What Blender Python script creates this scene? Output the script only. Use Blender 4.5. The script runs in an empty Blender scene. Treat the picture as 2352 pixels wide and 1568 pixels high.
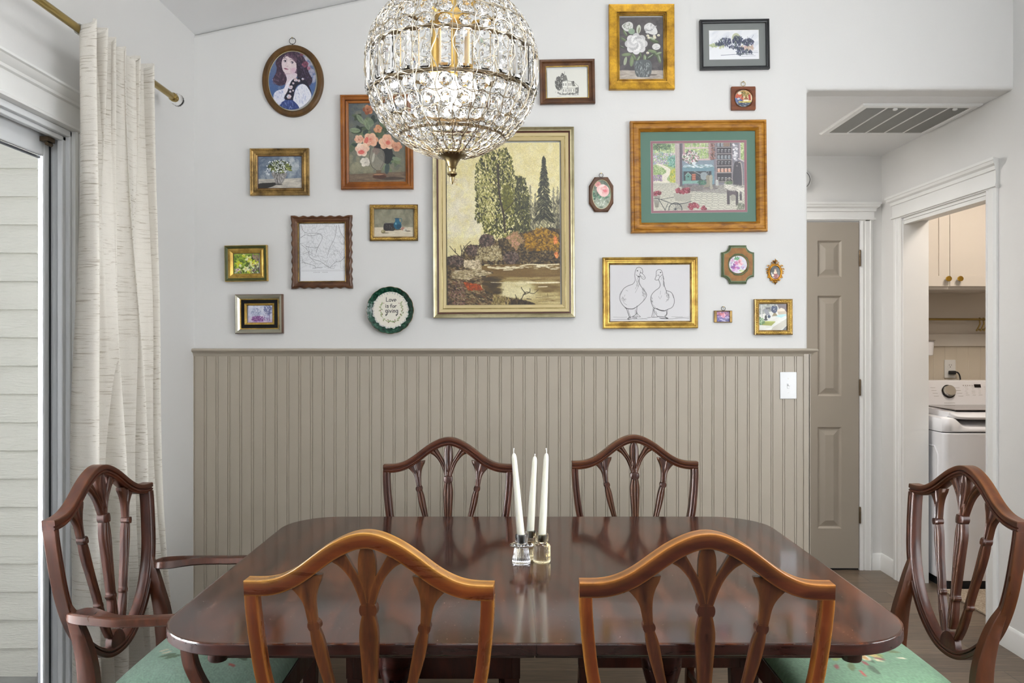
import bpy, math, random
import numpy as np
from mathutils import Vector, Matrix
random.seed(7); RNG = np.random.default_rng(11)
PI = math.pi
COL = bpy.context.scene.collection
F = 1780.0; EYE = 1.333                       # focal length in pixels of the 2352 px frame, eye height
def at(px, py, Y):                            # a measured image position at a known distance -> world point
    return Vector(((px-1176)*Y/F, Y, EYE-(py-784)*Y/F))
def hexc(h):
    if isinstance(h, str):
        h = h.lstrip('#'); return tuple(int(h[i:i+2], 16)/255 for i in (0, 2, 4))
    return tuple(h[:3])
def lin(c):
    c = hexc(c); return tuple((x/12.92 if x <= .04045 else ((x+.055)/1.055)**2.4) for x in c)

# ------------------------------------------------------------------ materials
MATS = {}
def new_mat(name):
    m = bpy.data.materials.new(name); m.use_nodes = True
    nt = m.node_tree; b = nt.nodes['Principled BSDF']; MATS[name] = m
    return m, nt, b
def N(nt, t, **kw):
    n = nt.nodes.new(t)
    for k, v in kw.items(): setattr(n, k, v)
    return n
def setin(n, **kw):
    for k, v in kw.items():
        n.inputs[k.replace('_', ' ')].default_value = v
def coords(nt, scale=(1, 1, 1), kind='Object', rot=(0, 0, 0)):
    tc = N(nt, 'ShaderNodeTexCoord'); mp = N(nt, 'ShaderNodeMapping')
    mp.inputs['Scale'].default_value = scale; mp.inputs['Rotation'].default_value = rot
    nt.links.new(tc.outputs[kind], mp.inputs['Vector']); return mp.outputs['Vector']
def noise(nt, vec, scale, detail=4, rough=.5, dist=0):
    n = N(nt, 'ShaderNodeTexNoise'); setin(n, Scale=scale, Detail=detail, Roughness=rough, Distortion=dist)
    nt.links.new(vec, n.inputs['Vector']); return n.outputs['Fac']
def ramp(nt, fac, stops):
    r = N(nt, 'ShaderNodeValToRGB'); e = r.color_ramp.elements
    while len(e) < len(stops): e.new(.5)
    for el, (p, c) in zip(e, stops):
        el.position = p; el.color = (*lin(c), 1)
    nt.links.new(fac, r.inputs['Fac']); return r.outputs['Color']
def fmap(nt, fac, a, b, c, d):
    r = N(nt, 'ShaderNodeMapRange'); nt.links.new(fac, r.inputs['Value'])
    for k, v in zip(('From Min', 'From Max', 'To Min', 'To Max'), (a, b, c, d)): r.inputs[k].default_value = v
    return r.outputs['Result']
def mixc(nt, fac, a, b, mode='MIX'):
    m = N(nt, 'ShaderNodeMix', data_type='RGBA', blend_type=mode)
    for sock, v in ((m.inputs[0], fac), (m.inputs[6], a), (m.inputs[7], b)):
        if hasattr(v, 'is_output'): nt.links.new(v, sock)
        elif isinstance(v, (int, float)): sock.default_value = v
        else: sock.default_value = (*lin(v), 1)
    return m.outputs[2]
def bump(nt, b, h, strength=.2, dist=.002):
    n = N(nt, 'ShaderNodeBump'); setin(n, Strength=strength, Distance=dist)
    nt.links.new(h, n.inputs['Height']); nt.links.new(n.outputs['Normal'], b.inputs['Normal'])
def plain(name, c, rough=.5, metal=0, bumps=None, coat=0, **kw):
    m, nt, b = new_mat(name)
    b.inputs['Base Color'].default_value = (*lin(c), 1)
    setin(b, Roughness=rough, Metallic=metal); b.inputs['Coat Weight'].default_value = coat
    v = coords(nt)
    f = noise(nt, v, kw.get('vs', 6), 3)
    nt.links.new(mixc(nt, fmap(nt, f, .3, .7, 0, kw.get('var', .05)), c, kw.get('c2', '000000')), b.inputs['Base Color'])
    if bumps: bump(nt, b, noise(nt, v, bumps[0], 3), bumps[1], bumps[2] if len(bumps) > 2 else .001)
    return m
def wood(name, dark, mid, light, rough=.25, scale=(1, 14, 14), ns=6, coat=.3, wear='c98a35', bumpk=.05, wearamt=1.):
    m, nt, b = new_mat(name)
    v = coords(nt, scale)
    f = noise(nt, v, ns, 6, .6, .6); g = noise(nt, coords(nt), 5, 3)
    c = ramp(nt, f, [(.3, dark), (.52, mid), (.72, light)])
    c = mixc(nt, fmap(nt, g, .35, .7, 0, .35), c, dark)
    at_ = N(nt, 'ShaderNodeAttribute', attribute_name='wear')  # golden worn edges, plus overhead light painted into the crest tops
    wn = noise(nt, coords(nt), 22, 5, .7)
    wm = N(nt, 'ShaderNodeMath', operation='MULTIPLY'); nt.links.new(at_.outputs['Fac'], wm.inputs[0]); nt.links.new(fmap(nt, wn, .35, .6, .7*wearamt, 1.*wearamt), wm.inputs[1])
    c = mixc(nt, wm.outputs[0], c, wear)
    nt.links.new(c, b.inputs['Base Color'])
    nt.links.new(fmap(nt, f, .3, .7, rough*.8, rough*1.25), b.inputs['Roughness'])
    b.inputs['Coat Weight'].default_value = coat; b.inputs['Coat Roughness'].default_value = .12; b.inputs['Specular IOR Level'].default_value = .32
    bump(nt, b, f, bumpk, .001)
    return m
def glass(name, c='ffffff', rough=0., ior=1.5):
    m, nt, b = new_mat(name)
    b.inputs['Base Color'].default_value = (*lin(c), 1); setin(b, Roughness=rough, IOR=ior)
    b.inputs['Transmission Weight'].default_value = 1
    return m
def glow(name, c, s):
    m, nt, b = new_mat(name)
    b.inputs['Emission Color'].default_value = (*lin(c), 1); b.inputs['Emission Strength'].default_value = s
    b.inputs['Base Color'].default_value = (*lin(c), 1); return m
def antique(name, hi, lo, rough=.38, ns=9, metal=.75, stretch=(1, 1, 1)):        # rubbed gilt
    m, nt, b = new_mat(name); v = coords(nt, stretch)
    f = noise(nt, v, ns, 6, .65); f2 = noise(nt, v, ns*9, 4, .6)
    c = ramp(nt, f, [(.32, lo), (.6, hi)])
    c = mixc(nt, fmap(nt, f2, .5, .75, 0, .5), c, lo)
    nt.links.new(c, b.inputs['Base Color']); setin(b, Metallic=metal, Roughness=rough)
    bump(nt, b, f2, .15, .001); return m

# ------------------------------------------------------------------ mesh builder
class MB:
    def __init__(s): s.v = []; s.f = []; s.mi = []; s.w = {}; s.m = 0
    def add(s, vs, fs, wear=None):
        o = len(s.v); s.v += [tuple(p) for p in vs]
        s.f += [tuple(i+o for i in f) for f in fs]; s.mi += [s.m]*len(fs)
        if wear:
            for i, x in enumerate(wear): s.w[o+i] = x
        return s
    def box(s, a, b):
        (x0, y0, z0), (x1, y1, z1) = a, b
        x0, x1 = min(x0, x1), max(x0, x1); y0, y1 = min(y0, y1), max(y0, y1); z0, z1 = min(z0, z1), max(z0, z1)
        return s.add([(x0,y0,z0),(x1,y0,z0),(x1,y1,z0),(x0,y1,z0),(x0,y0,z1),(x1,y0,z1),(x1,y1,z1),(x0,y1,z1)],
                     [(0,3,2,1),(4,5,6,7),(0,1,5,4),(1,2,6,5),(2,3,7,6),(3,0,4,7)])
    def loft(s, rings, caps=True, closed=True, wear=None, loop=False):
        n = len(rings[0]); vs = [p for r in rings for p in r]; fs = []
        m = len(rings)
        for i in range(m if loop else m-1):
            j = (i+1) % m
            for k in range(n if closed else n-1):
                l = (k+1) % n
                fs.append((i*n+k, i*n+l, j*n+l, j*n+k))
        if caps and not loop:
            fs.append(tuple(reversed(range(n)))); fs.append(tuple((m-1)*n+k for k in range(n)))
        return s.add(vs, fs, wear)
    def prism(s, pts, d0, d1, axis='y'):
        def P(a, b, d): return {'y': (a, d, b), 'z': (a, b, d), 'x': (d, a, b)}[axis]
        return s.loft([[P(a, b, d0) for a, b in pts], [P(a, b, d1) for a, b in pts]])
    def lathe(s, prof, c=(0, 0, 0), n=32, ribs=None, axis='z'):
        rings = []
        for i, p in enumerate(prof):
            r, z = p[0], p[1]; rb = p[2] if len(p) > 2 else 0
            ring = []
            for k in range(n):
                a = 2*PI*k/n; rr = r*(1+rb*math.cos((ribs or 1)*a))
                q = (rr*math.cos(a), rr*math.sin(a), z)
                if axis == 'y': q = (q[0], q[2], q[1])
                if axis == 'x': q = (q[2], q[0], q[1])
                ring.append((c[0]+q[0], c[1]+q[1], c[2]+q[2]))
            rings.append(ring)
        return s.loft(rings)
    def tube(s, pts, r, n=8, closed=False):
        pts = [Vector(p) for p in pts]; m = len(pts); rings = []; up = None
        for i, p in enumerate(pts):
            a = pts[(i-1) % m] if (closed or i) else p; b = pts[(i+1) % m] if (closed or i < m-1) else p
            t = (b-a).normalized()
            if up is None: up = t.orthogonal().normalized()
            up = (up - t*up.dot(t)).normalized(); w = t.cross(up)
            rr = r[i] if hasattr(r, '__len__') else r
            rings.append([p+(up*math.cos(2*PI*k/n)+w*math.sin(2*PI*k/n))*rr for k in range(n)])
        return s.loft(rings, caps=not closed, loop=closed)
    def build(s, name, mat, parent=None, smooth=35, bev=0, seg=2, loc=None):
        me = bpy.data.meshes.new(name); me.from_pydata(s.v, [], s.f)
        for m in (mat if isinstance(mat, (list, tuple)) else [mat]): me.materials.append(m)
        if any(s.mi): me.polygons.foreach_set('material_index', s.mi)
        if s.w:
            a = me.attributes.new('wear', 'FLOAT', 'POINT'); arr = np.zeros(len(s.v), dtype=np.float32)
            for k, x in s.w.items(): arr[k] = x
            a.data.foreach_set('value', arr)
        import bmesh
        bm = bmesh.new(); bm.from_mesh(me); bmesh.ops.recalc_face_normals(bm, faces=bm.faces); bm.to_mesh(me); bm.free()
        if smooth:
            me.polygons.foreach_set('use_smooth', [True]*len(me.polygons)); me.set_sharp_from_angle(angle=math.radians(smooth))
        o = bpy.data.objects.new(name, me); COL.objects.link(o)
        if parent: o.parent = parent
        if loc: o.location = loc
        if bev:
            md = o.modifiers.new('bevel', 'BEVEL'); md.width = bev; md.segments = seg; md.limit_method = 'ANGLE'; md.angle_limit = math.radians(40)
            md.harden_normals = False
        return o
def thing(name, label, cat, loc=(0, 0, 0), rot=(0, 0, 0), group=None):
    o = bpy.data.objects.new(name, None); COL.objects.link(o); o.empty_display_size = .05
    o.location = loc; o.rotation_euler = rot; o['label'] = label; o['category'] = cat
    if group: o['group'] = group
    return o
def tag(o, label, cat, group=None):
    o['label'] = label; o['category'] = cat
    if group: o['group'] = group
    return o
def struct(o, label=None):
    o['kind'] = 'structure'
    if label: o['label'] = label
    return o
def copy_thing(root, label, loc=None, rot=None, scale=None, group=None):
    r = root.copy(); COL.objects.link(r)
    if loc is not None: r.location = loc
    if rot is not None: r.rotation_euler = rot
    if scale is not None: r.scale = scale
    r['label'] = label
    if group: r['group'] = group
    for ch in list(root.children):
        c = ch.copy(); COL.objects.link(c); c.parent = r
        for g in ch.children:
            d = g.copy(); COL.objects.link(d); d.parent = c
    return r
def catmull(pts, n=8, closed=False):
    pts = [np.array(p, float) for p in pts]; out = []; m = len(pts)
    for i in range(m if closed else m-1):
        if closed: p0, p1, p2, p3 = pts[(i-1) % m], pts[i], pts[(i+1) % m], pts[(i+2) % m]
        else: p0, p1, p2, p3 = pts[max(i-1, 0)], pts[i], pts[i+1], pts[min(i+2, m-1)]
        for k in range(n):
            t = k/n
            out.append(.5*((2*p1)+(-p0+p2)*t+(2*p0-5*p1+4*p2-p3)*t*t+(-p0+3*p1-3*p2+p3)*t**3))
    if not closed: out.append(pts[-1])
    return out
# ------------------------------------------------------------------ a small painter: brush marks on a grid that becomes the print's mesh colours
class Cv:
    def __init__(s, box, sc, R, bg):
        s.x0, s.y0, s.x1, s.y1 = box; s.k = R/sc
        s.W = max(4, int(round((s.x1-s.x0)*s.k))); s.H = max(4, int(round((s.y1-s.y0)*s.k)))
        s.a = np.ones((s.H, s.W, 3))*np.array(hexc(bg)); s.rg = random.Random(int(box[0]*7+box[1]*13)+1); s.mask = None
    def _p(s, x, y): return (x-s.x0)*s.k, (y-s.y0)*s.k
    def _bb(s, xa, xb, ya, yb):
        xa, xb = int(max(0, math.floor(xa))), int(min(s.W, math.ceil(xb)+1)); ya, yb = int(max(0, math.floor(ya))), int(min(s.H, math.ceil(yb)+1))
        if xa >= xb or ya >= yb: return None
        Y, X = np.mgrid[ya:yb, xa:xb]; return xa, xb, ya, yb, X+.5, Y+.5
    def _put(s, b, m, c):
        if s.mask is not None: m = m*s.mask[b[2]:b[3], b[0]:b[1]]
        m = m[..., None]; s.a[b[2]:b[3], b[0]:b[1]] = s.a[b[2]:b[3], b[0]:b[1]]*(1-m)+np.array(hexc(c))*m
    def ell(s, cx, cy, rx, ry, c, al=1, rot=0, soft=None):
        cx, cy = s._p(cx, cy); rx *= s.k; ry *= s.k; r = max(rx, ry)+1
        b = s._bb(cx-r, cx+r, cy-r, cy+r)
        if not b: return
        dx, dy = b[4]-cx, b[5]-cy; cr, sr = math.cos(rot), math.sin(rot)
        q = np.sqrt(((dx*cr+dy*sr)/max(rx, .3))**2+((-dx*sr+dy*cr)/max(ry, .3))**2)
        e = 1/max(min(rx, ry), .5) if soft is None else soft
        s._put(b, np.clip((1+e/2-q)/e, 0, 1)*al, c)
    def poly(s, pts, c, al=1):
        P = [s._p(*p) for p in pts]; xs = [p[0] for p in P]; ys = [p[1] for p in P]
        b = s._bb(min(xs), max(xs), min(ys), max(ys))
        if not b: return
        m = np.zeros(b[4].shape)
        for ox, oy in ((-.25, -.25), (.25, -.25), (-.25, .25), (.25, .25)):
            X, Y = b[4]+ox, b[5]+oy; ins = np.zeros(X.shape, bool)
            for i in range(len(P)):
                (xa, ya), (xb, yb) = P[i], P[i-1]
                if ya == yb: continue
                ins ^= ((ya > Y) != (yb > Y)) & (X < (xb-xa)*(Y-ya)/(yb-ya)+xa)
            m += ins*.25
        s._put(b, m*al, c)
    def rect(s, x0, y0, x1, y1, c, al=1): s.poly([(x0, y0), (x1, y0), (x1, y1), (x0, y1)], c, al)
    def line(s, pts, w, c, al=1, taper=0):
        P = [s._p(*p[:2]) for p in pts]; w = w*s.k
        for i in range(len(P)-1):
            (xa, ya), (xb, yb) = P[i], P[i+1]; ww = max(w*(1-taper*i/len(P)), .55); a2 = al*min(1, w/.55)
            b = s._bb(min(xa, xb)-ww-1, max(xa, xb)+ww+1, min(ya, yb)-ww-1, max(ya, yb)+ww+1)
            if not b: continue
            dx, dy = xb-xa, yb-ya; L = dx*dx+dy*dy+1e-6
            t = np.clip(((b[4]-xa)*dx+(b[5]-ya)*dy)/L, 0, 1); d = np.hypot(b[4]-xa-t*dx, b[5]-ya-t*dy)
            s._put(b, np.clip(ww/2+.5-d, 0, 1)*a2, c)
    def spl(s, pts, w, c, al=1, closed=False, taper=0, n=6):
        q = catmull(pts, n, closed); 
        if closed: q.append(q[0])
        s.line(q, w, c, al, taper)
    def blob(s, pts, c, al=1, n=6): s.poly([tuple(q) for q in catmull(pts, n, True)], c, al)
    def dabs(s, n, reg, cols, sz=(2, 5), asp=.45, ang=(0, PI), al=(.5, 1)):
        r = s.rg
        if not callable(reg):
            if len(reg) == 4 and not hasattr(reg[0], '__len__'): x0, y0, x1, y1 = reg; reg = lambda: (r.uniform(x0, x1), r.uniform(y0, y1))
            else: reg = s.inpoly(reg)
        for _ in range(n):
            x, y = reg(); q = r.uniform(*sz); s.ell(x, y, q, q*asp, r.choice(cols), r.uniform(*al), r.uniform(*ang))
    def inpoly(s, P):
        xs = [p[0] for p in P]; ys = [p[1] for p in P]; r = s.rg
        def f():
            for _ in range(40):
                x, y = r.uniform(min(xs), max(xs)), r.uniform(min(ys), max(ys)); ins = False
                for i in range(len(P)):
                    (xa, ya), (xb, yb) = P[i], P[i-1]
                    if ((ya > y) != (yb > y)) and x < (xb-xa)*(y-ya)/(yb-ya)+xa: ins = not ins
                if ins: return x, y
            return x, y
        return f
    def inell(s, cx, cy, rx, ry):
        r = s.rg
        def f(): a = r.uniform(0, 2*PI); q = math.sqrt(r.random()); return cx+rx*q*math.cos(a), cy+ry*q*math.sin(a)
        return f
    def grad(s, y0, y1, c0, c1, al=1):
        ya, yb = s._p(0, y0)[1], s._p(0, y1)[1]; i0, i1 = int(max(0, ya)), int(min(s.H, yb))
        for i in range(i0, i1):
            t = (i-ya)/max(1, yb-ya); s.a[i] = s.a[i]*(1-al)+(np.array(hexc(c0))*(1-t)+np.array(hexc(c1))*t)*al
    def grain(s, amp, cell=1):
        n = np.random.default_rng(s.W*3+s.H).normal(0, amp, (s.H//cell+1, s.W//cell+1))
        n = np.kron(n, np.ones((cell, cell)))[:s.H, :s.W]; s.a = np.clip(s.a*(1+n[..., None]), 0, 1)
    def rose(s, x, y, r, cols, dark, petals=18):
        rr = s.rg; mixh = lambda a, b, t: tuple(p*(1-t)+q*t for p, q in zip(hexc(a), hexc(b)))
        for k in range(6): a = k*1.05+rr.uniform(-.3, .3); s.ell(x+math.cos(a)*r*.45, y+math.sin(a)*r*.4, r*.58, r*.46, rr.choice(cols), 1, a)
        cx, cy = x+rr.uniform(-.15, .15)*r, y+rr.uniform(-.1, .2)*r
        for i in range(petals):
            f = 1-i/petals; a = i*2.4+rr.uniform(-.4, .4); q = r*f; px, py = cx+math.cos(a)*q*.5, cy+math.sin(a)*q*.45
            s.ell(px, py, q*.42+r*.07, q*.26+r*.05, mixh(rr.choice(cols), dark, .12+.35*(1-f)), .55, a+PI/2+rr.uniform(-.4, .4), .6)
            s.ell(px-r*.05, py-r*.08, q*.28+r*.04, q*.10+r*.03, mixh(rr.choice(cols), 'ffffff', .3*f), .55, a+PI/2+rr.uniform(-.5, .5), .8)
            if i % 3 == 0: s.spl([(cx+math.cos(a+t)*q*.8, cy+math.sin(a+t)*q*.72) for t in (-.5, -.1, .3)], r*.035, mixh(dark, cols[0], .35), .4)
        s.ell(cx, cy, r*.16, r*.12, dark, .5, 0, .9)
    def get(s, u, v):
        c = s.a[min(s.H-1, int(v*s.H)), min(s.W-1, int(u*s.W))]; return np.where(c <= .04045, c/12.92, ((c+.055)/1.055)**2.4)
    def mesh(s, name, w, h, mat, parent, y=0, shape=None, relief=0):
        """print of w x h metres centred on the parent, picture side towards -Y"""
        nx, nz = s.W, s.H
        X, Z = np.meshgrid(np.linspace(-w/2, w/2, nx), np.linspace(h/2, -h/2, nz)); lum = s.a.mean(2)
        if shape is None:
            V = np.stack([X, np.full_like(X, y)-relief*lum, Z], -1).reshape(-1, 3)
            idx = np.arange(nx*nz).reshape(nz, nx)
            Fq = np.stack([idx[:-1, :-1], idx[1:, :-1], idx[1:, 1:], idx[:-1, 1:]], -1).reshape(-1, 4); C = s.a.reshape(-1, 3)
        else:            # elliptical print: squeeze each row to the oval
            t = np.linspace(-1, 1, nz); zz = -np.sin(t*PI/2); hw = np.sqrt(np.clip(1-zz**2, 1e-5, 1))
            U = np.linspace(-1, 1, nx)[None, :]*hw[:, None]; ZZ = np.repeat(zz[:, None], nx, 1)
            V = np.stack([U*w/2, np.full_like(U, y), ZZ*h/2], -1).reshape(-1, 3)
            ci = np.clip(((U+1)/2*(nx-1)).round().astype(int), 0, nx-1); cj = np.clip(((1-ZZ)/2*(nz-1)).round().astype(int), 0, nz-1); C = s.a[cj, ci].reshape(-1, 3)
            idx = np.arange(nx*nz).reshape(nz, nx); Fq = np.stack([idx[:-1, :-1], idx[1:, :-1], idx[1:, 1:], idx[:-1, 1:]], -1).reshape(-1, 4)
        me = bpy.data.meshes.new(name); me.vertices.add(len(V)); me.vertices.foreach_set('co', V.astype(np.float32).ravel())
        nf = len(Fq); me.loops.add(nf*4); me.loops.foreach_set('vertex_index', Fq.astype(np.int32).ravel()); me.polygons.add(nf)
        me.polygons.foreach_set('loop_start', np.arange(0, nf*4, 4, dtype=np.int32)); me.update(calc_edges=True)
        at_ = me.color_attributes.new('paint', 'FLOAT_COLOR', 'POINT'); L = np.where(C <= .04045, C/12.92, ((C+.055)/1.055)**2.4)
        arr = np.ones((len(V), 4), np.float32); arr[:, :3] = L; at_.data.foreach_set('color', arr.ravel())
        me.materials.append(mat); o = bpy.data.objects.new(name, me); COL.objects.link(o); o.parent = parent; return o
def mat_print(name, rough=.5, bmp=0, coat=0):
    m, nt, b = new_mat(name); a = N(nt, 'ShaderNodeAttribute', attribute_name='paint'); nt.links.new(a.outputs['Color'], b.inputs['Base Color'])
    setin(b, Roughness=rough); b.inputs['Coat Weight'].default_value = coat; b.inputs['Coat Roughness'].default_value = .04
    if bmp: bump(nt, b, noise(nt, coords(nt), 350, 4), bmp, .001)
    return m
# ------------------------------------------------------------------ materials of the room
def wallpaint(name, c, k=.12):
    m, nt, b = new_mat(name); v = coords(nt)
    b.inputs['Base Color'].default_value = (*lin(c), 1); setin(b, Roughness=.62)
    bump(nt, b, noise(nt, v, 160, 3), k, .0015); return m
M_wall = wallpaint('wall_paint', 'dfdedc')
M_ceil = wallpaint('ceiling_paint', 'ebebeb', .3)
M_greige = wallpaint('greige_paint', 'aaa091', .04); MATS['greige_paint'].node_tree.nodes['Principled BSDF'].inputs['Roughness'].default_value = .38
M_doorp = wallpaint('door_paint', '9d9488', .03); MATS['door_paint'].node_tree.nodes['Principled BSDF'].inputs['Roughness'].default_value = .42
M_trim = plain('trim_white', 'eaeae8', .32, var=.02)
M_vinyl = plain('vinyl_white', 'e6e8ea', .28, var=.02)
M_black = plain('black_gasket', '1c1e22', .5)
M_brass = plain('satin_brass', 'b09a62', .3, 1, var=.1)
M_gold = plain('polished_gold', 'd0ab4c', .25, 1, var=.05)
M_bronze = plain('aged_bronze', '6b5b48', .4, .8, var=.2)
M_chrome = plain('chrome', 'c9c9c9', .12, 1, var=.02)
M_glass = glass('pane_glass', 'ffffff', 0, 1.02)
def mat_floor():
    m, nt, b = new_mat('plank_floor'); v = coords(nt)
    br = N(nt, 'ShaderNodeTexBrick', offset=.37, offset_frequency=2)
    nt.links.new(v, br.inputs['Vector'])
    setin(br, Scale=1.0); br.inputs['Mortar Size'].default_value = .0016; br.inputs['Brick Width'].default_value = 1.22; br.inputs['Row Height'].default_value = .165
    br.inputs['Color1'].default_value = (*lin('7b6a58'), 1); br.inputs['Color2'].default_value = (*lin('5d4e40'), 1); br.inputs['Mortar'].default_value = (*lin('2d251e'), 1)
    g = noise(nt, coords(nt, (1.2, 22, 1)), 5, 8, .65, 1.2)
    c = mixc(nt, fmap(nt, g, .35, .68, 0, .8), br.outputs['Color'], '3f342a')
    g2 = noise(nt, coords(nt, (.8, 60, 1)), 6, 4)
    c = mixc(nt, fmap(nt, g2, .5, .8, 0, .5), c, 'a08c74')
    nt.links.new(c, b.inputs['Base Color']); setin(b, Roughness=.38); bump(nt, b, g, .12, .001); return m
M_floor = mat_floor()
def mat_siding():
    m, nt, b = new_mat('siding_paint'); v = coords(nt, (1.5, 1, 12))
    f = noise(nt, v, 7, 6, .6, 1.6)
    b.inputs['Base Color'].default_value = (*lin('cfcdc3'), 1); setin(b, Roughness=.7); bump(nt, b, f, .8, .006); return m
M_siding = mat_siding()
# ------------------------------------------------------------------ shell
XL, XR, YB, YH, YR = -1.37, 2.16, 3.34, 4.53, -4.2      # left wall, right wall, gallery wall, hall end wall, rear wall
def zc(x): return 2.657+.215*(x-XL)                     # raked ceiling
XO, ZS = 1.275, 2.418                                   # corner of the hall opening, its soffit height
mb = MB(); mb.box((XL-.08, YR-.12, -.1), (4.0, 5.1, 0))
fl = struct(mb.build('floor', M_floor, smooth=0)); 
mb = MB(); mb.loft([[(XL-.15, y, zc(XL-.15)), (XR+.15, y, zc(XR+.15)), (XR+.15, y, zc(XR+.15)+.12), (XL-.15, y, zc(XL-.15)+.12)] for y in (YR, YB+.12)])
struct(mb.build('ceiling', M_ceil, smooth=0))
# gallery wall with the hall opening, its corner eased
mb = MB(); r = .018
out = [(XL, 0), (XO-r, 0)]
prof = [(XL-.1, 0), (XO, 0), (XO, ZS-.0), (XR, ZS), (XR+.1, ZS), (XR+.1, zc(XR+.1)), (XL-.1, zc(XL-.1))]
mb.loft([[(x, YB, z) for x, z in prof], [(x, YB+.12, z) for x, z in prof]])
w = struct(mb.build('wall_back', M_wall, bev=.016, seg=4))
# left wall with the slider opening Y .5..2.41, z 0..1.985
SY0, SY1, SZ = .42, 2.41, 1.985
mb = MB(); mb.box((XL-.08, SY1, 0), (XL, YB+.12, zc(XL))); mb.box((XL-.08, SY0, SZ), (XL, SY1, zc(XL))); mb.box((XL-.08, YR, 0), (XL, SY0, zc(XL)))
struct(mb.build('wall_left', M_wall, smooth=0))
# right wall with the laundry doorway Y 3.51..4.28
DY0, DY1, DZ, WT = 3.515, 4.28, 2.015, .135
mb = MB(); mb.box((XR, YR, 0), (XR+WT, DY0, zc(XR))); mb.box((XR, DY1, 0), (XR+WT, YH, 2.6)); mb.box((XR, DY0, DZ), (XR+WT, DY1, 2.6))
struct(mb.build('wall_right', M_wall, smooth=0))
# rear wall of the room with a wide window opening
mb = MB(); mb.box((XL-.15, YR-.12, 0), (XR+.15, YR, .6)); mb.box((XL-.15, YR-.12, 2.35), (XR+.15, YR, 3.5)); mb.box((XL-.15, YR-.12, .6), (-.9, YR, 2.35)); mb.box((1.7, YR-.12, .6), (XR+.15, YR, 2.35))
struct(mb.build('wall_rear', M_wall, smooth=0))
# hall
mb = MB(); mb.box((0.2, YH, 0), (XR+WT, YH+.1, 2.6)); struct(mb.build('wall_hall', M_wall, smooth=0))
mb = MB(); mb.box((0.2, YB+.095, ZS-.0006), (XR, YH, ZS+.08)); struct(mb.build('ceiling_hall', M_ceil, smooth=0))
mb = MB(); mb.box((0.12, YB+.12, 0), (0.2, YH+.1, 2.6)); struct(mb.build('wall_hall_side', M_wall, smooth=0))
# laundry room shell
LX1, LY1, LY0 = 3.9, 5.0, 3.0
M_lwall = wallpaint('laundry_paint', 'cfc6ba')
mb = MB(); mb.box((XR+WT-.1, LY1, 0), (LX1+.1, LY1+.1, 2.5)); struct(mb.build('wall_laundry_back', M_lwall, smooth=0))
mb = MB(); mb.box((LX1, LY0, 0), (LX1+.1, LY1, 2.5)); mb.box((XR+WT, LY0-.1, 0), (LX1+.1, LY0, 2.5)); mb.box((XR+.035, YH+.1, 0), (XR+WT, LY1, 2.5))
struct(mb.build('wall_laundry_side', M_lwall, smooth=0))
mb = MB(); mb.box((XR+WT, LY0-.1, 2.44), (LX1+.1, LY1+.1, 2.52)); struct(mb.build('ceiling_laundry', M_ceil, smooth=0))
# ------------------------------------------------------------------ beadboard and its cap
mb = MB(); y0 = YB-.008; pitch = 27.05/533; zt = 1.283
pr = []; x = (473-1176)/533-pitch*2
pr.append((XL, 0))
g = .0017
while x < XO-.02:
    for dx in (-.0045, .0045):
        if x+dx-g > XL:
            pr += [(x+dx-g, 0), (x+dx-g*.3, .0030), (x+dx+g*.3, .0030), (x+dx+g, 0)]
    x += pitch
pr.append((XO-.022, 0))
vs = [(a, y0+d, .0) for a, d in pr]+[(a, y0+d, zt) for a, d in pr]; n = len(pr)
mb.add(vs, [(i, i+1, n+i+1, n+i) for i in range(n-1)])
mb.box((XO-.022, YB-.013, 0), (XO+.003, YB, zt))
mb.box((XO, YB-.013, 0), (XO+.006, YB+.125, zt))
tb = struct(mb.build('trim_1', M_greige, smooth=0))
mb = MB()
cp = [(0, zt-.014), (-.008, zt-.014), (-.012, zt-.006), (-.016, zt+.002), (-.026, zt+.006), (-.031, zt+.012), (-.027, zt+.019), (-.012, zt+.0205), (0, zt+.0205)]
for seg in ([(XL, YB), (XO+.03, YB)],):
    mb.loft([[(XL, YB+d, z) for d, z in cp], [(XO-d*0+0.004-d, YB+d, z) for d, z in cp]])
mb.loft([[(XO+.004-d, YB+d, z) for d, z in cp], [(XO+.004-d, YB+.125, z) for d, z in cp]])
struct(mb.build('trim_2', M_greige, smooth=50))
# baseboards
def baseboard(name, a, b, nrm):
    mb = MB(); a = Vector(a); b = Vector(b); nrm = Vector(nrm)
    pf = [(0, 0), (.014, 0), (.014, .07), (.010, .082), (.010, .09), (.004, .098), (0, .098)]
    mb.loft([[p+nrm*d+Vector((0, 0, z)) for d, z in pf] for p in (a, b)])
    return struct(mb.build(name, M_trim, smooth=40))
baseboard('baseboard_right', (XR, -1, 0), (XR, DY0-.085, 0), (-1, 0, 0))
baseboard('baseboard_hall', (XR, DY1+.085, 0), (XR, YH, 0), (-1, 0, 0))
baseboard('baseboard_hall_end', (2.10, YH, 0), (XR, YH, 0), (0, -1, 0))
baseboard('baseboard_left', (XL, SY1+.1, 0), (XL, YB, 0), (1, 0, 0))
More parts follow.
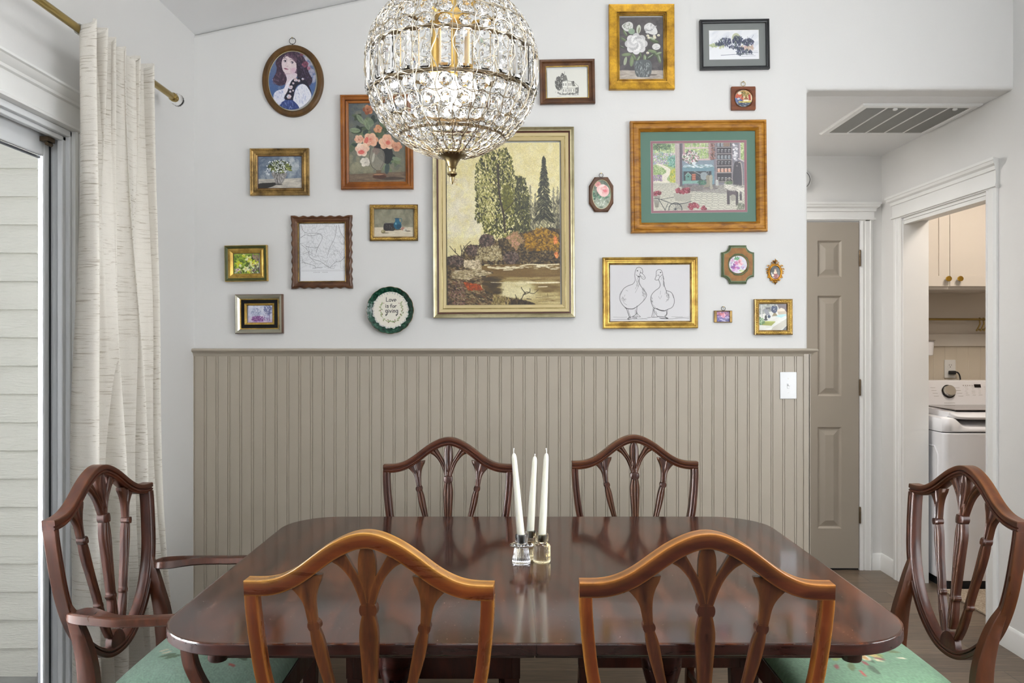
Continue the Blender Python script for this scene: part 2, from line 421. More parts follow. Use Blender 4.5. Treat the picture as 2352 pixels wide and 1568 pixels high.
# ------------------------------------------------------------------ casings
def casing_side(mb, org, ax, nrm, w, z0, z1):     # fluted flat stock: org at the inner edge, ax outward along the wall
    pf = [(0, 0), (0, .012), (.010, .015), (.013, .010), (.024, .010), (.027, .014), (.05, .014), (.053, .018), (w-.012, .018), (w-.006, .014), (w, .010), (w, 0)]
    rings = [[Vector(org)+Vector(ax)*a*(w/.075 if 0 else 1)+Vector(nrm)*d+Vector((0, 0, z)) for a, d in pf] for z in (z0, z1)]
    mb.loft(rings)
def casing_head(mb, a, b, ax, nrm, z, h=.10, over=.022):   # frieze board with crown above
    a, b, ax, nrm = Vector(a), Vector(b), Vector(ax), Vector(nrm)
    pf = [(0, 0), (.014, 0), (.014, .004), (.024, .006), (.024, .016), (.016, .018), (.016, h-.012), (.024, h-.010), (.026, h+.006), (.038, h+.014), (.042, h+.026), (.046, h+.028), (.046, h+.040), (0, h+.040)]
    ra, rb = [], []
    for d, zz in pf:
        o = max(0, d-.014)
        ra.append(a-ax*o+nrm*d+Vector((0, 0, z+zz))); rb.append(b+ax*o+nrm*d+Vector((0, 0, z+zz)))
    mb.loft([ra, rb])
mb = MB()
casing_side(mb, (XR, DY1, 0), (0, 1, 0), (-1, 0, 0), .085, 0, DZ)
casing_side(mb, (XR, DY0, 0), (0, -1, 0), (-1, 0, 0), .075, 0, DZ)
casing_head(mb, (XR, DY0-.078, 0), (XR, DY1+.088, 0), (0, 1, 0), (-1, 0, 0), DZ, .09)
struct(mb.build('trim_3', M_trim, smooth=30))
mb = MB()       # jamb lining of the laundry doorway with the track slot in its head
mb.box((XR-.002, DY1-.004, 0), (XR+WT+.004, DY1, DZ)); mb.box((XR-.002, DY0, 0), (XR+WT+.004, DY0+.004, DZ))
mb.box((XR-.002, DY0, DZ-.015), (XR+.05, DY1, DZ)); mb.box((XR+.09, DY0, DZ-.015), (XR+WT+.004, DY1, DZ))
mb.box((XR+.004, DY0, DZ-.035), (XR+.03, DY1, DZ-.012))
struct(mb.build('door_2', M_trim, smooth=0))
# ------------------------------------------------------------------ six panel door at the end of the hall
dx1 = (1971-1176)*YH/F; dw = .762; dx0 = dx1-dw; dtop = EYE-(511-784)*YH/F; yd = YH-.012
dr = bpy.data.objects.new('door_1', None); COL.objects.link(dr); dr['kind'] = 'structure'
def zpx(y): return EYE-(y-784)*YH/F
rows = [(553, 637), (679, 909), (980, 1212)]
pw = (1930-1875)*YH/F; off = dx1-(1931-1176)*YH/F
cols = [(dx1-off-pw, dx1-off), (dx0+off, dx0+off+pw)]
mb = MB()
xs = sorted({dx0, dx1, *[c for p in cols for c in p]}); zs = sorted({.012, dtop, *[zpx(y) for rr in rows for y in rr]})
for i in range(len(xs)-1):
    for j in range(len(zs)-1):
        xm, zm = (xs[i]+xs[i+1])/2, (zs[j]+zs[j+1])/2
        isp = any(a < xm < b for a, b in cols) and any(zpx(b) < zm < zpx(a) for a, b in rows)
        a, b, c, d = xs[i], xs[i+1], zs[j], zs[j+1]
        if not isp: mb.add([(a, yd, c), (b, yd, c), (b, yd, d), (a, yd, d)], [(0, 1, 2, 3)])
        else:
            rg = []
            for ins, dep in ((0, 0), (.006, .006), (.010, .010), (.016, .010), (.046, .001), (.048, .001)):
                rg.append([(a+ins, yd+dep, c+ins), (b-ins, yd+dep, c+ins), (b-ins, yd+dep, d-ins), (a+ins, yd+dep, d-ins)])
            mb.loft(rg, caps=False); mb.add(rg[-1], [(0, 1, 2, 3)])
mb.box((dx0, yd+.0125, .012), (dx1, yd+.013+.025, dtop))
mb.build('door_leaf', M_doorp, dr, smooth=0)
for zz in (594, 890, 1182):
    mb = MB(); z = zpx(zz); mb.lathe([(.006, -.045), (.0062, -.015), (.0055, -.0148), (.0062, -.0145), (.0062, .0145), (.0055, .0148), (.0062, .015), (.006, .045), (.004, .05)], (dx1+.004, yd-.004, z), 12)
    mb.build('hinge', M_bronze, dr)
mb = MB()
casing_side(mb, (dx1+.012, YH, 0), (1, 0, 0), (0, -1, 0), .068, 0, dtop+.012)
mb.box((dx1+.003, YH-.012, 0), (dx1+.014, YH, dtop+.012))
casing_side(mb, (dx0-.012, YH, 0), (-1, 0, 0), (0, -1, 0), .068, 0, dtop+.012)
casing_head(mb, (dx0-.085, YH, 0), (dx1+.085, YH, 0), (1, 0, 0), (0, -1, 0), dtop+.008, .065, 0)
struct(mb.build('trim_4', M_trim, smooth=30))
mb = MB(); mb.box((dx0, YH-.003, 0), (dx1, YH-.001, .012)); struct(mb.build('trim_5', M_black, smooth=0))
# ------------------------------------------------------------------ sliding glass door
wn = bpy.data.objects.new('window_1', None); COL.objects.link(wn); wn['kind'] = 'structure'
mb = MB()
casing_side(mb, (XL, SY1, 0), (0, 1, 0), (1, 0, 0), .09, 0, SZ+.003)
casing_side(mb, (XL, SY0, 0), (0, -1, 0), (1, 0, 0), .09, 0, SZ)
a_, b_ = Vector((XL, SY0-.09, SZ)), Vector((XL, SY1+.09, SZ))
pf = [(0, 0), (.012, 0), (.020, .004), (.020, .012), (.014, .016), (.014, .075), (.022, .078), (.024, .086), (.034, .094), (.040, .104), (.046, .107), (.046, .114), (0, .114)]
mb.loft([[p+Vector((d, 0, z)) for d, z in pf] for p in (a_, b_)])
mb.build('window_casing', M_trim, wn, smooth=30)
mb = MB()       # vinyl frame: head, jambs, stops, sill
mb.box((XL-.08, SY1-.012, 0), (XL+.002, SY1, SZ)); mb.box((XL-.08, SY0, 0), (XL+.002, SY0+.03, SZ))
mb.box((XL-.08, SY0, SZ-.02), (XL+.002, SY1, SZ)); mb.box((XL-.08, SY0, 0), (XL, SY1, .03))
mb.box((XL-.028, SY1-.030, .03), (XL-.010, SY1-.012, SZ-.02)); mb.box((XL-.028, SY0+.03, SZ-.035), (XL-.010, SY1-.012, SZ-.02))
mb.build('window_frame', M_vinyl, wn, smooth=0, bev=.003)
sx = XL-.05     # sash front face
GY1, GZ1 = 2.352, 1.895
mb = MB()
mb.box((sx-.012, GY1, .03), (sx, SY1-.0121, SZ-.0201)); mb.box((sx-.012, SY0+.03, GZ1), (sx, GY1, SZ-.0201))
mb.box((sx-.012, SY0+.03, .03), (sx, GY1, .13)); mb.box((sx-.012, SY0+.03, .13), (sx, SY0+.1, GZ1))
mb.box((sx-.012, 1.38, .13), (sx, 1.45, GZ1))
mb.build('sash', M_vinyl, wn, smooth=0, bev=.004)
mb = MB(); mb.box((sx-.034, SY1-.034, .03), (sx+.003, SY1-.027, SZ-.03)); mb.box((sx-.02, 1.45, GZ1-.006), (sx-.012, GY1, GZ1))
mb.build('gasket', M_black, wn, smooth=0)
mb = MB(); mb.box((sx-.02, SY0+.1, .13), (sx-.016, 1.38, GZ1)); mb.box((sx-.02, 1.45, .13), (sx-.016, GY1-.004, GZ1))
mb.build('pane', M_glass, wn, smooth=0)
mb = MB(); mb.box((sx+.003, SY1-.085, SZ-.05), (sx+.028, SY1-.05, SZ-.036)); mb.lathe([(.006, -.012), (.006, .012)], (sx+.02, SY1-.067, SZ-.056), 12, axis='y')
mb.build('roller_bracket', M_bronze, wn, smooth=0)
# rear room window (behind the viewer)
wr = bpy.data.objects.new('window_2', None); COL.objects.link(wr); wr['kind'] = 'structure'
mb = MB()
for a, b in (((-.98, .52), (1.78, .6)), ((-.98, 2.35), (1.78, 2.43)), ((-.98, .6), (-.9, 2.35)), ((1.7, .6), (1.78, 2.35)), ((.37, .6), (.43, 2.35))):
    mb.box((a[0], YR-.06, a[1]), (b[0], YR+.015, b[1]))
mb.build('window_frame', M_trim, wr, smooth=0)
mb = MB(); mb.box((-.9, YR-.05, .6), (1.7, YR-.045, 2.35)); mb.build('pane', M_glass, wr, smooth=0)
wq = bpy.data.objects.new('window_3', None); COL.objects.link(wq); wq['kind'] = 'structure'  # made-up frame around the side fill lamp, wall behind it is solid
mb = MB()
for a, b in (((.38, .78), (1.82, .85)), ((.38, 2.15), (1.82, 2.22)), ((.38, .85), (.45, 2.15)), ((1.75, .85), (1.82, 2.15))): mb.box((XR-.02, a[0], a[1]), (XR, b[0], b[1]))
mb.build('window_frame', M_trim, wq, smooth=0)
# outside: lap siding of the neighbouring wing, patio slab
YS = 3.6; mb = MB(); ex = 64.6*YS/F; z0 = EYE-(1550-784)*YS/F
for i in range(26):
    z = z0+i*ex; mb.add([(-6.5, YS-.014, z), (XL-.081, YS-.014, z), (XL-.081, YS-.002, z+ex), (-6.5, YS-.002, z+ex), (-6.5, YS, z), (XL-.081, YS, z)], [(0, 1, 2, 3), (4, 5, 1, 0)])
mb.box((-6.5, YS+.001, z0-.1), (XL-.081, YS+.1, z0+26*ex))
struct(mb.build('wall_outside', M_siding, smooth=0))
M_patio = plain('patio_concrete', '8e8d8a', .8, bumps=(60, .4), var=.3)
mb = MB(); mb.box((-6.5, -3, z0-.12), (XL-.081, YS, z0)); struct(mb.build('ground', M_patio, smooth=0))
# ------------------------------------------------------------------ hall fittings
c0 = at(1883, 304, 1); 
vz = ZS; 
def cpt(px, py): Y = (vz-EYE)*F/(784-py); return ((px-1176)*Y/F, Y)
vx0, vx1 = 1.60, 2.145; vy0, vy1 = 3.53, 4.035
M_ventd = plain('filter_dark', '5c5c5a', .9, var=.2)
vt = thing('ceiling_vent', 'white louvred return air grille in the hall ceiling', 'vent', ((vx0+vx1)/2, (vy0+vy1)/2, vz))
hx, hy = (vx1-vx0)/2, (vy1-vy0)/2
mb = MB()
def frame_ring(mb, hx, hy, prof):      # prof (inset, down)
    mb.loft([[(-hx+i, -hy+i, -d), (hx-i, -hy+i, -d), (hx-i, hy-i, -d), (-hx+i, hy-i, -d)] for i, d in prof], caps=False)
frame_ring(mb, hx, hy, [(0, 0), (0, .006), (.006, .012), (.028, .014), (.034, .010), (.034, 0)])
mb.build('vent_frame', M_trim, vt, smooth=0)
mb = MB()
for k in range(1, 5):
    x = -hx+.034+k*(2*hx-.068)/5; mb.box((x-.004, -hy+.03, -.010), (x+.004, hy-.03, -.003))
mb.build('divider', M_trim, vt, smooth=0)
mb = MB(); nl = 34
for k in range(nl):
    y = -hy+.036+k*(2*hy-.072)/nl; mb.add([(-hx+.034, y, -.003), (hx-.034, y, -.003), (hx-.034, y+.0062, -.0095), (-hx+.034, y+.0062, -.0095)], [(0, 1, 2, 3)])
M_louv = plain('louver_grey', '9b9a95', .6); mb.build('louvers', M_louv, vt, smooth=0)
mb = MB(); mb.box((-hx+.03, -hy+.03, -.0015), (hx-.03, hy-.03, -.0005)); mb.build('filter', M_ventd, vt, smooth=0)
for x in (-hx+.16, hx-.11):
    mb = MB(); mb.lathe([(.004, -.012), (.010, -.016), (.011, -.021), (.006, -.024)], (x, -hy+.03, 0), 14); mb.build('latch_knob', M_trim, vt)
sd = thing('smoke_detector', 'round white smoke detector high on the hall wall above the grey door', 'smoke detector', ((1835-1176)*YH/F, YH, zpx(415)), (PI/2, 0, 0))
mb = MB(); mb.lathe([(.062, 0), (.066, .008), (.066, .02), (.06, .03), (.045, .036), (.04, .046), (.02, .05)], (0, 0, 0), 40); mb.build('housing', M_trim, sd)
mb = MB()
mb.lathe([(.050, .034), (.053, .0345), (.053, .032), (.050, .032)], (0, 0, 0), 40); mb.build('vent_ring', M_black, sd)
# light switch on the beadboard
sw = thing('light_switch', 'white toggle light switch plate on the beadboard beside the hall opening', 'light switch', at(1810, 885, YB-.009), (0, 0, 0))
mb = MB(); mb.box((-.036, -.005, -.058), (.036, 0.0008, .058)); mb.build('switch_plate', plain('switch_white', 'f0f1f3', .3, var=0), sd if 0 else sw, bev=.003)
mb = MB(); mb.box((-.0055, -.006, -.013), (.0055, -.004, .013)); mb.box((-.004, -.015, .0), (.004, -.005, .008)); mb.build('toggle', MATS['switch_white'], sw, bev=.001)
for z in (-.03, .03):
    mb = MB(); mb.lathe([(.003, -.0062), (.003, -.004)], (0, 0, z), 12, axis='y'); mb.build('plate_screw', M_trim, sw)
# ------------------------------------------------------------------ woods
W_chair = wood('mahogany_chair', '260f09', '38170c', '4a2011', .34, (9, 9, 1.6), 5, .08, 'a8692e', .02)
W_amber = wood('mahogany_amber', '431a0b', '602a10', '7c3c17', .3, (9, 9, 1.4), 5, .15, 'd0943f', .02)
W_ambercrest = wood('mahogany_amber_crest', '42190a', '5e290e', '783913', .3, (1.4, 9, 9), 5, .15, 'd8a04a', .02)
W_crest = wood('mahogany_crest', '2a1009', '3f190d', '552612', .34, (1.6, 9, 9), 5, .08, 'b07434', .02)
W_splat = wood('mahogany_splat', '24100a', '39190e', '502a15', .36, (12, 12, 1.3), 5, .08, 'a86e30', .03)
W_splat_amber = wood('mahogany_splat_amber', '2e140a', '4e2610', '6e3e1a', .34, (12, 12, 1.3), 5, .12, 'b87f38', .03)
W_top = None
def mat_table():
    m, nt, b = new_mat('mahogany_top')
    v = coords(nt, (5.5, 1.0, 1), rot=(0, 0, .75)); f = noise(nt, v, 2.6, 7, .6, 1.2)
    v2 = coords(nt, (2, 50, 1)); f2 = noise(nt, v2, 4, 5, .6)
    c = ramp(nt, f, [(.34, '200f09'), (.5, '3d1d10'), (.66, '5f3118')])
    c = mixc(nt, fmap(nt, f2, .45, .75, 0, .45), c, '240d08')
    d = noise(nt, coords(nt), 260, 2, .5)                  # dust specks
    c = mixc(nt, fmap(nt, d, .735, .77, 0, .45), c, 'c9b49c')
    sc_ = noise(nt, coords(nt, (4, 90, 1), rot=(0, 0, .5)), 6, 3, .6)
    c = mixc(nt, fmap(nt, sc_, .73, .77, 0, .25), c, 'a08870')
    nt.links.new(c, b.inputs['Base Color'])
    nt.links.new(fmap(nt, noise(nt, coords(nt), 2.2, 4), .3, .7, .09, .17), b.inputs['Roughness'])
    b.inputs['Specular IOR Level'].default_value = .5
    b.inputs['Coat Weight'].default_value = .12; b.inputs['Coat Roughness'].default_value = .05
    bump(nt, b, noise(nt, coords(nt, (1, 12, 1)), 14, 2), .02, .001); return m
W_top = mat_table()
W_dark = wood('mahogany_dark', '170908', '2c110b', '42190f', .3, (1.2, 9, 9), 5, .3, '9a6a3a', .03)
# ------------------------------------------------------------------ dining table
TX0, TX1, TY0, TY1, TZ = -.712, .805, 1.47, 2.54, .76
tcx, tcy = (TX0+TX1)/2, (TY0+TY1)/2; thx, thy = (TX1-TX0)/2, (TY1-TY0)/2
tab = thing('dining_table', 'glossy dark mahogany dining table with rounded corners and a centre leaf seam', 'table', (tcx, tcy, 0))
def half_outline(sgn, r=.16, inset=0):
    hx, hy, rr = thx-inset, thy-inset, r-inset; pts = [(.0002, -hy)]
    for c, a0 in (((hx-rr, -hy+rr), -PI/2), ((hx-rr, hy-rr), 0)):
        for k in range(15): a = a0+PI/2*k/14; pts.append((c[0]+rr*math.cos(a), c[1]+rr*math.sin(a)))
    pts.append((.0002, hy)); return [(x*sgn, y) for x, y in pts]
for sgn in (-1, 1):
    mb = MB(); pr = [(.006, TZ-.024), (0.002, TZ-.024), (0, TZ-.022), (0, TZ-.020), (0, TZ-.005), (0, TZ-.0025), (.0008, TZ-.0008), (.0025, TZ), (.006, TZ), (.012, TZ)]
    mb.loft([[(x, y, z) for x, y in half_outline(sgn, .16, i)] for i, z in pr])
    nring = 32
    for fi, f_ in enumerate(mb.f):
        zz_ = [mb.v[q][2] for q in f_]
        if max(zz_) < TZ-.0020 and len(f_) == 4: mb.mi[fi] = 1
    mb.build('tabletop', [W_top, W_dark], tab, smooth=35)
mb = MB(); ai, ah = .108, .048
for sy in (-1, 1): mb.box((-thx+ai, sy*(thy-ai), TZ-.024-ah), (-.001, sy*(thy-ai-.02), TZ-.024)); mb.box((.001, sy*(thy-ai), TZ-.024-ah), (thx-ai, sy*(thy-ai-.02), TZ-.024))
for sx_ in (-1, 1): mb.box((sx_*(thx-ai), -thy+ai, TZ-.024-ah), (sx_*(thx-ai-.02), thy-ai, TZ-.024))
mb.build('apron', W_dark, tab, smooth=0, bev=.002)
for a in (-1, 1):
    for b_ in (-1, 1):
        mb = MB(); mb.lathe([(.018, TZ-.024-ah-.004), (.020, TZ-.024-ah), (.020, TZ-.0245)], (a*(thx-ai-.004), b_*(thy-ai-.004), 0), 24); mb.build('corner_block', W_dark, tab)
mb = MB()
for y in (-.22, .22): mb.box((-thx+.12, y-.03, TZ-.024-.04), (thx-.12, y+.03, TZ-.025))
mb.build('runner', W_dark, tab, smooth=0)
for px_ in (-.34, .34):
    mb = MB(); mb.box((px_-.10, -.24, .675), (px_+.10, .24, .697))
    mb.lathe([(.05, .675), (.055, .665), (.04, .65), (.036, .63), (.05, .60), (.056, .55), (.05, .49), (.034, .43), (.03, .41), (.045, .40), (.048, .385), (.034, .37), (.05, .34), (.06, .30), (.06, .22), (.04, .2)], (px_, 0, 0), 28)
    mb.build('pedestal', W_dark, tab, bev=.002)
    for ang in (15, 165, 195, 345):
        mb = MB(); rings = []
        for t, (r_, z_) in zip(range(9), catmull([(.03, .30), (.10, .29), (.19, .19), (.26, .08), (.31, .04)], 2)):
            wdt = .022-.001*t; ht = .035-.0018*t; ca, sa = math.cos(math.radians(ang)), math.sin(math.radians(ang))
            rings.append([(px_+r_*ca*.9-wdt*s_*sa, r_*sa*.9+wdt*s_*ca, z_+h_) for s_, h_ in ((-1, -ht), (1, -ht), (1, ht*.6), (-1, ht*.6))])
        mb.loft(rings); lg = mb.build('leg', W_dark, tab, bev=.003)
        mb = MB(); mb.box((-.022, -.02, 0), (.03, .02, .045)); ft = mb.build('brass_toe', M_brass, lg, bev=.005); ft.location = (px_+.31*.9*ca, .31*.9*sa, 0); ft.rotation_euler = (0, 0, math.radians(ang))
# ------------------------------------------------------------------ shield back chairs
EARZ, REC, CURV = .905, .10, .15
def SB(u, v, d=0, wide=1.):
    z = EARZ+v
    return Vector((u*wide, -(z-.48)*REC+CURV*u*u+d, z))
RAIL = [(.5, -.46, .8), (.46, -.5, .6), (.3, -.5, .12), (0, -.5, 0), (-.36, -.5, 0), (-.47, -.49, .2), (-.5, -.44, .35), (-.5, 0, .05), (-.5, .2, .1), (-.44, .34, .2), (-.30, .38, .1), (-.22, .46, .2), (-.12, .46, .1), (-.06, .36, .0), (.0, .36, .0), (.06, .47, .2), (.12, .5, .2), (.34, .5, .15), (.45, .5, .5), (.5, .44, .8), (.5, .1, .3), (.5, -.1, .3)]  # last value: edge wear, and overhead light painted on the top face
def sweep(mb, path, w, t, sect, d0=0, wide=1., wk=1., cut=None):
    m = len(path); rings = []; wear = []
    for i in range(m):
        p = np.array(path[i][:2]); a = np.array(path[max(i-1, 0)][:2]); b = np.array(path[min(i+1, m-1)][:2])
        tg = (b-a)/(np.linalg.norm(b-a)+1e-9); nn = np.array((-tg[1], tg[0]))
        if cut and (i == 0 or i == m-1): nn = np.array(cut)
        ww = w[i] if hasattr(w, '__len__') else w; tt = t[i] if hasattr(t, '__len__') else t
        ring = []
        for s_ in sect:
            q = p+nn*s_[0]*ww; ring.append(SB(q[0], q[1], d0+s_[1]*tt, wide)); wear.append((s_[2] if len(s_) > 2 else 0)*wk)
        rings.append(ring)
    mb.loft(rings, wear=wear)
def flute_section(nf=3, n=25):
    out = [(-.5, -.5, .15), (-.25, -.5, 0), (0, -.5, 0), (.25, -.5, 0), (.5, -.5, .15), (.5, -.1, .0)]
    for k in range(n):
        x = .5-k/(n-1); env = .5*math.sqrt(max(0, 1-(x*1.75)**2))*.9+.05
        fl = abs(math.sin(PI*nf*(x+.5)))**.6
        out.append((x, env*(.55+.45*fl)-.02, .25*fl))
    out.append((-.5, -.1, 0)); return out
FL3 = flute_section(3); FL2 = flute_section(2, 17)
def leafsec(n=9):
    out = [(-.5, -.5, .1), (0, -.5, 0), (.5, -.5, .1), (.5, .0, .2)]
    for x, d, w_ in ((.42, .34, .3), (.3, .42, .1), (.16, .30, 0), (.06, .34, .0), (0, .5, .35), (-.06, .34, 0), (-.16, .30, 0), (-.3, .42, .1), (-.42, .34, .3)): out.append((x, d, w_))
    out.append((-.5, 0, .2)); return out
LEAF = leafsec()
def samp(path, n=5):
    q = catmull(path, n); return [tuple(x[:2]) for x in q], [float(x[2]) for x in q]
crest_o = [(-.2245, 0), (-.20, .0005), (-.178, .003), (-.158, .009), (-.136, .020), (-.115, .0345), (-.095, .050), (-.072, .0665), (-.048, .080), (-.024, .0895), (0, .0930)]
crest_o = crest_o+[(-u, v) for u, v in reversed(crest_o[:-1])]
RW = .0285
def crest_path():
    q = catmull(crest_o, 4); out = []
    for i in range(len(q)):
        a, b = q[max(i-1, 0)], q[min(i+1, len(q)-1)]; t = (b-a)/np.linalg.norm(b-a)
        out.append((q[i][0]+t[1]*RW/2, q[i][1]-t[0]*RW/2))
    return out
low_c = [(.2132, -.024), (.2130, -.045), (.2110, -.075), (.2070, -.119), (.1990, -.179), (.1845, -.235), (.1615, -.288), (.128, -.336), (.086, -.374), (.044, -.397), (0, -.404)]
low_c = low_c+[(-u, v) for u, v in reversed(low_c[:-1])]
DEP = .032
def needle_seat(light, seed):
    c = Cv((0, 0, 100, 100), 1, 1.6, light)
    rg = random.Random(seed)
    for i in range(0, 100, 2): c.line([(0, i), (100, i)], .7, '5f8467', .25)
    for k in range(14):
        a = rg.uniform(0, 2*PI); r_ = rg.uniform(14, 30); c.ell(50+r_*math.cos(a), 50+r_*math.sin(a), 5, 2, rg.choice(['3e5a38', '7d8f3c', '5a6e35']), 1, a)
        c.ell(50+(r_+4)*math.cos(a+.3), 50+(r_+4)*math.sin(a+.3), 3, 1.2, rg.choice(['b04a3c', 'd9c9a0', '8c3a34', 'e6dcc0']), 1, a)
    for k in range(22):
        a = rg.uniform(0, 2*PI); r_ = rg.uniform(0, 15); c.ell(50+r_*math.cos(a), 50+r_*math.sin(a), rg.uniform(3, 6), rg.uniform(2, 4), rg.choice(['e8dcb4', 'd8b86a', 'c4604a', 'e9e2cd', 'b7863c']), .9, a)
    c.grain(.05); return c
def mat_seat(name):
    m, nt, b = new_mat(name); a = N(nt, 'ShaderNodeAttribute', attribute_name='paint'); nt.links.new(a.outputs['Color'], b.inputs['Base Color'])
    setin(b, Roughness=.9); b.inputs['Sheen Weight'].default_value = .25
    w_ = N(nt, 'ShaderNodeTexWave', wave_type='BANDS', bands_direction='X'); w_.inputs['Scale'].default_value = 110
    nt.links.new(coords(nt), w_.inputs['Vector']); bump(nt, b, w_.outputs['Fac'], .5, .002); return m
M_seat = mat_seat('needlepoint')
def make_chair(label, seatcol, seed, arms=False, wide=1., wk=1., loc=(0, 0, 0), rz=0, amber=False, group='shield back dining chairs'):
    WC, WS, WR = (W_amber, W_splat_amber, W_ambercrest) if amber is True else (W_amber, W_splat, W_crest) if amber == 'frame' else (W_chair, W_splat, W_crest)
    t = thing('dining_armchair' if arms else 'dining_chair', label, 'chair', loc, (0, 0, rz), group)
    mb = MB(); sweep(mb, crest_path(), RW, DEP, RAIL, 0, wide, wk, cut=(0, 1)); mb.build('crest_rail', WR, t, smooth=32)
    lp = [tuple(q) for q in catmull(low_c, 4)]; mb = MB()
    sweep(mb, lp, .0235, .031, [(a, b, c*.6) for a, b, c in RAIL], 0, wide, wk, cut=None); mb.build('shield_frame', WC, t, smooth=32)
    T = .017
    # centre splat: plumes, neck ring, fluted shaft
    def part(name, paths):
        mb = MB()
        for path, sec, tt in paths:
            p, w_ = samp(path); sweep(mb, p, w_, tt, sec, .001+(tt-T)/2, wide, wk)
        return mb.build(name, WS, t, smooth=40)
    # paths run upward so that the section's outer side stays consistent
    part('center_splat', [
        ([(0, -.345, .015), (0, -.32, .023), (0, -.295, .022), (0, -.272, .018), (0, -.266, .027), (0, -.259, .028), (0, -.254, .020), (0, -.235, .020), (0, -.185, .025), (0, -.14, .030), (0, -.098, .034), (0, -.072, .028), (0, -.060, .022)], FL3, T*1.25),
        ([(0, -.062, .022), (0, -.060, .0265), (0, -.056, .0305), (0, -.0505, .032), (0, -.045, .0305), (0, -.041, .0265), (0, -.039, .022)], [(-.5, -.5), (0, -.5), (.5, -.5), (.5, .3), (.3, .5), (-.3, .5), (-.5, .3)], T*1.35),
        ([(0, -.042, .024), (0, -.03, .026), (0, -.012, .024), (0, .0, .020)], LEAF, T*1.1),
        ([(0, -.025, .009), (0, -.005, .022), (0, .015, .031), (0, .034, .032), (0, .050, .029), (0, .062, .021), (0, .071, .010)], LEAF, T*1.2),
        ([(-.0065, -.038, .012), (-.0125, -.015, .015), (-.021, .006, .016), (-.031, .022, .017), (-.042, .037, .022), (-.0515, .047, .029), (-.056, .051, .030)], FL2, T),
        ([(.0065, -.038, .012), (.0125, -.015, .015), (.021, .006, .016), (.031, .022, .017), (.042, .037, .022), (.0515, .047, .029), (.056, .051, .030)], FL2, T)])
    for s_ in (-1, 1):
        P = lambda L: [(s_*a, b, c) for a, b, c in L]
        part('side_splat', [
            (P([(.026, -.362, .012), (.036, -.335, .018), (.046, -.305, .018), (.0545, -.276, .014), (.056, -.270, .021), (.0575, -.264, .022), (.0585, -.258, .016), (.062, -.24, .016), (.0765, -.185, .0175), (.0865, -.145, .0215), (.0935, -.112, .0225), (.0985, -.090, .017)]), FL2, T*1.15),
            (P([(.0982, -.091, .0155), (.0988, -.0885, .0195), (.0996, -.0845, .0222), (.1006, -.0805, .0222), (.1014, -.0765, .0195), (.1018, -.074, .0155)]), [(-.5, -.5), (0, -.5), (.5, -.5), (.5, .3), (.3, .5), (-.3, .5), (-.5, .3)], T*1.3),
            (P([(.1015, -.077, .0165), (.1035, -.062, .0185), (.1055, -.045, .0215), (.108, -.030, .029), (.111, -.016, .043), (.1135, -.004, .060), (.1155, .008, .070)]), LEAF, T)])
    mb = MB(); ring0, ring1 = [], []
    pts = [(.034*math.cos(a)*1.0, -.394+.040*math.sin(a)) for a in np.linspace(0, PI, 17)]
    for nm, sec_ in (('medallion', pts),):
        fr = [SB(u, v, .009, wide) for u, v in pts]; fi = [SB(u*.8, -.392+(v+.392)*.8, .012, wide) for u, v in pts]; bk = [SB(u, v, -.008, wide) for u, v in pts]
        mb.loft([bk, fr, fi]); mb.build('medallion', WS, t, smooth=30)
    # rear uprights, curving forward to the seat and down to raked legs
    for s_ in (-1, 1):
        mb = MB(); rings = []; wear = []
        L = catmull([(.199, -.020, .728, .006, .010), (.192, -.010, .69, .016, .018), (.184, .004, .65, .024, .028), (.179, .018, .60, .028, .036), (.179, .032, .54, .029, .043), (.181, .038, .48, .030, .046), (.184, .038, .42, .030, .043), (.187, .020, .28, .028, .036), (.192, -.025, .10, .026, .030), (.196, -.065, .0, .025, .028)], 5)
        for x, y, z, a, b in L:
            x *= wide
            pass
            for_ = [(-.5, -.42), (-.42, -.5), (.42, -.5), (.5, -.42), (.5, .42), (.42, .5), (-.42, .5), (-.5, .42)]
            rings.append([(s_*x+p*a, y+q*b, z) for p, q in for_]); wear += [.3*wk]*8
        mb.loft(rings, wear=wear); mb.build('leg', WC, t, smooth=40)
    # seat rails and front legs
    hw0, hw1, ys0, ys1, zr0, zr1 = .195*wide, .245*wide, .060, .485, .385, .452
    for s_ in (-1, 1):
        mb = MB(); rings = []
        for z, a in ((zr1, .044), (zr0, .043), (.2, .034), (.0, .026)):
            cx_, cy_ = s_*(hw1-.024), ys1-.024; rings.append([(cx_-a/2, cy_-a/2, z), (cx_+a/2, cy_-a/2, z), (cx_+a/2, cy_+a/2, z), (cx_-a/2, cy_+a/2, z)])
        mb.loft(rings); mb.build('leg', WC, t, smooth=0, bev=.002)
    mb = MB()
    def rail(a, b, tk):
        a, b = Vector(a), Vector(b); n_ = (b-a).cross(Vector((0, 0, 1))).normalized()*tk
        mb.loft([[p, p+n_, p+n_+Vector((0, 0, zr1-zr0)), p+Vector((0, 0, zr1-zr0))] for p in (a, b)])
    rail((-hw0, ys0, zr0), (-hw1, ys1, zr0), -.022*-1); rail((hw0, ys0, zr0), (hw1, ys1, zr0), -.022)
    rail((-hw1, ys1, zr0), (hw1, ys1, zr0), .022); rail((-hw0, ys0, zr0), (hw0, ys0, zr0), -.022)
    mb.build('seat_rail', WC, t, smooth=0, bev=.002)
    # stretchers
    mb = MB()
    for s_ in (-1, 1): mb.loft([[(s_*a+p*.016, b, .17+q*.024) for p, q in ((-.5, -.5), (.5, -.5), (.5, .5), (-.5, .5))] for a, b in ((.188*wide, -.0), (hw1-.024, ys1-.024))])
    mb.box((-.215*wide, .24, .158), (.215*wide, .256, .182)); mb.build('stretcher', WC, t, smooth=0)
    # upholstered seat
    cv = needle_seat(seatcol, seed); nn = 110; V = []; Fc = []; colr = []
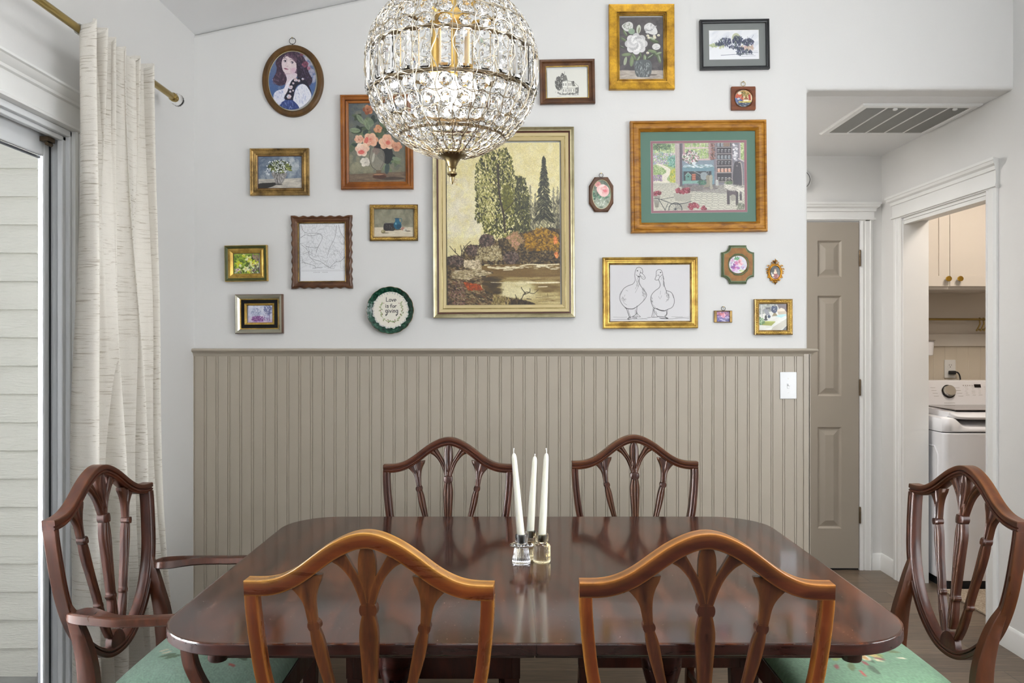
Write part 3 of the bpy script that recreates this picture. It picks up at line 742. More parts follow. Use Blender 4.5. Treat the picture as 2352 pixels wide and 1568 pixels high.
    for j in range(nn+1):
        for i in range(nn+1):
            a, b = i/nn*2-1, j/nn*2-1
            y = ys0+.008+(ys1-ys0-.012)*(b+1)/2; hw = hw0+(hw1-hw0)*(b+1)/2-.004
            e = max(abs(a), abs(b)); z = zr1+.002+.052*math.sqrt(max(0, (1-a**6)*(1-b**6)))*(1-.12*(a*a+b*b)/2)
            V.append((a*hw, y, z)); colr.append(cv.get((a+1)/2, 1-(b+1)/2))
    for j in range(nn):
        for i in range(nn): q = j*(nn+1)+i; Fc.append((q, q+1, q+nn+2, q+nn+1))
    me = bpy.data.meshes.new('seat'); me.from_pydata(V, [], Fc); me.materials.append(M_seat)
    at_ = me.color_attributes.new('paint', 'FLOAT_COLOR', 'POINT'); arr = np.ones((len(V), 4), np.float32); arr[:, :3] = np.array(colr); at_.data.foreach_set('color', arr.ravel())
    me.polygons.foreach_set('use_smooth', [True]*len(Fc)); so = bpy.data.objects.new('seat', me); COL.objects.link(so); so.parent = t
    if arms:
        for s_ in (-1, 1):
            mb = MB(); rings = []; wear = []
            # (u, y, z, halfwidth in, halfwidth out, thickness, scoop)
            L = catmull([(.216, .000, .666, .016, .014, .018), (.222, .018, .668, .032, .024, .024), (.232, .048, .668, .036, .026, .026), (.246, .088, .668, .025, .021, .024), (.257, .14, .667, .017, .018, .022), (.255, .22, .668, .016, .017, .021), (.252, .29, .670, .017, .018, .021), (.250, .335, .668, .015, .016, .018)], 5)
            for i, (x, y, z, wi, wo, tk) in enumerate(L):
                a_ = L[max(i-1, 0)]; b_ = L[min(i+1, len(L)-1)]; tg = Vector((b_[0]-a_[0], b_[1]-a_[1], 0)).normalized(); nm = Vector((tg.y, -tg.x, 0))
                u0 = x; sc_ = .012*math.exp(-((y-.05)/.045)**2)
                sec_ = [(-wi, -.3*tk, .3), (-wi*.8, .42*tk, .4), (-wi*.35, .5*tk-sc_, .3), (0, .5*tk-sc_*1.3, .25), (wo*.4, .5*tk-sc_*.4, .3), (wo*.8, .47*tk, .6), (wo, .35*tk, .6), (wo, -.4*tk, .2), (wo*.8, -.5*tk, .1), (-wi*.7, -.5*tk, .1)]
                rings.append([(s_*(u0+nm.x*q), y+nm.y*q, z+h) for q, h, _ in sec_]); wear += [c*wk for _, _, c in sec_]
            mb.loft(rings, wear=wear); ar = mb.build('arm', WC, t, smooth=45)
            mb = MB(); rings = []; wear = []
            for x, y, z, a, b in catmull([(.250, .318, .664, .026, .026), (.249, .300, .62, .026, .030), (.246, .305, .56, .026, .032), (.245, .335, .50, .026, .033), (.246, .385, .44, .026, .034), (.246, .41, .395, .024, .03)], 5):
                rings.append([(s_*x+p*a, y+q*b, z) for p, q in [(-.5, -.42), (-.42, -.5), (.42, -.5), (.5, -.42), (.5, .42), (.42, .5), (-.42, .5), (-.5, .42)]]); wear += [.25*wk]*8
            mb.loft(rings, wear=wear); mb.build('arm_support', WC, ar, smooth=40)
    return t
SG = '8fb596'
make_chair('shield back chair with amber crest, back turned, on the curtain side of the table', '779c7a', 1, wk=.9, amber=True, loc=(-.2535, 1.423, 0), rz=math.radians(-3.6))
make_chair('shield back chair with the palest worn crest, back turned, on the hall side', '779c7a', 2, wk=1.25, amber='frame', loc=(.346, 1.419, 0), rz=math.radians(-1.8))
make_chair('darkest shield back chair, against the beadboard, partly behind the leaning candle', '779c7a', 3, wk=.2, loc=(-.222, 2.662, 0), rz=PI)
make_chair('redder shield back chair against the beadboard, under the drawing of two geese', '779c7a', 4, wk=.35, loc=(.438, 2.735, 0), rz=PI)
make_chair('mahogany shield back armchair at the table end beside the linen curtain', '93b5a0', 5, True, 1.13, .12, loc=(-1.074, 2.105, 0), rz=-PI/2)
make_chair('armless mahogany shield back chair at the table end by the laundry doorway', '6b946f', 6, False, 1.12, .25, loc=(1.180, 2.09, 0), rz=PI/2)
# ------------------------------------------------------------------ candles and their glass holders
G_clear = glass('ribbed_glass_clear', 'f4f4f8', .02, 1.48); G_amber = glass('ribbed_glass_amber', 'f9ebc4', .02, 1.48)
m, nt, b = new_mat('candle_wax'); b.inputs['Base Color'].default_value = (*lin('f4f3e4'), 1); setin(b, Roughness=.38); b.inputs['Subsurface Weight'].default_value = .25; b.inputs['Subsurface Radius'].default_value = (.02, .018, .012); b.inputs['Subsurface Scale'].default_value = .3
M_wax = m; M_wick = plain('wick_cotton', 'f2f1ee', .9, var=.05)
HP = {'flared': [(.0205, 0), (.0235, .002), (.0232, .006, .03), (.0175, .041, .03), (.0165, .044), (.0298, .0463), (.0312, .0475), (.0298, .0487), (.0160, .0515), (.0150, .056), (.0155, .059, .02), (.0155, .074, .02), (.0148, .0765), (.0118, .0765), (.0112, .074), (.0110, .056), (.004, .052), (.0015, .05)],
      'drum': [(.0190, 0), (.0215, .002), (.0218, .005, .03), (.0218, .043, .03), (.0205, .047), (.0165, .0495), (.0150, .052), (.0160, .055, .02), (.0163, .071, .02), (.0155, .0745), (.0122, .0745), (.0114, .072), (.0112, .054), (.004, .05), (.0015, .048)],
      'footed': [(.0215, 0), (.0235, .002), (.0220, .006, .03), (.0160, .020, .03), (.0155, .032, .03), (.0190, .044, .02), (.0245, .049), (.0240, .0515), (.0155, .056), (.0150, .058, .02), (.0150, .072, .02), (.0142, .0745), (.0118, .0745), (.0110, .072), (.0110, .055), (.004, .051), (.0015, .049)]}
for kind, mat_, px_, pb, topx, topy, lab in (('flared', G_clear, 1197.5, 1299, 1180, 1040, 'clear ribbed glass candle holder with a wide flange and flared foot'),
        ('footed', G_amber, 1217, 1287, 1228.5, 1047, 'small amber ribbed glass candle holder behind the other two'),
        ('drum', G_amber, 1244.5, 1296, 1255, 1040, 'amber ribbed glass candle holder shaped like a straight drum')):
    Y = (EYE-TZ)*F/(pb-784-5); X = (px_-1176)*Y/F
    mb = MB(); mb.lathe(HP[kind], (0, 0, 0), 96, 24); o = mb.build('candle_holder', mat_, None, smooth=50, loc=(X, Y, TZ+.0006)); tag(o, lab, 'candle holder', 'glass candle holders on the table')
    base = Vector((X, Y, TZ+.055)); tip = Vector(((topx-1176)*Y/F, Y, EYE-(topy-784)*Y/F)); ax = tip-base; L_ = ax.length
    cn = thing('taper_candle', {'flared': 'white taper candle leaning in the clear flanged holder', 'footed': 'white taper candle in the small holder behind, the shortest looking of the three', 'drum': 'white taper candle in the amber drum shaped holder'}[kind], 'candle', base, ax.to_track_quat('Z', 'Y').to_euler(), 'white taper candles on the table')
    mb = MB(); mb.lathe([(.0090, 0), (.0104, .004), (.0100, .05), (.0085, L_*.55), (.0068, L_-.018), (.0062, L_-.009), (.0045, L_-.003), (.001, L_)], (0, 0, 0), 28); mb.build('wax_body', M_wax, cn)
    k = {'flared': -1, 'footed': 1, 'drum': 1}[kind]
    mb = MB(); mb.tube([(0, 0, L_-.003), (k*.0008, 0, L_+.003), (k*.003, 0, L_+.006), (k*.0055, .001, L_+.0095)] if kind != 'footed' else [(0, 0, L_-.003), (.001, 0, L_+.002), (.003, 0, L_+.003)], .0011, 6)
    mb.lathe([(.0013, -.001), (.002, .0006), (.001, .002)], (k*.0058, .001, L_+.0098) if kind != 'footed' else (.0036, 0, L_+.0035), 8)
    mb.build('wick', M_wick, cn)
# ------------------------------------------------------------------ curtain and rod
def mat_curtain():
    m, nt, b = new_mat('linen_curtain'); 
    a = N(nt, 'ShaderNodeAttribute', attribute_name='uvw')
    mp = N(nt, 'ShaderNodeMapping'); nt.links.new(a.outputs['Vector'], mp.inputs['Vector']); mp.inputs['Scale'].default_value = (13, 230, 1)
    f = noise(nt, mp.outputs['Vector'], 1.0, 3, .55, .9)
    mp2 = N(nt, 'ShaderNodeMapping'); nt.links.new(a.outputs['Vector'], mp2.inputs['Vector']); mp2.inputs['Scale'].default_value = (2.5, 2.2, 1)
    g = noise(nt, mp2.outputs['Vector'], 2, 3)
    fac = fmap(nt, f, .57, .65, 0, 1); mu = N(nt, 'ShaderNodeMath', operation='MULTIPLY'); nt.links.new(fac, mu.inputs[0]); nt.links.new(fmap(nt, g, .35, .6, .15, .6), mu.inputs[1])
    c = mixc(nt, mu.outputs[0], 'faf6ee', 'a09078')
    mp3 = N(nt, 'ShaderNodeMapping'); nt.links.new(a.outputs['Vector'], mp3.inputs['Vector']); mp3.inputs['Scale'].default_value = (420, 420, 1)
    wv = noise(nt, mp3.outputs['Vector'], 1, 2); c = mixc(nt, fmap(nt, wv, .4, .7, 0, .13), c, 'b8ab9b')
    nt.links.new(c, b.inputs['Base Color']); setin(b, Roughness=.95)
    bump(nt, b, f, .35, .003)
    tr = N(nt, 'ShaderNodeBsdfTranslucent'); nt.links.new(c, tr.inputs['Color']); mx = N(nt, 'ShaderNodeMixShader'); mx.inputs[0].default_value = .3
    nt.links.new(b.outputs[0], mx.inputs[1]); nt.links.new(tr.outputs[0], mx.inputs[2]); nt.links.new(mx.outputs[0], nt.nodes['Material Output'].inputs['Surface']); return m
RX, RZ = XL+.10, 2.249
cur = thing('curtain', 'cream linen curtain with dark slub lines gathered at the edge of the sliding door', 'curtain', (RX, 2.5, 0))
NT, NZ = 260, 90; V = []; Fc = []; UV = []
ztop = RZ+.016
def curtain_pt(t, s):        # t along the cloth, s = 0 top .. 1 floor
    # pleat centres spread over the rod; lower down the folds widen and merge
    y0, y1 = 2.245, 2.665
    yb0, yb1 = 2.185, 2.66+.16*max(0, (s-.45)/.55)**1.5
    n1, n2 = 6.0, 3.4
    k = min(1, s*1.6); k = k*k*(3-2*k)
    ph = 2*PI*(n1*t)+.9*math.sin(5*t+.5); ph2 = 2*PI*(n2*t+.12*math.sin(4*t))+.7+s*.9
    amp1 = .020+.012*math.sin(7*t+1); amp2 = .045+.02*math.sin(3.1*t+.4)
    w1 = math.sin(ph); w1 = math.copysign(abs(w1)**.7, w1); w2 = math.sin(ph2); w2 = math.copysign(abs(w2)**.75, w2)
    x = (1-k)*amp1*w1+k*amp2*w2
    yy = (1-s)*(y0+(y1-y0)*t)+s*(yb0+(yb1-yb0)*t)+(1-k)*.016*math.cos(ph)*1.2+k*.034*math.cos(ph2)
    x += .030+.012*math.exp(-((s)/.03)**2)*0+.02*s
    z = ztop*(1-s)+.008*s
    if s < .03: z += 0.010*math.sin(ph*1.0+1)*(1-s/.03)
    x += .006*math.sin(9*s+6*t)*k
    return x, yy-2.5, z
for j in range(NZ+1):
    s = j/NZ
    for i in range(NT+1):
        V.append(curtain_pt(i/NT, s)); UV.append((i/NT*1.1, (1-s)*2.25, 0))
for j in range(NZ):
    for i in range(NT): q = j*(NT+1)+i; Fc.append((q, q+1, q+NT+2, q+NT+1))
me = bpy.data.meshes.new('curtain_panel'); me.from_pydata(V, [], Fc); me.materials.append(mat_curtain())
a = me.attributes.new('uvw', 'FLOAT_VECTOR', 'POINT'); a.data.foreach_set('vector', np.array(UV, np.float32).ravel())
me.polygons.foreach_set('use_smooth', [True]*len(Fc)); o = bpy.data.objects.new('curtain_panel', me); COL.objects.link(o); o.parent = cur
sm = o.modifiers.new('thick', 'SOLIDIFY'); sm.thickness = .0016
# header loops wrapped round the rod behind the pleats
for k in range(6):
    y = 2.27+.066*k; mb = MB(); ring = []
    for a_ in np.linspace(0, 2*PI, 20, endpoint=False): ring.append((math.cos(a_)*.0155, math.sin(a_)*.0155))
    mb.loft([[(x_, y-2.5+dy, RZ+z_) for x_, z_ in ring] for dy in (0, .034)], caps=False)
    mb.build('header_loop', MATS['linen_curtain'], cur)
rd = thing('curtain_rod', 'satin brass curtain rod above the sliding door', 'curtain rod', (RX, 2.0, RZ))
mb = MB(); mb.tube([(0, -1.75, 0), (0, .905, 0)], .0115, 20); mb.build('rod', M_brass, rd)
mb = MB(); mb.lathe([(.0125, .895), (.016, .900), (.016, .912), (.0125, .914), (.014, .919), (.0135, .924)], (0, 0, 0), 24, axis='y'); mb.build('end_collar', M_brass, rd)
mb = MB(); mb.lathe([(.010, .924), (.020, .928), (.023, .936, .03), (.023, .950, .03), (.020, .958), (.010, .962)], (0, 0, 0), 48, 16, axis='y'); mb.build('finial', glass('finial_glass', 'ffffff', .03, 1.5), rd)
for y in (.55, -1.6):
    mb = MB(); mb.tube([(XL-RX, y, .0), (XL-RX+.05, y, -.004), (-.016, y, -.004)], .006, 10); mb.lathe([(.022, XL-RX), (.022, XL-RX+.006)], (0, y, 0), 24, axis='x'); mb.tube([(-.015, y, .006), (-.010, y, -.012), (.008, y, -.012), (.014, y, 0)], .004, 8); mb.build('bracket', M_brass, rd)
# ------------------------------------------------------------------ crystal globe chandelier
CH_C = Vector((-.1535, 1.985, 2.025)); CR = .2215
M_wire = plain('silver_wire', 'cdc3b0', .24, 1, var=.2, c2='5a4a30', vs=60); M_antq = plain('antique_brass', '8f7f5c', .3, 1, bumps=(40, .1), var=.3, c2='3a2c18')
M_gilt = plain('gilt_socket', 'c2a05c', .35, .8); M_ring = plain('ring_bronze', '6a5a44', .35, 1, var=.2)
G_cry = glass('crystal', 'ffffff', 0, 1.55)
ch = thing('chandelier', 'crystal globe chandelier hung over the table, round wire cage of faceted crystals with brass finial', 'chandelier', CH_C)
def sp(phi, th, r=CR): return Vector((r*math.cos(phi)*math.sin(th), -r*math.cos(phi)*math.cos(th), r*math.sin(phi)))
D = math.radians; NL = 28
lat = [D(x) for x in (-74, -60, -48, -39, -29, -18, 8, 16, 27, 39, 52, 66)]
# meridian wires, wavy between the rows
mb = MB(); rg = random.Random(3)
for k in range(NL):
    th = 2*PI*(k+.5)/NL; j1 = rg.uniform(0, 6)
    for s_ in (-1, 1):
        pts = []
        for i in range(81):
            ph = D(-80+152*i/80); 
            wob = .30*math.sin(i*.95+j1)*.35
            band = lat[5] < ph < lat[6]
            a = (2*PI/NL)*(.03+.12*math.sin((ph-lat[0])/(D(9.5))*PI+k))
            pts.append(sp(ph, th+(a if s_ > 0 else -.02)+.012*math.sin(i*.21+j1), CR*(1+.004*math.sin(i*1.7+j1))))
        mb.tube(pts, .0013 if s_ > 0 else .0010, 5)
mb.build('meridian_wire', M_wire, ch, smooth=60)
mb = MB()
for q, ph in enumerate(lat):
    for s_ in (0, 1):
        pts = []
        for i in range(28*8):
            th = 2*PI*i/(28*8); pts.append(sp(ph+(D(1.0)*math.sin(28*th+q*2) if s_ == 0 else D(.15)*math.sin(9*th+q)), th, CR*(1.0+.003*math.cos(28*th))))
        mb.tube(pts, .00125 if s_ == 0 else .0009, 5, closed=True)
mb.build('ring_wire', M_wire, ch, smooth=60)
# faceted crystals
def bead_mesh(rx, rz, tk):
    mb = MB(); n = 8
    def rg_(f, y, o=0): return [(rx*f*math.cos(2*PI*(k+o)/n), y, rz*f*math.sin(2*PI*(k+o)/n)) for k in range(n)]
    mb.loft([rg_(.38, -tk), rg_(.80, -tk*.62, .5), rg_(1, 0), rg_(.80, tk*.62, .5), rg_(.38, tk)])
    o = mb.build('crystal_bead', G_cry, None, smooth=0); me = o.data; bpy.data.objects.remove(o); return me
rows = [(-67, 5.6, .0085), (-54, 5.4, .0115), (-43.5, 4.5, .0150), (-34, 4.8, .0165), (-23.5, 5.2, .0188), (12, 4.0, .0165), (21.5, 5.4, .0180), (33, 5.6, .0165), (45.5, 6, .014), (59, 6.5, .010)]
allb = []
for ph, hh, rr in rows:
    me = bead_mesh(rr*.98, min(CR*D(hh)*.92, rr*1.02), rr*.42)
    for k in range(NL):
        th = 2*PI*k/NL
        if th > PI: th -= 2*PI
        allb.append((ph, th, me))
# the hundred that show largest stay single; front of the globe below the frame's top edge
allb.sort(key=lambda q: (0 if (abs(q[1]) < D(100) and q[0] < 30) else 1, abs(q[1])*.6+abs(q[0]+20)*.012))
def bead_matrix(ph, th):
    p = sp(D(ph), th, CR*.985); nrm = p.normalized()
    y = nrm; z = Vector((0, 0, 1)); z = (z-y*z.dot(y)).normalized(); x = y.cross(z)
    M = Matrix((x, y, z)).transposed().to_4x4(); M.translation = p; return M
for ph, th, me in allb[:100]:
    o = bpy.data.objects.new('crystal_bead', me); COL.objects.link(o); o.parent = ch; o.matrix_local = bead_matrix(ph, th)
mb = MB()
for ph, th, me in allb[100:]:
    M = bead_matrix(ph, th); mb.add([M@v.co for v in me.vertices], [tuple(p.vertices) for p in me.polygons])
o = mb.build('crystal_beads', G_cry, ch, smooth=0); o['kind'] = 'stuff'
# long prisms of the middle band
mb = MB(); zl, zh = CR*math.sin(lat[5])+.006, CR*math.sin(lat[6])-.002; wd = .0145
pfm = [(-wd, -.0045), (-wd*.55, -.0085), (wd*.55, -.0085), (wd, -.0045), (wd*.9, .004), (-wd*.9, .004)]
mb.loft([[(a*.7, b*.5, zl) for a, b in pfm], [(a, b, zl+.006) for a, b in pfm], [(a, b, zh-.006) for a, b in pfm], [(a*.7, b*.5, zh) for a, b in pfm]])
o = mb.build('crystal_prism', G_cry, None, smooth=0); pm = o.data; bpy.data.objects.remove(o)
for k in range(NL):
    th = 2*PI*k/NL; o = bpy.data.objects.new('crystal_prism', pm); COL.objects.link(o); o.parent = ch
    o.location = (CR*.955*math.sin(th), -CR*.955*math.cos(th), 0); o.rotation_euler = (0, 0, th)
# inner carrying rings
for nm, r_, z_, h_ in (('support_ring', CR*.925, zl-.004, .0045), ('support_ring', CR*.935, zh+.002, .0045), ('support_ring', CR*.60, CR*math.sin(D(-51)), .0035), ('support_ring', CR*.62, CR*math.sin(D(51)), .004)):
    mb = MB(); mb.loft([[(r*math.cos(a), r*math.sin(a), z_+dz) for a in np.linspace(0, 2*PI, 65)[:-1]] for r, dz in ((r_, -h_), (r_+.002, -h_), (r_+.002, h_), (r_, h_), (r_, -h_))], caps=False)
    mb.build(nm, M_ring, ch, smooth=40)
mb = MB()
for k in range(4):
    a = PI/4+PI/2*k; mb.tube([(CR*.60*math.cos(a), CR*.60*math.sin(a), CR*math.sin(D(51))), (.03*math.cos(a), .03*math.sin(a), .13)], .004, 8)
mb.lathe([(.034, .118), (.045, .122), (.045, .145), (.02, .155), (.012, .17), (.012, .215)], (0, 0, 0), 32)
mb.build('hub', M_gilt, ch)
for k in range(3):
    a = PI/2+2*PI/3*k; cx_, cy_ = .05*math.cos(a), .05*math.sin(a)
    mb = MB(); mb.tube([(.02*math.cos(a), .02*math.sin(a), .125), (cx_, cy_, .105), (cx_, cy_, .07)], .005, 8); mb.lathe([(.010, .075), (.011, .07), (.011, .0), (.016, -.004), (.016, -.012), (.012, -.014)], (cx_, cy_, 0), 20)
    sk = mb.build('socket', M_gilt, ch)
    mb = MB(); mb.lathe([(.010, -.012), (.012, -.022), (.020, -.040), (.0235, -.056), (.021, -.072), (.012, -.083), (.002, -.087)], (cx_, cy_, 0), 24); mb.build('bulb', glow('bulb_glow', 'fff4e2', 3.2), sk)
mb = MB(); mb.tube([(0, 0, .12), (0, 0, .01)], .006, 10); mb.lathe([(.012, .015), (.014, .01), (.014, -.01), (.012, -.012)], (0, 0, 0), 20); sk = mb.build('socket', M_gilt, ch)
mb = MB(); mb.lathe([(.010, -.010), (.013, -.020), (.022, -.040), (.0265, -.058), (.024, -.075), (.013, -.087), (.002, -.091)], (0, -.0, 0), 24); mb.build('bulb', glow('bulb_lit', 'fffaf0', 22), sk)
# finial
mb = MB(); mb.lathe([(.006, -.198), (.034, -.2055), (.0385, -.209), (.0385, -.212), (.034, -.215), (.026, -.219), (.019, -.225), (.0145, -.233), (.0115, -.2405), (.010, -.2425), (.0120, -.2445), (.010, -.2475), (.0085, -.252), (.0085, -.2555), (.0125, -.2575), (.0130, -.2615), (.0085, -.265), (.0060, -.2685), (.0060, -.2735), (.004, -.279), (.0025, -.2845), (.0008, -.287)], (0, 0, -.003), 40)
mb.build('finial', M_antq, ch)
# stem to the raked ceiling
zt_ = zc(CH_C.x)-CH_C.z
mb = MB(); mb.tube([(0, 0, .20), (0, 0, zt_-.02)], .006, 10); mb.build('stem', M_antq, ch)
mb = MB(); mb.lathe([(.008, -.05), (.05, -.035), (.062, -.015), (.062, .012)], (0, 0, zt_), 32); mb.build('canopy', M_antq, ch)
# ------------------------------------------------------------------ laundry room
M_app = plain('appliance_white', 'eeeef1', .18, var=.02, coat=.5); M_cab = plain('cabinet_white', 'd9d2c8', .38, var=.02); M_lb = plain('laundry_board', 'd9cfbe', .5, var=.03)
M_lid = plain('lid_glass', '6b625c', .06, var=.02); M_dark = plain('display_black', '191515', .2); M_ink = plain('panel_ink', 'a29a95', .6)
# beadboard and ledge on the laundry back wall
mb = MB(); zb = EYE-(795-784)*LY1/F; zt2 = EYE-(767-784)*LY1/F; pr = [(XR+WT+.0, 0)]; x = 2.33
while x < 3.8:
    pr += [(x-.003, 0), (x-.001, .0015), (x+.001, .0015), (x+.003, 0)]; x += .0762
pr.append((3.9, 0)); n = len(pr); y = LY1-.010
mb.add([(a, y+d, 0) for a, d in pr]+[(a, y+d, zb) for a, d in pr], [(i, i+1, n+i+1, n+i) for i in range(n-1)])
struct(mb.build('trim_6', M_lb, smooth=0))
mb = MB(); mb.box((XR+WT, LY1-.022, zb), (3.9, LY1, zt2)); struct(mb.build('trim_7', M_cab, smooth=0, bev=.002))
# washer: origin at front left foot
WX, WY = 2.322, 4.165; WW, WD = .685, .62
ws = thing('washing_machine', 'white top loading washing machine with a chrome dial in the laundry room', 'washing machine', (WX, WY, 0))
WZ = .925
def rr(x0, y0, x1, y1, r, n=6):
    out = []
    for cx_, cy_, a0 in ((x1-r, y0+r, -PI/2), (x1-r, y1-r, 0), (x0+r, y1-r, PI/2), (x0+r, y0+r, PI)):
        for k in range(n): a = a0+PI/2*k/(n-1); out.append((cx_+r*math.cos(a), cy_+r*math.sin(a)))
    return out
mb = MB(); mb.loft([[(x, y, z) for x, y in rr(0, 0, WW, WD, .028)] for z in (.045, WZ-.085)])
mb.build('cabinet', M_app, ws, smooth=40, bev=.004)
mb = MB(); mb.loft([[(x, y, z) for x, y in rr(.012, .012, WW-.012, WD-.01, .02)] for z in (.0, .05)]); mb.build('toe_base', M_black, ws, smooth=40)
mb = MB()   # side panel recess outline
q = [(-.0005, .05), (-.0005, WD-.05)]
mb.tube([(-.001, .06, .08), (-.001, .06, .72), (-.001, .09, .76), (-.001, .5, .76), (-.001, .55, .72), (-.001, .55, .08)], .0045, 8); mb.build('side_panel', M_app, ws)
# top deck dips across the front for the lid
mb = MB(); rings = []
for i, x in enumerate(np.linspace(0, WW, 40)):
    e = min(x, WW-x); dip = .052*(1/(1+math.exp(-(e-.085)/.012)))
    rad = .02*math.exp(-e/.012)
    rings.append([(x, .006+rad, WZ-.08), (x, 0+rad, WZ-.075), (x, 0+rad, WZ-.012-dip), (x, .012+rad, WZ-dip-rad*.3), (x, .06, WZ-dip*.8-rad*.3), (x, .12, WZ-dip*.5-rad*.3+.0), (x, WD-.12, WZ+.004-rad*.3), (x, WD, WZ+.004-rad*.3), (x, WD, WZ-.08)])
mb.loft(rings); mb.build('top_deck', M_app, ws, smooth=50)
mb = MB()
pl = [(.055, 0), (WW-.055, 0)]
x0, x1 = .07, WW-.07
rings = []
for i, x in enumerate(np.linspace(x0-.03, x1+.03, 30)):
    e = min(x-(x0-.03), (x1+.03)-x); lift = .0+.030*(1-math.exp(-e/.03))*-1
    rings.append([(x, .010+.02*math.exp(-e/.02), WZ+.004+lift*.55), (x, .006+.02*math.exp(-e/.02), WZ+.014+lift*.5), (x, .02, WZ+.026+lift*.5), (x, .14, WZ+.030+lift*.25), (x, .46, WZ+.030), (x, .46, WZ+.006), (x, .05, WZ-.002+lift*.5)])
mb.loft(rings); mb.build('lid', M_app, ws, smooth=50)
mb = MB(); mb.box((x0+.05, .10, WZ+.0285), (x1-.05, .44, WZ+.0325)); mb.build('lid_window', M_lid, ws, smooth=0, bev=.001)
# control console: sloped face
cy0, cy1 = .475, .62; zc0, zc1 = WZ+.03, 1.098
mb = MB(); mb.loft([[(x, cy0, WZ-.02), (x, cy0, zc0), (x, cy0+.05, zc1-.006), (x, cy0+.06, zc1), (x, cy1, zc1), (x, cy1, WZ-.02)] for x in (0, WW)]); mb.build('console', M_app, ws, smooth=30, bev=.004)
sl = Vector((0, .05, zc1-.006-zc0)).normalized(); nn_ = Vector((0, -sl.z, sl.y)); 
def cp_(x, s): return Vector((x, cy0, zc0))+sl*s+nn_*.0006
LS = (zc1-.006-zc0)/sl.z
def cpx(px, py):   # image position on the console face
    return None
mb = MB(); kx = .068+.02; ks = LS*.56
cpos = cp_(.0, ks)
sx_px = lambda px: (px-1176)*(WY+cy0+.02)/F-WX
kx = sx_px(2180)
base = cp_(kx, ks); rot = nn_.to_track_quat('Z', 'Y').to_matrix()
def disc(prof, name, mat, n=40):
    mb = MB(); mb.lathe(prof, (0, 0, 0), n); mb.v = [tuple(rot@Vector(v)+base) for v in mb.v]; return mb.build(name, mat, ws)
disc([(.040, 0), (.041, .003), (.038, .004)], 'dial_ring', M_dark); disc([(.034, .003), (.033, .024), (.029, .028), (.004, .028)], 'dial', plain('dial_steel', 'dcd8cf', .3, .85, var=.02))
mb = MB()
def patch(a, b, s0, s1, off=.0005):
    P = [cp_(a, s0), cp_(b, s0), cp_(b, s1), cp_(a, s1)]; mb.add([p+nn_*off for p in P], [(0, 1, 2, 3)])
rgw = random.Random(5)
for side, xs in ((2140, (0, 1, 2, 3)), (2196, (0, 1, 2, 3))):
    for k in xs: a = sx_px(side+k*1.5); patch(a, a+.030, LS*(.72-.12*k), LS*(.735-.12*k)-.0006)
for r_ in range(5):
    for c_ in range(4):
        a = sx_px(2219+c_*15+rgw.uniform(-1, 1)); patch(a, a+rgw.uniform(.012, .022), LS*(.75-.085*r_), LS*(.75-.085*r_)+.0013)
for r_ in range(7): 
    a = sx_px(2216+r_*5); patch(a, a+.006, LS*.80, LS*.80+.006)
patch(sx_px(2165), sx_px(2190), LS*.06, LS*.06+.002)
mb.build('panel_marking', M_ink, ws, smooth=0)
mb = MB(); patch(sx_px(2242), sx_px(2257), LS*.73, LS*.87, .0012); mb.build('display', M_dark, ws, smooth=0)
# wall cabinet with shaker doors and brass knobs
CY = 4.62; cz0 = EYE-(657-784)*CY/F; cz1 = 2.38
cb = thing('wall_cabinet', 'white shaker wall cabinet with round brass knobs above the washer', 'cabinet', (0, 0, 0))
split = (2181.5-1176)*CY/F; cw = .40
mb = MB(); mb.box((split-cw, CY+.02, cz0-.018), (split+cw, LY1, cz1)); mb.build('carcass', M_cab, cb, smooth=0)
for s_ in (-1, 1):
    a, b = (split-cw, split-.0015) if s_ < 0 else (split+.0015, split+cw)
    mb = MB(); f = .062
    mb.box((a, CY+.006, cz0), (b, CY+.02, cz1))
    mb.box((a, CY, cz0), (a+f, CY+.008, cz1)); mb.box((b-f, CY, cz0), (b, CY+.008, cz1)); mb.box((a+f, CY, cz0), (b-f, CY+.008, cz0+f)); mb.box((a+f, CY, cz1-f), (b-f, CY+.008, cz1))
    dd = mb.build('door', M_cab, cb, smooth=0)
    kxx = (2174.5-1176)*CY/F if s_ < 0 else (2201-1176)*CY/F
    mb = MB(); mb.lathe([(.006, 0), (.006, -.012), (.0155, -.016), (.0165, -.022), (.0155, -.028), (.003, -.029)], (kxx, CY, EYE-(640.5-784)*CY/F), 28, axis='y'); mb.build('knob', M_gold, dd)
# brass hanging rail with clips
zr_ = EYE-(733-784)*4.93/F
rl = thing('hanging_rail', 'thin brass rail across the wall under the laundry cabinet', 'rail', (0, 4.93, zr_))
mb = MB(); mb.tube([(2.31, 0, 0), (3.6, 0, 0)], .0075, 12); mb.build('rail_bar', M_brass, rl)
for x in (2.36, 3.5):
    mb = MB(); mb.tube([(x, 0, 0), (x, LY1-4.93, 0)], .005, 8); mb.build('rail_bracket', M_brass, rl)
for i, px in enumerate((2250, 2259, 2267)):
    X = (px-1176)*4.93/F; o = thing('hanging_clip', 'small brass clip hanging from the laundry rail, '+('the one nearest the outlet', 'between two like clips', 'closest to the doorway casing')[i], 'clip', (X, 4.93, zr_), group='brass clips on the laundry rail')
    mb = MB(); mb.tube([(0, .010*math.cos(a), .010*math.sin(a)) for a in np.linspace(0, 2*PI, 14)[:-1]], .002, 6, closed=True); mb.tube([(0, 0, -.010), (.003, 0, -.03), (-.008, 0, -.052), (-.016, 0, -.066)], .0045, 8); mb.build('hook', M_brass, o)
    mb = MB(); mb.lathe([(.004, -.006), (.006, 0), (.004, .006)], (-.018, 0, -.070), 10); mb.lathe([(.004, -.006), (.006, 0), (.004, .006)], (-.002, 0, -.066), 10); mb.build('clip_tip', M_brass, o)
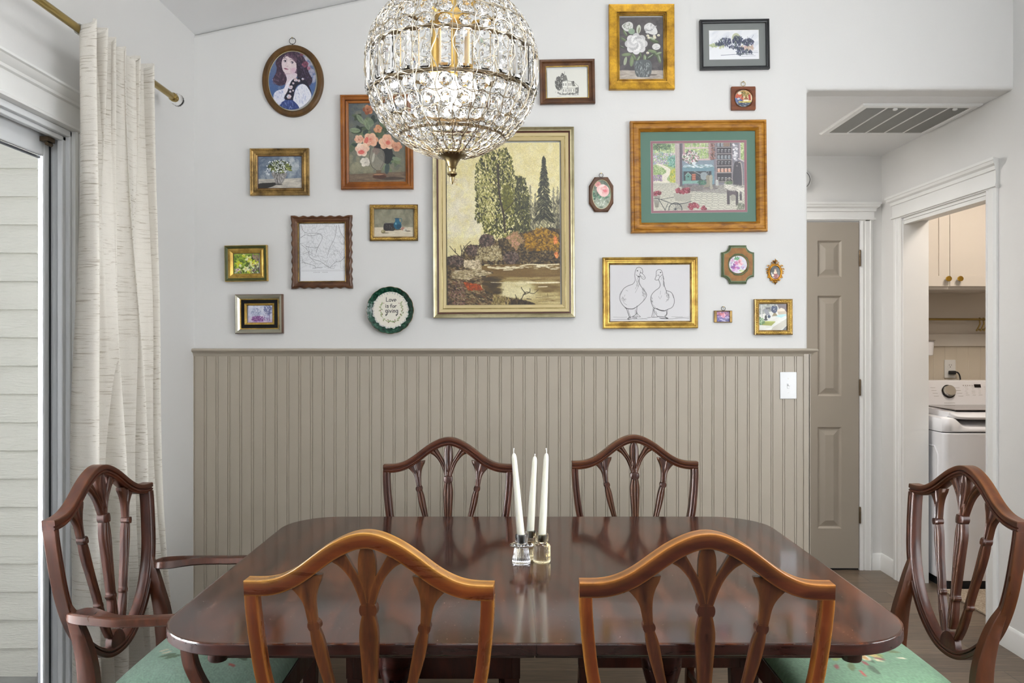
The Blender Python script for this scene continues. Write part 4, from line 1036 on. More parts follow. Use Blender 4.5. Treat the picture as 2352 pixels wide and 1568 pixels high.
# outlet and plug
OY = LY1-.012; op = at(2181.5, 847, OY)
ot = thing('wall_outlet', 'white duplex outlet on the laundry beadboard above the washer', 'outlet', op)
mb = MB(); mb.box((-.036, -.005, -.059), (.036, .001, .059)); mb.build('cover_plate', M_trim, ot, smooth=0, bev=.003)
for z in (.021, -.021):
    mb = MB(); mb.lathe([(.017, -.0065), (.0175, -.004)], (0, 0, z), 24, axis='y'); rc = mb.build('receptacle', M_trim, ot)
    mb = MB(); mb.box((-.0075, -.007, z+.0), (-.0055, -.006, z+.009)); mb.box((.0055, -.007, z+.0), (.0075, -.006, z+.009)); mb.lathe([(.0028, -.007), (.0028, -.006)], (0, 0, z-.008), 10, axis='y'); mb.build('slot', M_black, rc, smooth=0)
pc = thing('power_cord', 'black plug and cord in the laundry outlet running down behind the washer', 'power cord', op+Vector((0, -.006, -.021)))
mb = MB(); mb.box((-.014, -.030, -.013), (.022, -.001, .010)); mb.build('plug', M_black, pc, smooth=0, bev=.004)
mb = MB(); mb.tube(catmull([(.020, -.018, .002), (.038, -.018, -.002), (.050, -.018, -.022), (.055, -.018, -.06), (.055, -.015, -.12)], 6), .0045, 10); mb.build('cord', M_black, pc)
# cup holder fixed to the wall at the far side
cu = thing('wall_canister', 'white canister with a chrome rim mostly hidden by the doorway jamb', 'canister', at(2126, 800, 4.87))
mb = MB(); mb.lathe([(.036, -.045), (.042, -.04), (.048, .045), (.045, .046), (.04, -.035)], (0, 0, 0), 36); mb.build('body', M_app, cu)
mb = MB(); mb.lathe([(.048, .046), (.056, .049), (.056, .053), (.047, .054)], (0, 0, 0), 36); mb.build('rim', M_chrome, cu)
mb = MB(); mb.box((-.012, .03, -.02), (.012, LY1-.01-4.87, .02)); mb.build('bracket', M_chrome, cu, smooth=0)
# woven rug on the laundry floor
def mat_rug():
    m, nt, b = new_mat('woven_jute'); v = coords(nt); f = noise(nt, v, 120, 3, .7); g = N(nt, 'ShaderNodeTexVoronoi'); g.inputs['Scale'].default_value = 160; nt.links.new(v, g.inputs['Vector'])
    nt.links.new(ramp(nt, f, [(.3, '7e6e5a'), (.5, 'a39380'), (.7, 'c4b6a2')]), b.inputs['Base Color']); setin(b, Roughness=.95); bump(nt, b, g.outputs['Distance'], .9, .004); return m
mb = MB(); mb.box((2.30, 3.35, .001), (3.2, 4.145, .011)); tag(mb.build('rug', mat_rug(), None, smooth=0, bev=.003), 'beige woven rug on the laundry floor in front of the washer', 'rug')
# ------------------------------------------------------------------ the pictures, each traced at its own size
def art_portrait():
    c = Cv((180, 258, 1056, 1335), 7.84, 1.9, '5a6c96')      # zoom 590,80 x7.84
    c.grad(258, 1335, '6e7790', '2f5592'); c.dabs(160, (180, 258, 1056, 1335), ['6a7da8', '4a6296', '8d93aa', '395a94'], (20, 50), .6, al=(.15, .4))
    c.dabs(90, (850, 380, 1056, 820), ['b9b2bf', 'a9a4b8', 'cfc8cc'], (25, 50), .7, al=(.2, .5))
    hair = [(330, 480), (420, 340), (560, 270), (720, 300), (840, 400), (900, 560), (930, 700), (990, 800), (940, 900), (860, 900), (760, 760), (520, 700), (540, 830), (440, 900), (340, 880), (280, 790), (330, 680), (350, 580)]
    c.blob(hair, '3c2a3d'); c.dabs(500, hair, ['2a1c2c', '5d4257', '7b5a6b', '44304a', '1e1523', '8f7080'], (8, 26), .28, (.6, 2.2), (.35, .8))
    c.dabs(60, c.inell(320, 830, 60, 60), ['b9a0b4', '6b4f68', '3f2d44'], (5, 14), .35, al=(.4, .8))
    c.blob([(500, 640), (700, 680), (700, 760), (560, 960), (500, 900), (530, 780)], 'd9cbd3')
    c.blob([(440, 480), (470, 400), (540, 340), (620, 380), (690, 470), (705, 560), (690, 640), (620, 695), (540, 700), (475, 650), (445, 570)], 'e0cfd2')
    c.ell(650, 640, 60, 50, 'c9a0bb', .5, 0, 1.2)
    c.blob([(470, 420), (560, 310), (640, 330), (700, 420), (700, 500), (640, 430), (580, 400), (530, 370)], '5a4055', .9)
    c.dabs(80, [(480, 400), (560, 300), (700, 340), (730, 500), (640, 430), (560, 370)], ['453046', '7d6070', '2b1e30'], (6, 18), .3, (.8, 2.2))
    for ex, ey in ((500, 462), (628, 488)):
        c.ell(ex, ey, 34, 24, 'a890a4', .7); c.ell(ex, ey, 24, 15, 'efe6ea'); c.ell(ex+2, ey, 14, 15, '1d1520'); c.ell(ex-3, ey-4, 3, 3, 'e8e2ee'); c.spl([(ex-28, ey-4), (ex-8, ey-20), (ex+26, ey-4)], 7, '3b2738')
    c.spl([(460, 415), (500, 410), (535, 428)], 7, '6f5464', .8); c.spl([(590, 440), (635, 440), (680, 470)], 7, '6f5464', .8)
    c.spl([(530, 470), (520, 520), (515, 550), (540, 558), (560, 545)], 4, '9b7587', .8); c.ell(548, 550, 9, 5, '8a6476', .6)
    c.blob([(480, 590), (510, 588), (560, 604), (540, 616), (500, 608)], 'a8667c'); c.spl([(478, 590), (515, 600), (562, 605)], 3.5, '4f2a3b')
    c.ell(540, 690, 60, 12, 'b99aac', .5); c.ell(560, 520, 60, 50, 'efe0de', .35, 0, 1); c.ell(650, 610, 40, 30, 'd3a3ba', .35, 0, 1)
    hairR = [(722, 440), (860, 500), (930, 680), (990, 800), (930, 900), (800, 860), (725, 740), (715, 620)]
    c.blob(hairR, '2d2034'); c.dabs(260, hairR, ['241a2c', '51405f', '3a2b45', '6a587a', '1a1422'], (8, 24), .3, (.4, 1.8), (.4, .8))
    c.rose(860, 520, 60, ['7c4257', '9b5a70', '5e3145'], '3b1d2c', 12); c.rose(925, 590, 34, ['9a627a', 'b98297'], '4d2b3a', 8); c.rose(800, 340, 34, ['8a5260', '6f3d4e'], '3f2233', 8)
    c.blob([(290, 1080), (340, 1000), (460, 960), (540, 900), (520, 1050), (480, 1180), (440, 1335), (300, 1240)], 'dbdcec'); c.dabs(60, [(300, 1050), (460, 970), (520, 1050), (440, 1300), (300, 1200)], ['f1f1f8', 'b3b9d6', '8c97c4'], (10, 28), .3, (1, 2), (.3, .7))
    c.blob([(520, 880), (600, 800), (660, 800), (560, 1000), (500, 1060), (470, 980)], 'e9e4ee')
    c.blob([(640, 790), (760, 760), (880, 820), (960, 1000), (960, 1070), (880, 900), (760, 880), (680, 960), (640, 1160), (600, 1180), (480, 1130), (540, 1000), (580, 880)], '17162c')
    c.blob([(700, 950), (780, 880), (870, 900), (960, 1040), (950, 1150), (860, 1240), (740, 1320), (690, 1240), (640, 1170), (660, 1060)], 'e4e5f0'); c.dabs(90, [(700, 950), (860, 900), (950, 1100), (740, 1310), (660, 1100)], ['fafaff', 'b8bfd8', 'ccd2e4', '9aa5cb'], (10, 30), .2, (.8, 1.8), (.3, .7))
    c.blob([(470, 1180), (640, 1170), (740, 1335), (380, 1335), (420, 1230)], '2b3f7c'); c.dabs(120, [(470, 1180), (640, 1170), (720, 1320), (400, 1320)], ['1d2a58', '4a63a5', '93a2cf', '2b3c78'], (8, 26), .25, (1.1, 2), (.4, .8))
    for x, y, r in ((690, 800, 34), (745, 815, 24), (815, 785, 22), (645, 860, 20), (597, 932, 40), (590, 1010, 20), (640, 990, 16), (567, 1100, 42)): c.rose(x, y, r, ['e9dde0', 'd7b9bd', 'cfd6e8'], '8b6070', 8)
    c.grain(.04); return c
def art_roses():
    c = Cv((1252, 685, 1770, 1402), 3.92, 1.7, '5b5f55')      # zoom 480,60 x3.92
    c.grad(685, 1330, '565d63', '77745f'); c.dabs(500, (1252, 685, 1770, 1320), ['636a66', '4c5252', '7c7a68', '8a8570'], (12, 40), .6, al=(.1, .3))
    c.dabs(60, (1252, 1150, 1480, 1310), ['8f8b72', '9b967c'], (20, 40), .6, al=(.15, .4))
    c.poly([(1252, 1330), (1770, 1310), (1770, 1402), (1252, 1402)], '6d5c4c'); c.dabs(150, (1252, 1325, 1770, 1402), ['8a7660', '5b4a3e', '7a6752'], (12, 35), .2, (-.1, .1), (.2, .5))
    c.ell(1640, 1370, 120, 14, '342a26', .7)
    leaves = [(1340, 820), (1390, 940), (1430, 860), (1320, 930), (1440, 1000), (1500, 980), (1540, 950), (1640, 1180), (1600, 1260), (1680, 1200), (1560, 1180), (1480, 850), (1560, 860), (1620, 900), (1700, 980), (1300, 1060)]
    for x, y in leaves:
        for _ in range(4): c.ell(x+c.rg.uniform(-26, 26), y+c.rg.uniform(-26, 26), c.rg.uniform(26, 48), c.rg.uniform(14, 24), c.rg.choice(['3f4a38', '566249', '2b332f', '6d7a58', '7c8a70', '33453f']), .85, c.rg.uniform(0, PI))
    for x, y, a in ((1360, 830, .9), (1310, 930, .1), (1420, 880, 1.2), (1600, 1280, 1.7), (1560, 1150, .5)): c.ell(x, y, 50, 22, '8b9a7c' if y < 950 else '39474a', .8, a); c.line([(x-40*math.cos(a), y-40*math.sin(a)), (x+40*math.cos(a), y+40*math.sin(a))], 2, '2e382c', .7)
    c.blob([(1490, 1030), (1560, 1060), (1640, 1100), (1650, 1180), (1600, 1240), (1500, 1150)], '26292b')
    pk = ['e9bfa0', 'f1d2b8', 'dd9f80', 'e6b496']
    c.rose(1430, 745, 48, ['b0704e', 'c98a64', '8d5238'], '5e3020', 12); c.rose(1520, 920, 40, ['c98d68', 'dba57e'], '7e4a33', 10); c.rose(1700, 900, 38, ['b77a5a', 'cc9470'], '6e3f2c', 9)
    c.rose(1345, 1010, 42, ['eabfa2', 'dea284'], 'b3604a', 10); c.rose(1450, 1020, 70, pk, 'c25a4c', 20); c.ell(1412, 1025, 18, 34, 'cf4c46', .65, .3)
    c.rose(1375, 1105, 66, ['efcdb2', 'e8c2a8', 'f4ddca'], 'c8574e', 18); c.ell(1365, 1130, 30, 18, 'd2504c', .7)
    c.rose(1600, 1040, 74, pk, 'b85848', 20); c.ell(1612, 1045, 22, 20, 'c9574b', .6); c.rose(1690, 1080, 48, ['d39a7c', 'c0866a'], '8c4c3a', 12)
    c.rose(1400, 1220, 46, ['ddd6c8', 'cbc3b6', 'e8e0d2'], '9a9086', 14); c.rose(1500, 1120, 34, ['5a2f34', '6d3c3c'], '33191d', 8)
    c.blob([(1455, 1100), (1560, 1110), (1580, 1200), (1550, 1280), (1500, 1300), (1455, 1250), (1435, 1180)], '8f897c', .75); c.spl([(1455, 1100), (1440, 1180), (1462, 1260), (1510, 1300)], 4, '403a33'); c.ell(1475, 1180, 10, 46, 'd8d2c2', .6, .2); c.spl([(1560, 1110), (1575, 1200), (1540, 1280)], 3, '403a33')
    c.rect(1500, 1295, 1545, 1330, '6b5a48'); c.ell(1530, 1340, 62, 18, '6e4a38'); c.ell(1530, 1355, 62, 18, '4a2d22'); c.ell(1520, 1334, 46, 7, 'a37a5c')
    c.dabs(400, (1252, 685, 1770, 1402), ['9a947e', '3c3c38'], (1.5, 4), .8, al=(.08, .25)); c.grain(.06); return c
def art_whiteflowers():
    c = Cv((436, 1165, 827, 1456), 3.92, 2, '54606e')
    c.grad(1165, 1370, '56647a', '7b8694'); c.dabs(160, (436, 1165, 827, 1365), ['6d7b8c', '45526a', '8d98a3', 'a9b1b6'], (16, 44), .6, al=(.12, .4)); c.dabs(40, c.inell(720, 1240, 80, 60), ['b4bbbf', 'c9cdcc'], (16, 34), .7, al=(.15, .4))
    c.poly([(436, 1372), (827, 1362), (827, 1456), (436, 1456)], 'b3ada3'); c.dabs(90, (436, 1370, 827, 1456), ['c9c2b6', '99938c', 'd8d2c5'], (14, 40), .25, (-.2, .1), (.2, .6)); c.blob([(440, 1412), (520, 1404), (600, 1402), (600, 1420), (520, 1450), (436, 1456)], '33312f')
    c.blob([(560, 1310), (690, 1316), (672, 1375), (640, 1420), (600, 1418), (580, 1370)], '8b8785'); c.dabs(60, [(570, 1320), (684, 1320), (640, 1415), (600, 1415)], ['d9d5d2', '4e4a48', 'a9a4a0', '6b6663'], (5, 14), .3, (1, 2.2), (.4, .8)); c.spl([(610, 1330), (606, 1370), (616, 1410)], 5, '3d3936'); c.ell(625, 1418, 30, 5, '3a3632', .8)
    c.dabs(330, c.inell(630, 1262, 100, 52), ['27301f', '5f6a3c', '77803f', '3f4a30', '1c2218'], (8, 20), .3, al=(.5, 1))
    c.dabs(120, c.inell(620, 1262, 110, 62), ['eef0f2', 'ffffff', 'c9ced4'], (4, 9), .6, al=(.6, 1)); c.dabs(25, c.inell(520, 1310, 20, 34), ['eef0f2', 'c9ced4'], (4, 8), .6); c.dabs(20, [(690, 1230), (752, 1280), (740, 1300), (690, 1290)], ['6d7a36', '8d9346'], (9, 16), .3, (0, .6))
    c.grain(.05); return c
def art_map():
    c = Cv((932, 328, 1398, 916), 4.48, 2.6, 'e6e7ea')      # zoom 480,440 x4.48
    r = c.rg
    for _ in range(210):
        x, y = r.uniform(932, 1398), r.uniform(328, 780); a = r.uniform(0, 2*PI); pts = [(x, y)]
        for k in range(r.randint(4, 11)): a += r.uniform(-.9, .9); x += 13*math.cos(a); y = min(788, y+13*math.sin(a)); pts.append((x, y))
        c.line(pts, r.choice([1, 1.3, 1.6]), r.choice(['8a8a8e', '66666a', '9a9aa0']), r.uniform(.5, .9))
    for x in range(950, 1398, 13): c.line([(x, 800), (x+r.uniform(-1, 1), 818)], 2, '77777b', .8); c.line([(x, 340), (x, 780)], .7, 'b4b4b8', .5)
    for y in range(345, 780, 15): c.line([(936, y), (1396, y)], .7, 'b8b8bc', .5)
    for P in ([(945, 345), (990, 420), (1130, 430), (1160, 480), (1120, 560), (1095, 620)], [(945, 540), (1010, 600), (1040, 680), (1140, 715), (1200, 760), (1250, 785)], [(1310, 345), (1290, 470), (1240, 570), (1215, 650)], [(940, 470), (990, 440), (1050, 450), (1150, 430)], [(950, 720), (1020, 740), (1080, 760), (1090, 784)], [(1240, 775), (1300, 720), (1350, 712), (1396, 660)], [(1330, 340), (1350, 420), (1390, 480)], [(1060, 782), (1160, 778)], [(960, 640), (1010, 620), (1030, 610)], [(990, 560), (1100, 575), (1130, 540)]):
        c.spl(P, 3, '4e4e52', .85)
    c.dabs(180, [(1160, 560), (1390, 600), (1390, 740), (1180, 740)], ['6a6a6e', '8d8d92'], (1.5, 5), .35, al=(.4, .8))
    c.line([(958, 350), (950, 400)], 1.5, 'b07a70', .7)
    for x in list(range(1068, 1130, 12))+list(range(1160, 1218, 12)): c.rect(x, 824, x+5, 829, '55555a')
    return c
def art_jug():
    c = Cv((1697, 172, 2097, 466), 4.48, 2.4, '8d8874'); c.grad(172, 365, '75725f', '98947f'); c.dabs(160, (1697, 172, 2097, 360), ['7f7b67', '9c9880', '6b6857', 'a19c86'], (14, 38), .6, al=(.1, .3))
    c.rect(1697, 362, 2097, 466, 'cfc3ac'); c.dabs(100, (1697, 365, 2097, 466), ['ddd3be', 'bdb199', 'd3c7b0'], (14, 38), .25, (-.1, .1), (.15, .45)); c.dabs(14, (1960, 240, 2060, 350), ['6b6857'], (20, 36), .7, al=(.1, .3))
    c.blob([(1802, 322), (1850, 318), (1905, 322), (1905, 392), (1850, 398), (1796, 390)], '2b2628'); c.ell(1850, 323, 52, 6, '8b8780'); c.ell(1850, 325, 44, 4, '1d1a1c'); c.dabs(20, (1805, 335, 1895, 388), ['8a8378', '4a4444', 'b5aea2'], (3, 7), .3, (1.3, 1.9), (.3, .7)); c.ell(1920, 384, 60, 10, '3d382f', .7)
    c.ell(1936, 340, 40, 44, '1f5a74'); c.poly([(1912, 275), (1952, 275), (1958, 315), (1912, 315)], '1f5a74'); c.ell(1930, 274, 24, 6, '1a3f52'); c.spl([(1952, 275), (1974, 276), (1978, 305), (1962, 325)], 5, '35606e'); c.ell(1918, 325, 8, 12, '7fb3c4', .8); c.ell(1950, 355, 24, 24, '123c50', .7)
    c.ell(1790, 406, 22, 20, '8f8460'); c.ell(1784, 400, 10, 8, 'c4bb92', .8); c.ell(1815, 420, 34, 6, '6f6550', .7)
    c.ell(1990, 378, 20, 17, 'a87868'); c.ell(2015, 392, 24, 19, 'c9c2b2'); c.ell(2020, 394, 10, 9, '8e8778', .8); c.ell(2045, 402, 24, 7, '6a5f50', .7); c.grain(.04); return c
def art_yellow():
    c = Cv((248, 636, 504, 840), 4.48, 2.6, '93ad3c'); c.dabs(150, (248, 636, 504, 840), ['a3bb45', '7e9d33', 'b7c95a', '5e7d2a'], (12, 30), .6, al=(.3, .7))
    c.dabs(90, (248, 640, 504, 840), ['2d3a20', '3c4a2a', '1f2a18'], (6, 16), .35, al=(.5, .9)); c.dabs(40, [(430, 640), (504, 640), (504, 720), (450, 690)], ['8f7272', '6d5464', 'b09080'], (6, 16), .4)
    for x, y, r in ((400, 690, 34), (350, 655, 20), (300, 740, 34), (370, 790, 30), (440, 740, 40), (485, 740, 28), (410, 810, 28), (290, 800, 24)):
        for k in range(5): a = k*1.256+x; c.ell(x+math.cos(a)*r*.55, y+math.sin(a)*r*.5, r*.55, r*.36, c.rg.choice(['e8e95a', 'd8dc3c', 'f0f0a0', 'f5f4c8']), .9, a)
        c.ell(x, y, r*.2, r*.16, 'c08a2a')
    c.dabs(60, (400, 740, 500, 835), ['eef0e0', 'dfe6c8', '3a2c3c', '5c4a66'], (4, 10), .5); c.dabs(40, [(255, 780), (320, 790), (330, 838), (255, 838)], ['b78fb0', '6d4868', 'dcc8d8'], (4, 10), .5); c.dabs(40, [(440, 780), (504, 760), (504, 838), (430, 838)], ['4a2a44', '7a5474', 'e8e8d8'], (4, 10), .5); return c
def art_purple():
    c = Cv((396, 1158, 656, 1362), 4.48, 2.6, 'dcdde6'); c.grad(1158, 1362, 'dfe3ee', 'c9b7cc'); c.dabs(200, (396, 1158, 656, 1300), ['c3c8dc', 'e8eaf0', 'a9b0cc', 'cdd3e2'], (8, 22), .5, al=(.2, .6))
    c.dabs(220, c.inell(600, 1215, 42, 55), ['6b6f98', '8c90b4', '4f5480'], (4, 9), .4, al=(.4, .9)); c.line([(620, 1180), (616, 1330)], 5, '4e4c72'); c.line([(616, 1250), (590, 1225)], 3, '4e4c72')
    c.dabs(150, c.inell(480, 1240, 50, 40), ['9fa6c2', '7f87a8', 'c9cddc'], (4, 12), .35, al=(.4, .8)); c.dabs(260, c.inell(495, 1310, 62, 34), ['7a3f80', '94609c', '5c2c64', 'b08ab8', 'a06aa0'], (4, 11), .4, al=(.5, .9))
    c.dabs(60, (560, 1270, 620, 1330), ['a6a2c4', '7c5a94'], (3, 9), .4); c.rect(396, 1335, 656, 1362, 'cdaec8', .7); c.dabs(80, (396, 1330, 656, 1362), ['e3cfe0', '9c86b0', '6a6aa8', 'd8b8d0'], (8, 20), .2, (-.1, .1), (.3, .7)); return c
def art_landscape():
    c = Cv((160, 160, 1042, 1430), 3.409, 1.55, 'cdc39a')      # zoom 980,280 x3.409
    c.grad(160, 900, 'c8bd8e', 'd6cfa6'); c.dabs(900, (160, 160, 1042, 1000), ['d9d2a8', 'bfb283', 'd3cab0', 'c4b98c', 'cfc9b4'], (14, 46), .5, al=(.08, .3)); c.dabs(260, (160, 430, 420, 900), ['cfc8b8', 'd8d1bd', 'c3bba6'], (16, 46), .5, al=(.1, .35))
    c.dabs(12, (190, 440, 250, 490), ['a8784a'], (4, 10), .3, al=(.3, .6))
    # far pines
    def pine(x, y0, y1, w, cols, n, al=(.5, .95)):
        for k in range(n):
            t = c.rg.random()**.8; y = y0+(y1-y0)*t; ww = w*(.08+.92*t)*(.7+.3*abs(math.sin(t*34))); s_ = c.rg.choice((-1, 1)); q = c.rg.random()
            c.ell(x+s_*ww*q, y+q*ww*.35, 9+ww*.06, 3.2, c.rg.choice(cols), c.rg.uniform(*al), s_*.75)
        c.line([(x, y0-6), (x, y1)], 4, cols[0], .8)
    for x, y in ((812, 500), (992, 515), (1024, 510), (850, 560), (1040, 560)): pine(x, y, y+330, 44, ['6c685a', '878270', '9c967f'], 160, (.3, .7))
    c.dabs(900, [(760, 640), (1042, 600), (1042, 900), (700, 900)], ['4c4a3e', '5f5b4b', '7c765f', '3a3930', '8f8a72'], (6, 18), .35, (.8, 2.2), (.3, .7))
    pine(918, 272, 760, 84, ['23251c', '343528', '15170f', '4a4a38', '5f5d48'], 900)
    # broadleaf masses
    big = [(460, 230), (640, 200), (670, 300), (690, 420), (760, 430), (800, 560), (810, 760), (800, 880), (640, 900), (520, 900), (450, 860), (440, 780), (400, 790), (375, 740), (390, 620), (380, 480), (392, 330)]
    c.dabs(2600, big, ['3c3d1d', '4f5026', '2c2d17', '6b6a35', '565733', '7b7840', '22230f'], (5, 16), .42, (.6, 2.4), (.6, 1))
    c.dabs(900, big, ['d9d2a0', 'c3bb84', 'a8a262', '8f8b4a'], (3, 8), .45, (.6, 2.4), (.5, .95)); c.dabs(380, [(400, 420), (520, 400), (540, 780), (420, 740)], ['d9d2a4', 'c8c08c', '96915a'], (4, 11), .4, (1, 2.2), (.5, .9))
    c.dabs(260, c.inell(632, 600, 46, 110), ['5b5a20', '6f6d2c', '4a4a1c'], (7, 15), .5, al=(.25, .6))
    c.dabs(420, [(700, 430), (770, 430), (800, 600), (800, 860), (680, 860)], ['2e2f1c', '41422a', '55553a'], (5, 14), .4, (1, 2.2), (.5, .9))
    c.spl([(560, 330), (565, 500), (580, 620), (605, 740), (612, 860)], 15, '3a2f22', .85); c.spl([(600, 700), (660, 650), (700, 600)], 6, '3a2f22', .8); c.spl([(560, 500), (520, 440)], 6, '3a2f22', .8); c.spl([(430, 720), (500, 700), (540, 780)], 4, '4a3f2e', .8)
    # banks and bushes
    bank = [(160, 1050), (260, 1060), (320, 960), (410, 960), (470, 880), (530, 930), (620, 900), (760, 860), (1042, 840), (1042, 1110), (700, 1110), (460, 1110), (300, 1150), (160, 1200)]
    c.blob(bank, '3a3024', n=3); c.dabs(2200, bank, ['4a3d2c', '5f5038', '2b241b', '7a6a4c', '8d7c5c', '352c22', '6a5a3e'], (5, 16), .5, al=(.5, .9))
    c.dabs(700, [(760, 880), (900, 820), (1030, 880), (1030, 1000), (780, 1000)], ['8a6a20', 'a5802c', '6f5418', '5a4518', 'b58f3c'], (6, 16), .5, al=(.5, .9)); c.dabs(300, [(620, 900), (700, 850), (760, 930), (700, 1000)], ['a07c60', 'b8907a', '7e6a4c', '8f7e56'], (6, 14), .5)
    c.dabs(60, c.inell(1005, 925, 14, 34), ['c77e4a', 'd99560', 'b06434'], (4, 9), .6); c.dabs(50, c.inell(1012, 1040, 14, 26), ['c77e4a', 'd9a070', 'b06434'], (4, 8), .6)
    for x, y, rx, ry in ((470, 925, 58, 52), (360, 1000, 50, 40), (660, 1060, 62, 50), (225, 1085, 64, 48)):
        c.ell(x, y, rx, ry, '4a3e38'); c.dabs(150, c.inell(x, y, rx, ry), ['6b5a52', '2d2522', '857063', '3c322e', '5a4a44', '7d7066'], (5, 14), .45, al=(.5, .9))
    c.dabs(420, [(400, 980), (560, 960), (600, 1080), (380, 1080)], ['b5a888', '9b8d6c', '7a6c4e', 'c9bf9f'], (5, 13), .45, al=(.4, .9)); c.dabs(300, [(290, 1080), (420, 1080), (430, 1150), (300, 1140)], ['b8aa90', '8e8068', 'd3c8b0'], (6, 14), .4)
    # water
    c.poly([(430, 1120), (600, 1112), (1042, 1105), (1042, 1430), (640, 1430), (520, 1350), (430, 1290)], '75603c'); c.grad(1106, 1107, '75603c', '75603c', 0)
    for y, cc in ((1150, '6b5534'), (1200, '735d3a'), (1250, '8a7650'), (1300, 'a99a70'), (1350, 'b3a67c'), (1400, 'b9ac84')): c.dabs(110, (470 if y < 1300 else 560, y-35, 1042, y+30), [cc, '7d6842' if y < 1240 else 'a6976c'], (30, 80), .12, (-.02, .02), (.25, .6))
    c.dabs(120, (590, 1250, 820, 1370), ['cfc7a4', 'd6cfb0', 'c3ba92'], (24, 60), .35, (-.05, .05), (.12, .3)); c.dabs(60, (870, 1270, 1042, 1330), ['6d5a38'], (24, 60), .2, (-.05, .05), (.1, .35)); c.dabs(70, (440, 1210, 560, 1340), ['53452c', '3f3422'], (20, 50), .3, (-.05, .05), (.2, .5))
    for P, w_ in (([(480, 1132), (560, 1140), (640, 1138), (720, 1136)], 12), ([(730, 1125), (800, 1112), (900, 1116), (1030, 1112)], 9), ([(860, 1122), (940, 1126)], 10), ([(500, 1250), (700, 1256), (1040, 1254)], 4), ([(780, 1252), (880, 1256), (1030, 1254)], 12), ([(870, 1288), (940, 1286)], 6), ([(600, 1155), (670, 1152)], 8)): c.spl(P, w_, 'd8cfb4', .85)
    c.dabs(60, (480, 1125, 1030, 1150), ['e6dfc8', 'b3a684'], (6, 20), .22, (-.1, .1), (.4, .9))
    # near shore
    shore = [(160, 1130), (300, 1140), (430, 1160), (520, 1170), (440, 1220), (420, 1290), (520, 1350), (640, 1370), (790, 1400), (800, 1430), (160, 1430)]
    c.blob(shore, '43382a', n=3); c.dabs(1800, shore, ['5a4c38', '2e261c', '77684c', '8d7d60', '3b3124', '6a4e38', '9a8a6c'], (5, 16), .4, (-.5, .8), (.5, .9))
    c.dabs(330, [(200, 1160), (420, 1150), (520, 1180), (300, 1235), (200, 1220)], ['cfc4a8', 'a99b7c', '8a7c60'], (5, 15), .35, (-.2, .4), (.4, .9)); c.dabs(160, [(290, 1250), (420, 1270), (430, 1310), (330, 1310)], ['9a4c22', 'b8622e', '7a3e20'], (6, 14), .5, al=(.4, .8)); c.dabs(160, (170, 1240, 300, 1430), ['7a5a54', '94706a', '5a4440', 'a08c80'], (5, 12), .45, al=(.3, .7))
    c.dabs(240, [(520, 1350), (640, 1370), (650, 1430), (500, 1430)], ['b3a278', '8a7a50', '6d6038'], (5, 15), .25, (1, 2), (.4, .9))
    for k in range(120): x = c.rg.uniform(640, 800); c.line([(x, 1428), (x+c.rg.uniform(-14, 20), 1428-c.rg.uniform(14, 60)*(1-abs(x-700)/180))], 3, c.rg.choice(['3a3020', '5a4c30', '2a2218']), .8)
    for P in ([(730, 1400), (770, 1330), (830, 1340), (870, 1310)], [(770, 1340), (740, 1300), (738, 1288)], [(780, 1380), (815, 1385)], [(700, 1380), (690, 1345)], [(750, 1350), (800, 1330), (805, 1300)], [(270, 1060), (280, 1000), (330, 940), (345, 930)], [(265, 1055), (220, 1010), (180, 965)], [(275, 1010), (265, 960)], [(300, 1000), (290, 960)], [(225, 1012), (222, 985)]): c.spl(P, 6, '2f2619', .9, taper=.5)
    for P in ([(850, 1372), (950, 1370)], [(870, 1400), (940, 1402)], [(940, 1340), (942, 1362)], [(900, 1362), (990, 1360)]): c.line(P, 3, '5a4a2c', .8)
    c.a = np.clip((c.a**1.08-.5)*1.22+.52, 0, 1); c.grain(.08); return c
def art_house():
    c = Cv((149, 640, 520, 908), 4.055, 2.4, 'dcdbd2')      # zoom 1220,0 x4.055
    ink = '3a3834'
    c.dabs(330, c.inell(262, 770, 40, 66), [ink, '55534e', '22211e'], (4, 9), .35, al=(.6, 1)); c.dabs(60, c.inell(292, 700, 16, 24), [ink], (3, 7), .35)
    c.poly([(290, 752), (335, 742), (338, 870), (290, 862)], 'e6e5dc'); c.poly([(338, 748), (400, 760), (440, 800), (440, 862), (338, 874)], 'dedcd2')
    c.poly([(290, 752), (300, 706), (322, 690), (338, 742)], '6a6862'); c.poly([(372, 752), (392, 752), (415, 800), (385, 800)], '77746e'); c.rect(388, 750, 400, 775, ink)
    for P in ([(290, 752), (290, 864), (338, 876), (440, 862), (440, 800), (395, 756), (338, 748), (290, 752)], [(338, 748), (338, 876)], [(290, 812), (338, 818), (440, 816)], [(310, 690), (314, 660)], [(290, 752), (305, 700), (330, 700), (338, 745)]): c.line(P, 2.5, ink)
    for x in (298, 318, 348, 366, 392, 412, 428):
        for y in ((770, 826) if x < 400 else (826,)): c.rect(x, y, x+8, y+24, ink, .85); c.rect(x+2, y+3, x+6, y+20, 'b5b3ab', .7)
    c.dabs(150, [(220, 850), (300, 862), (440, 862), (440, 880), (280, 880)], [ink, '7a7872'], (3, 9), .25, al=(.4, .9)); c.dabs(50, (410, 810, 442, 868), [ink], (3, 6), .4); c.line([(240, 892), (280, 892)], 2, '7d7a74', .7); c.line([(385, 886), (430, 886)], 2, '7d7a74', .7); return c
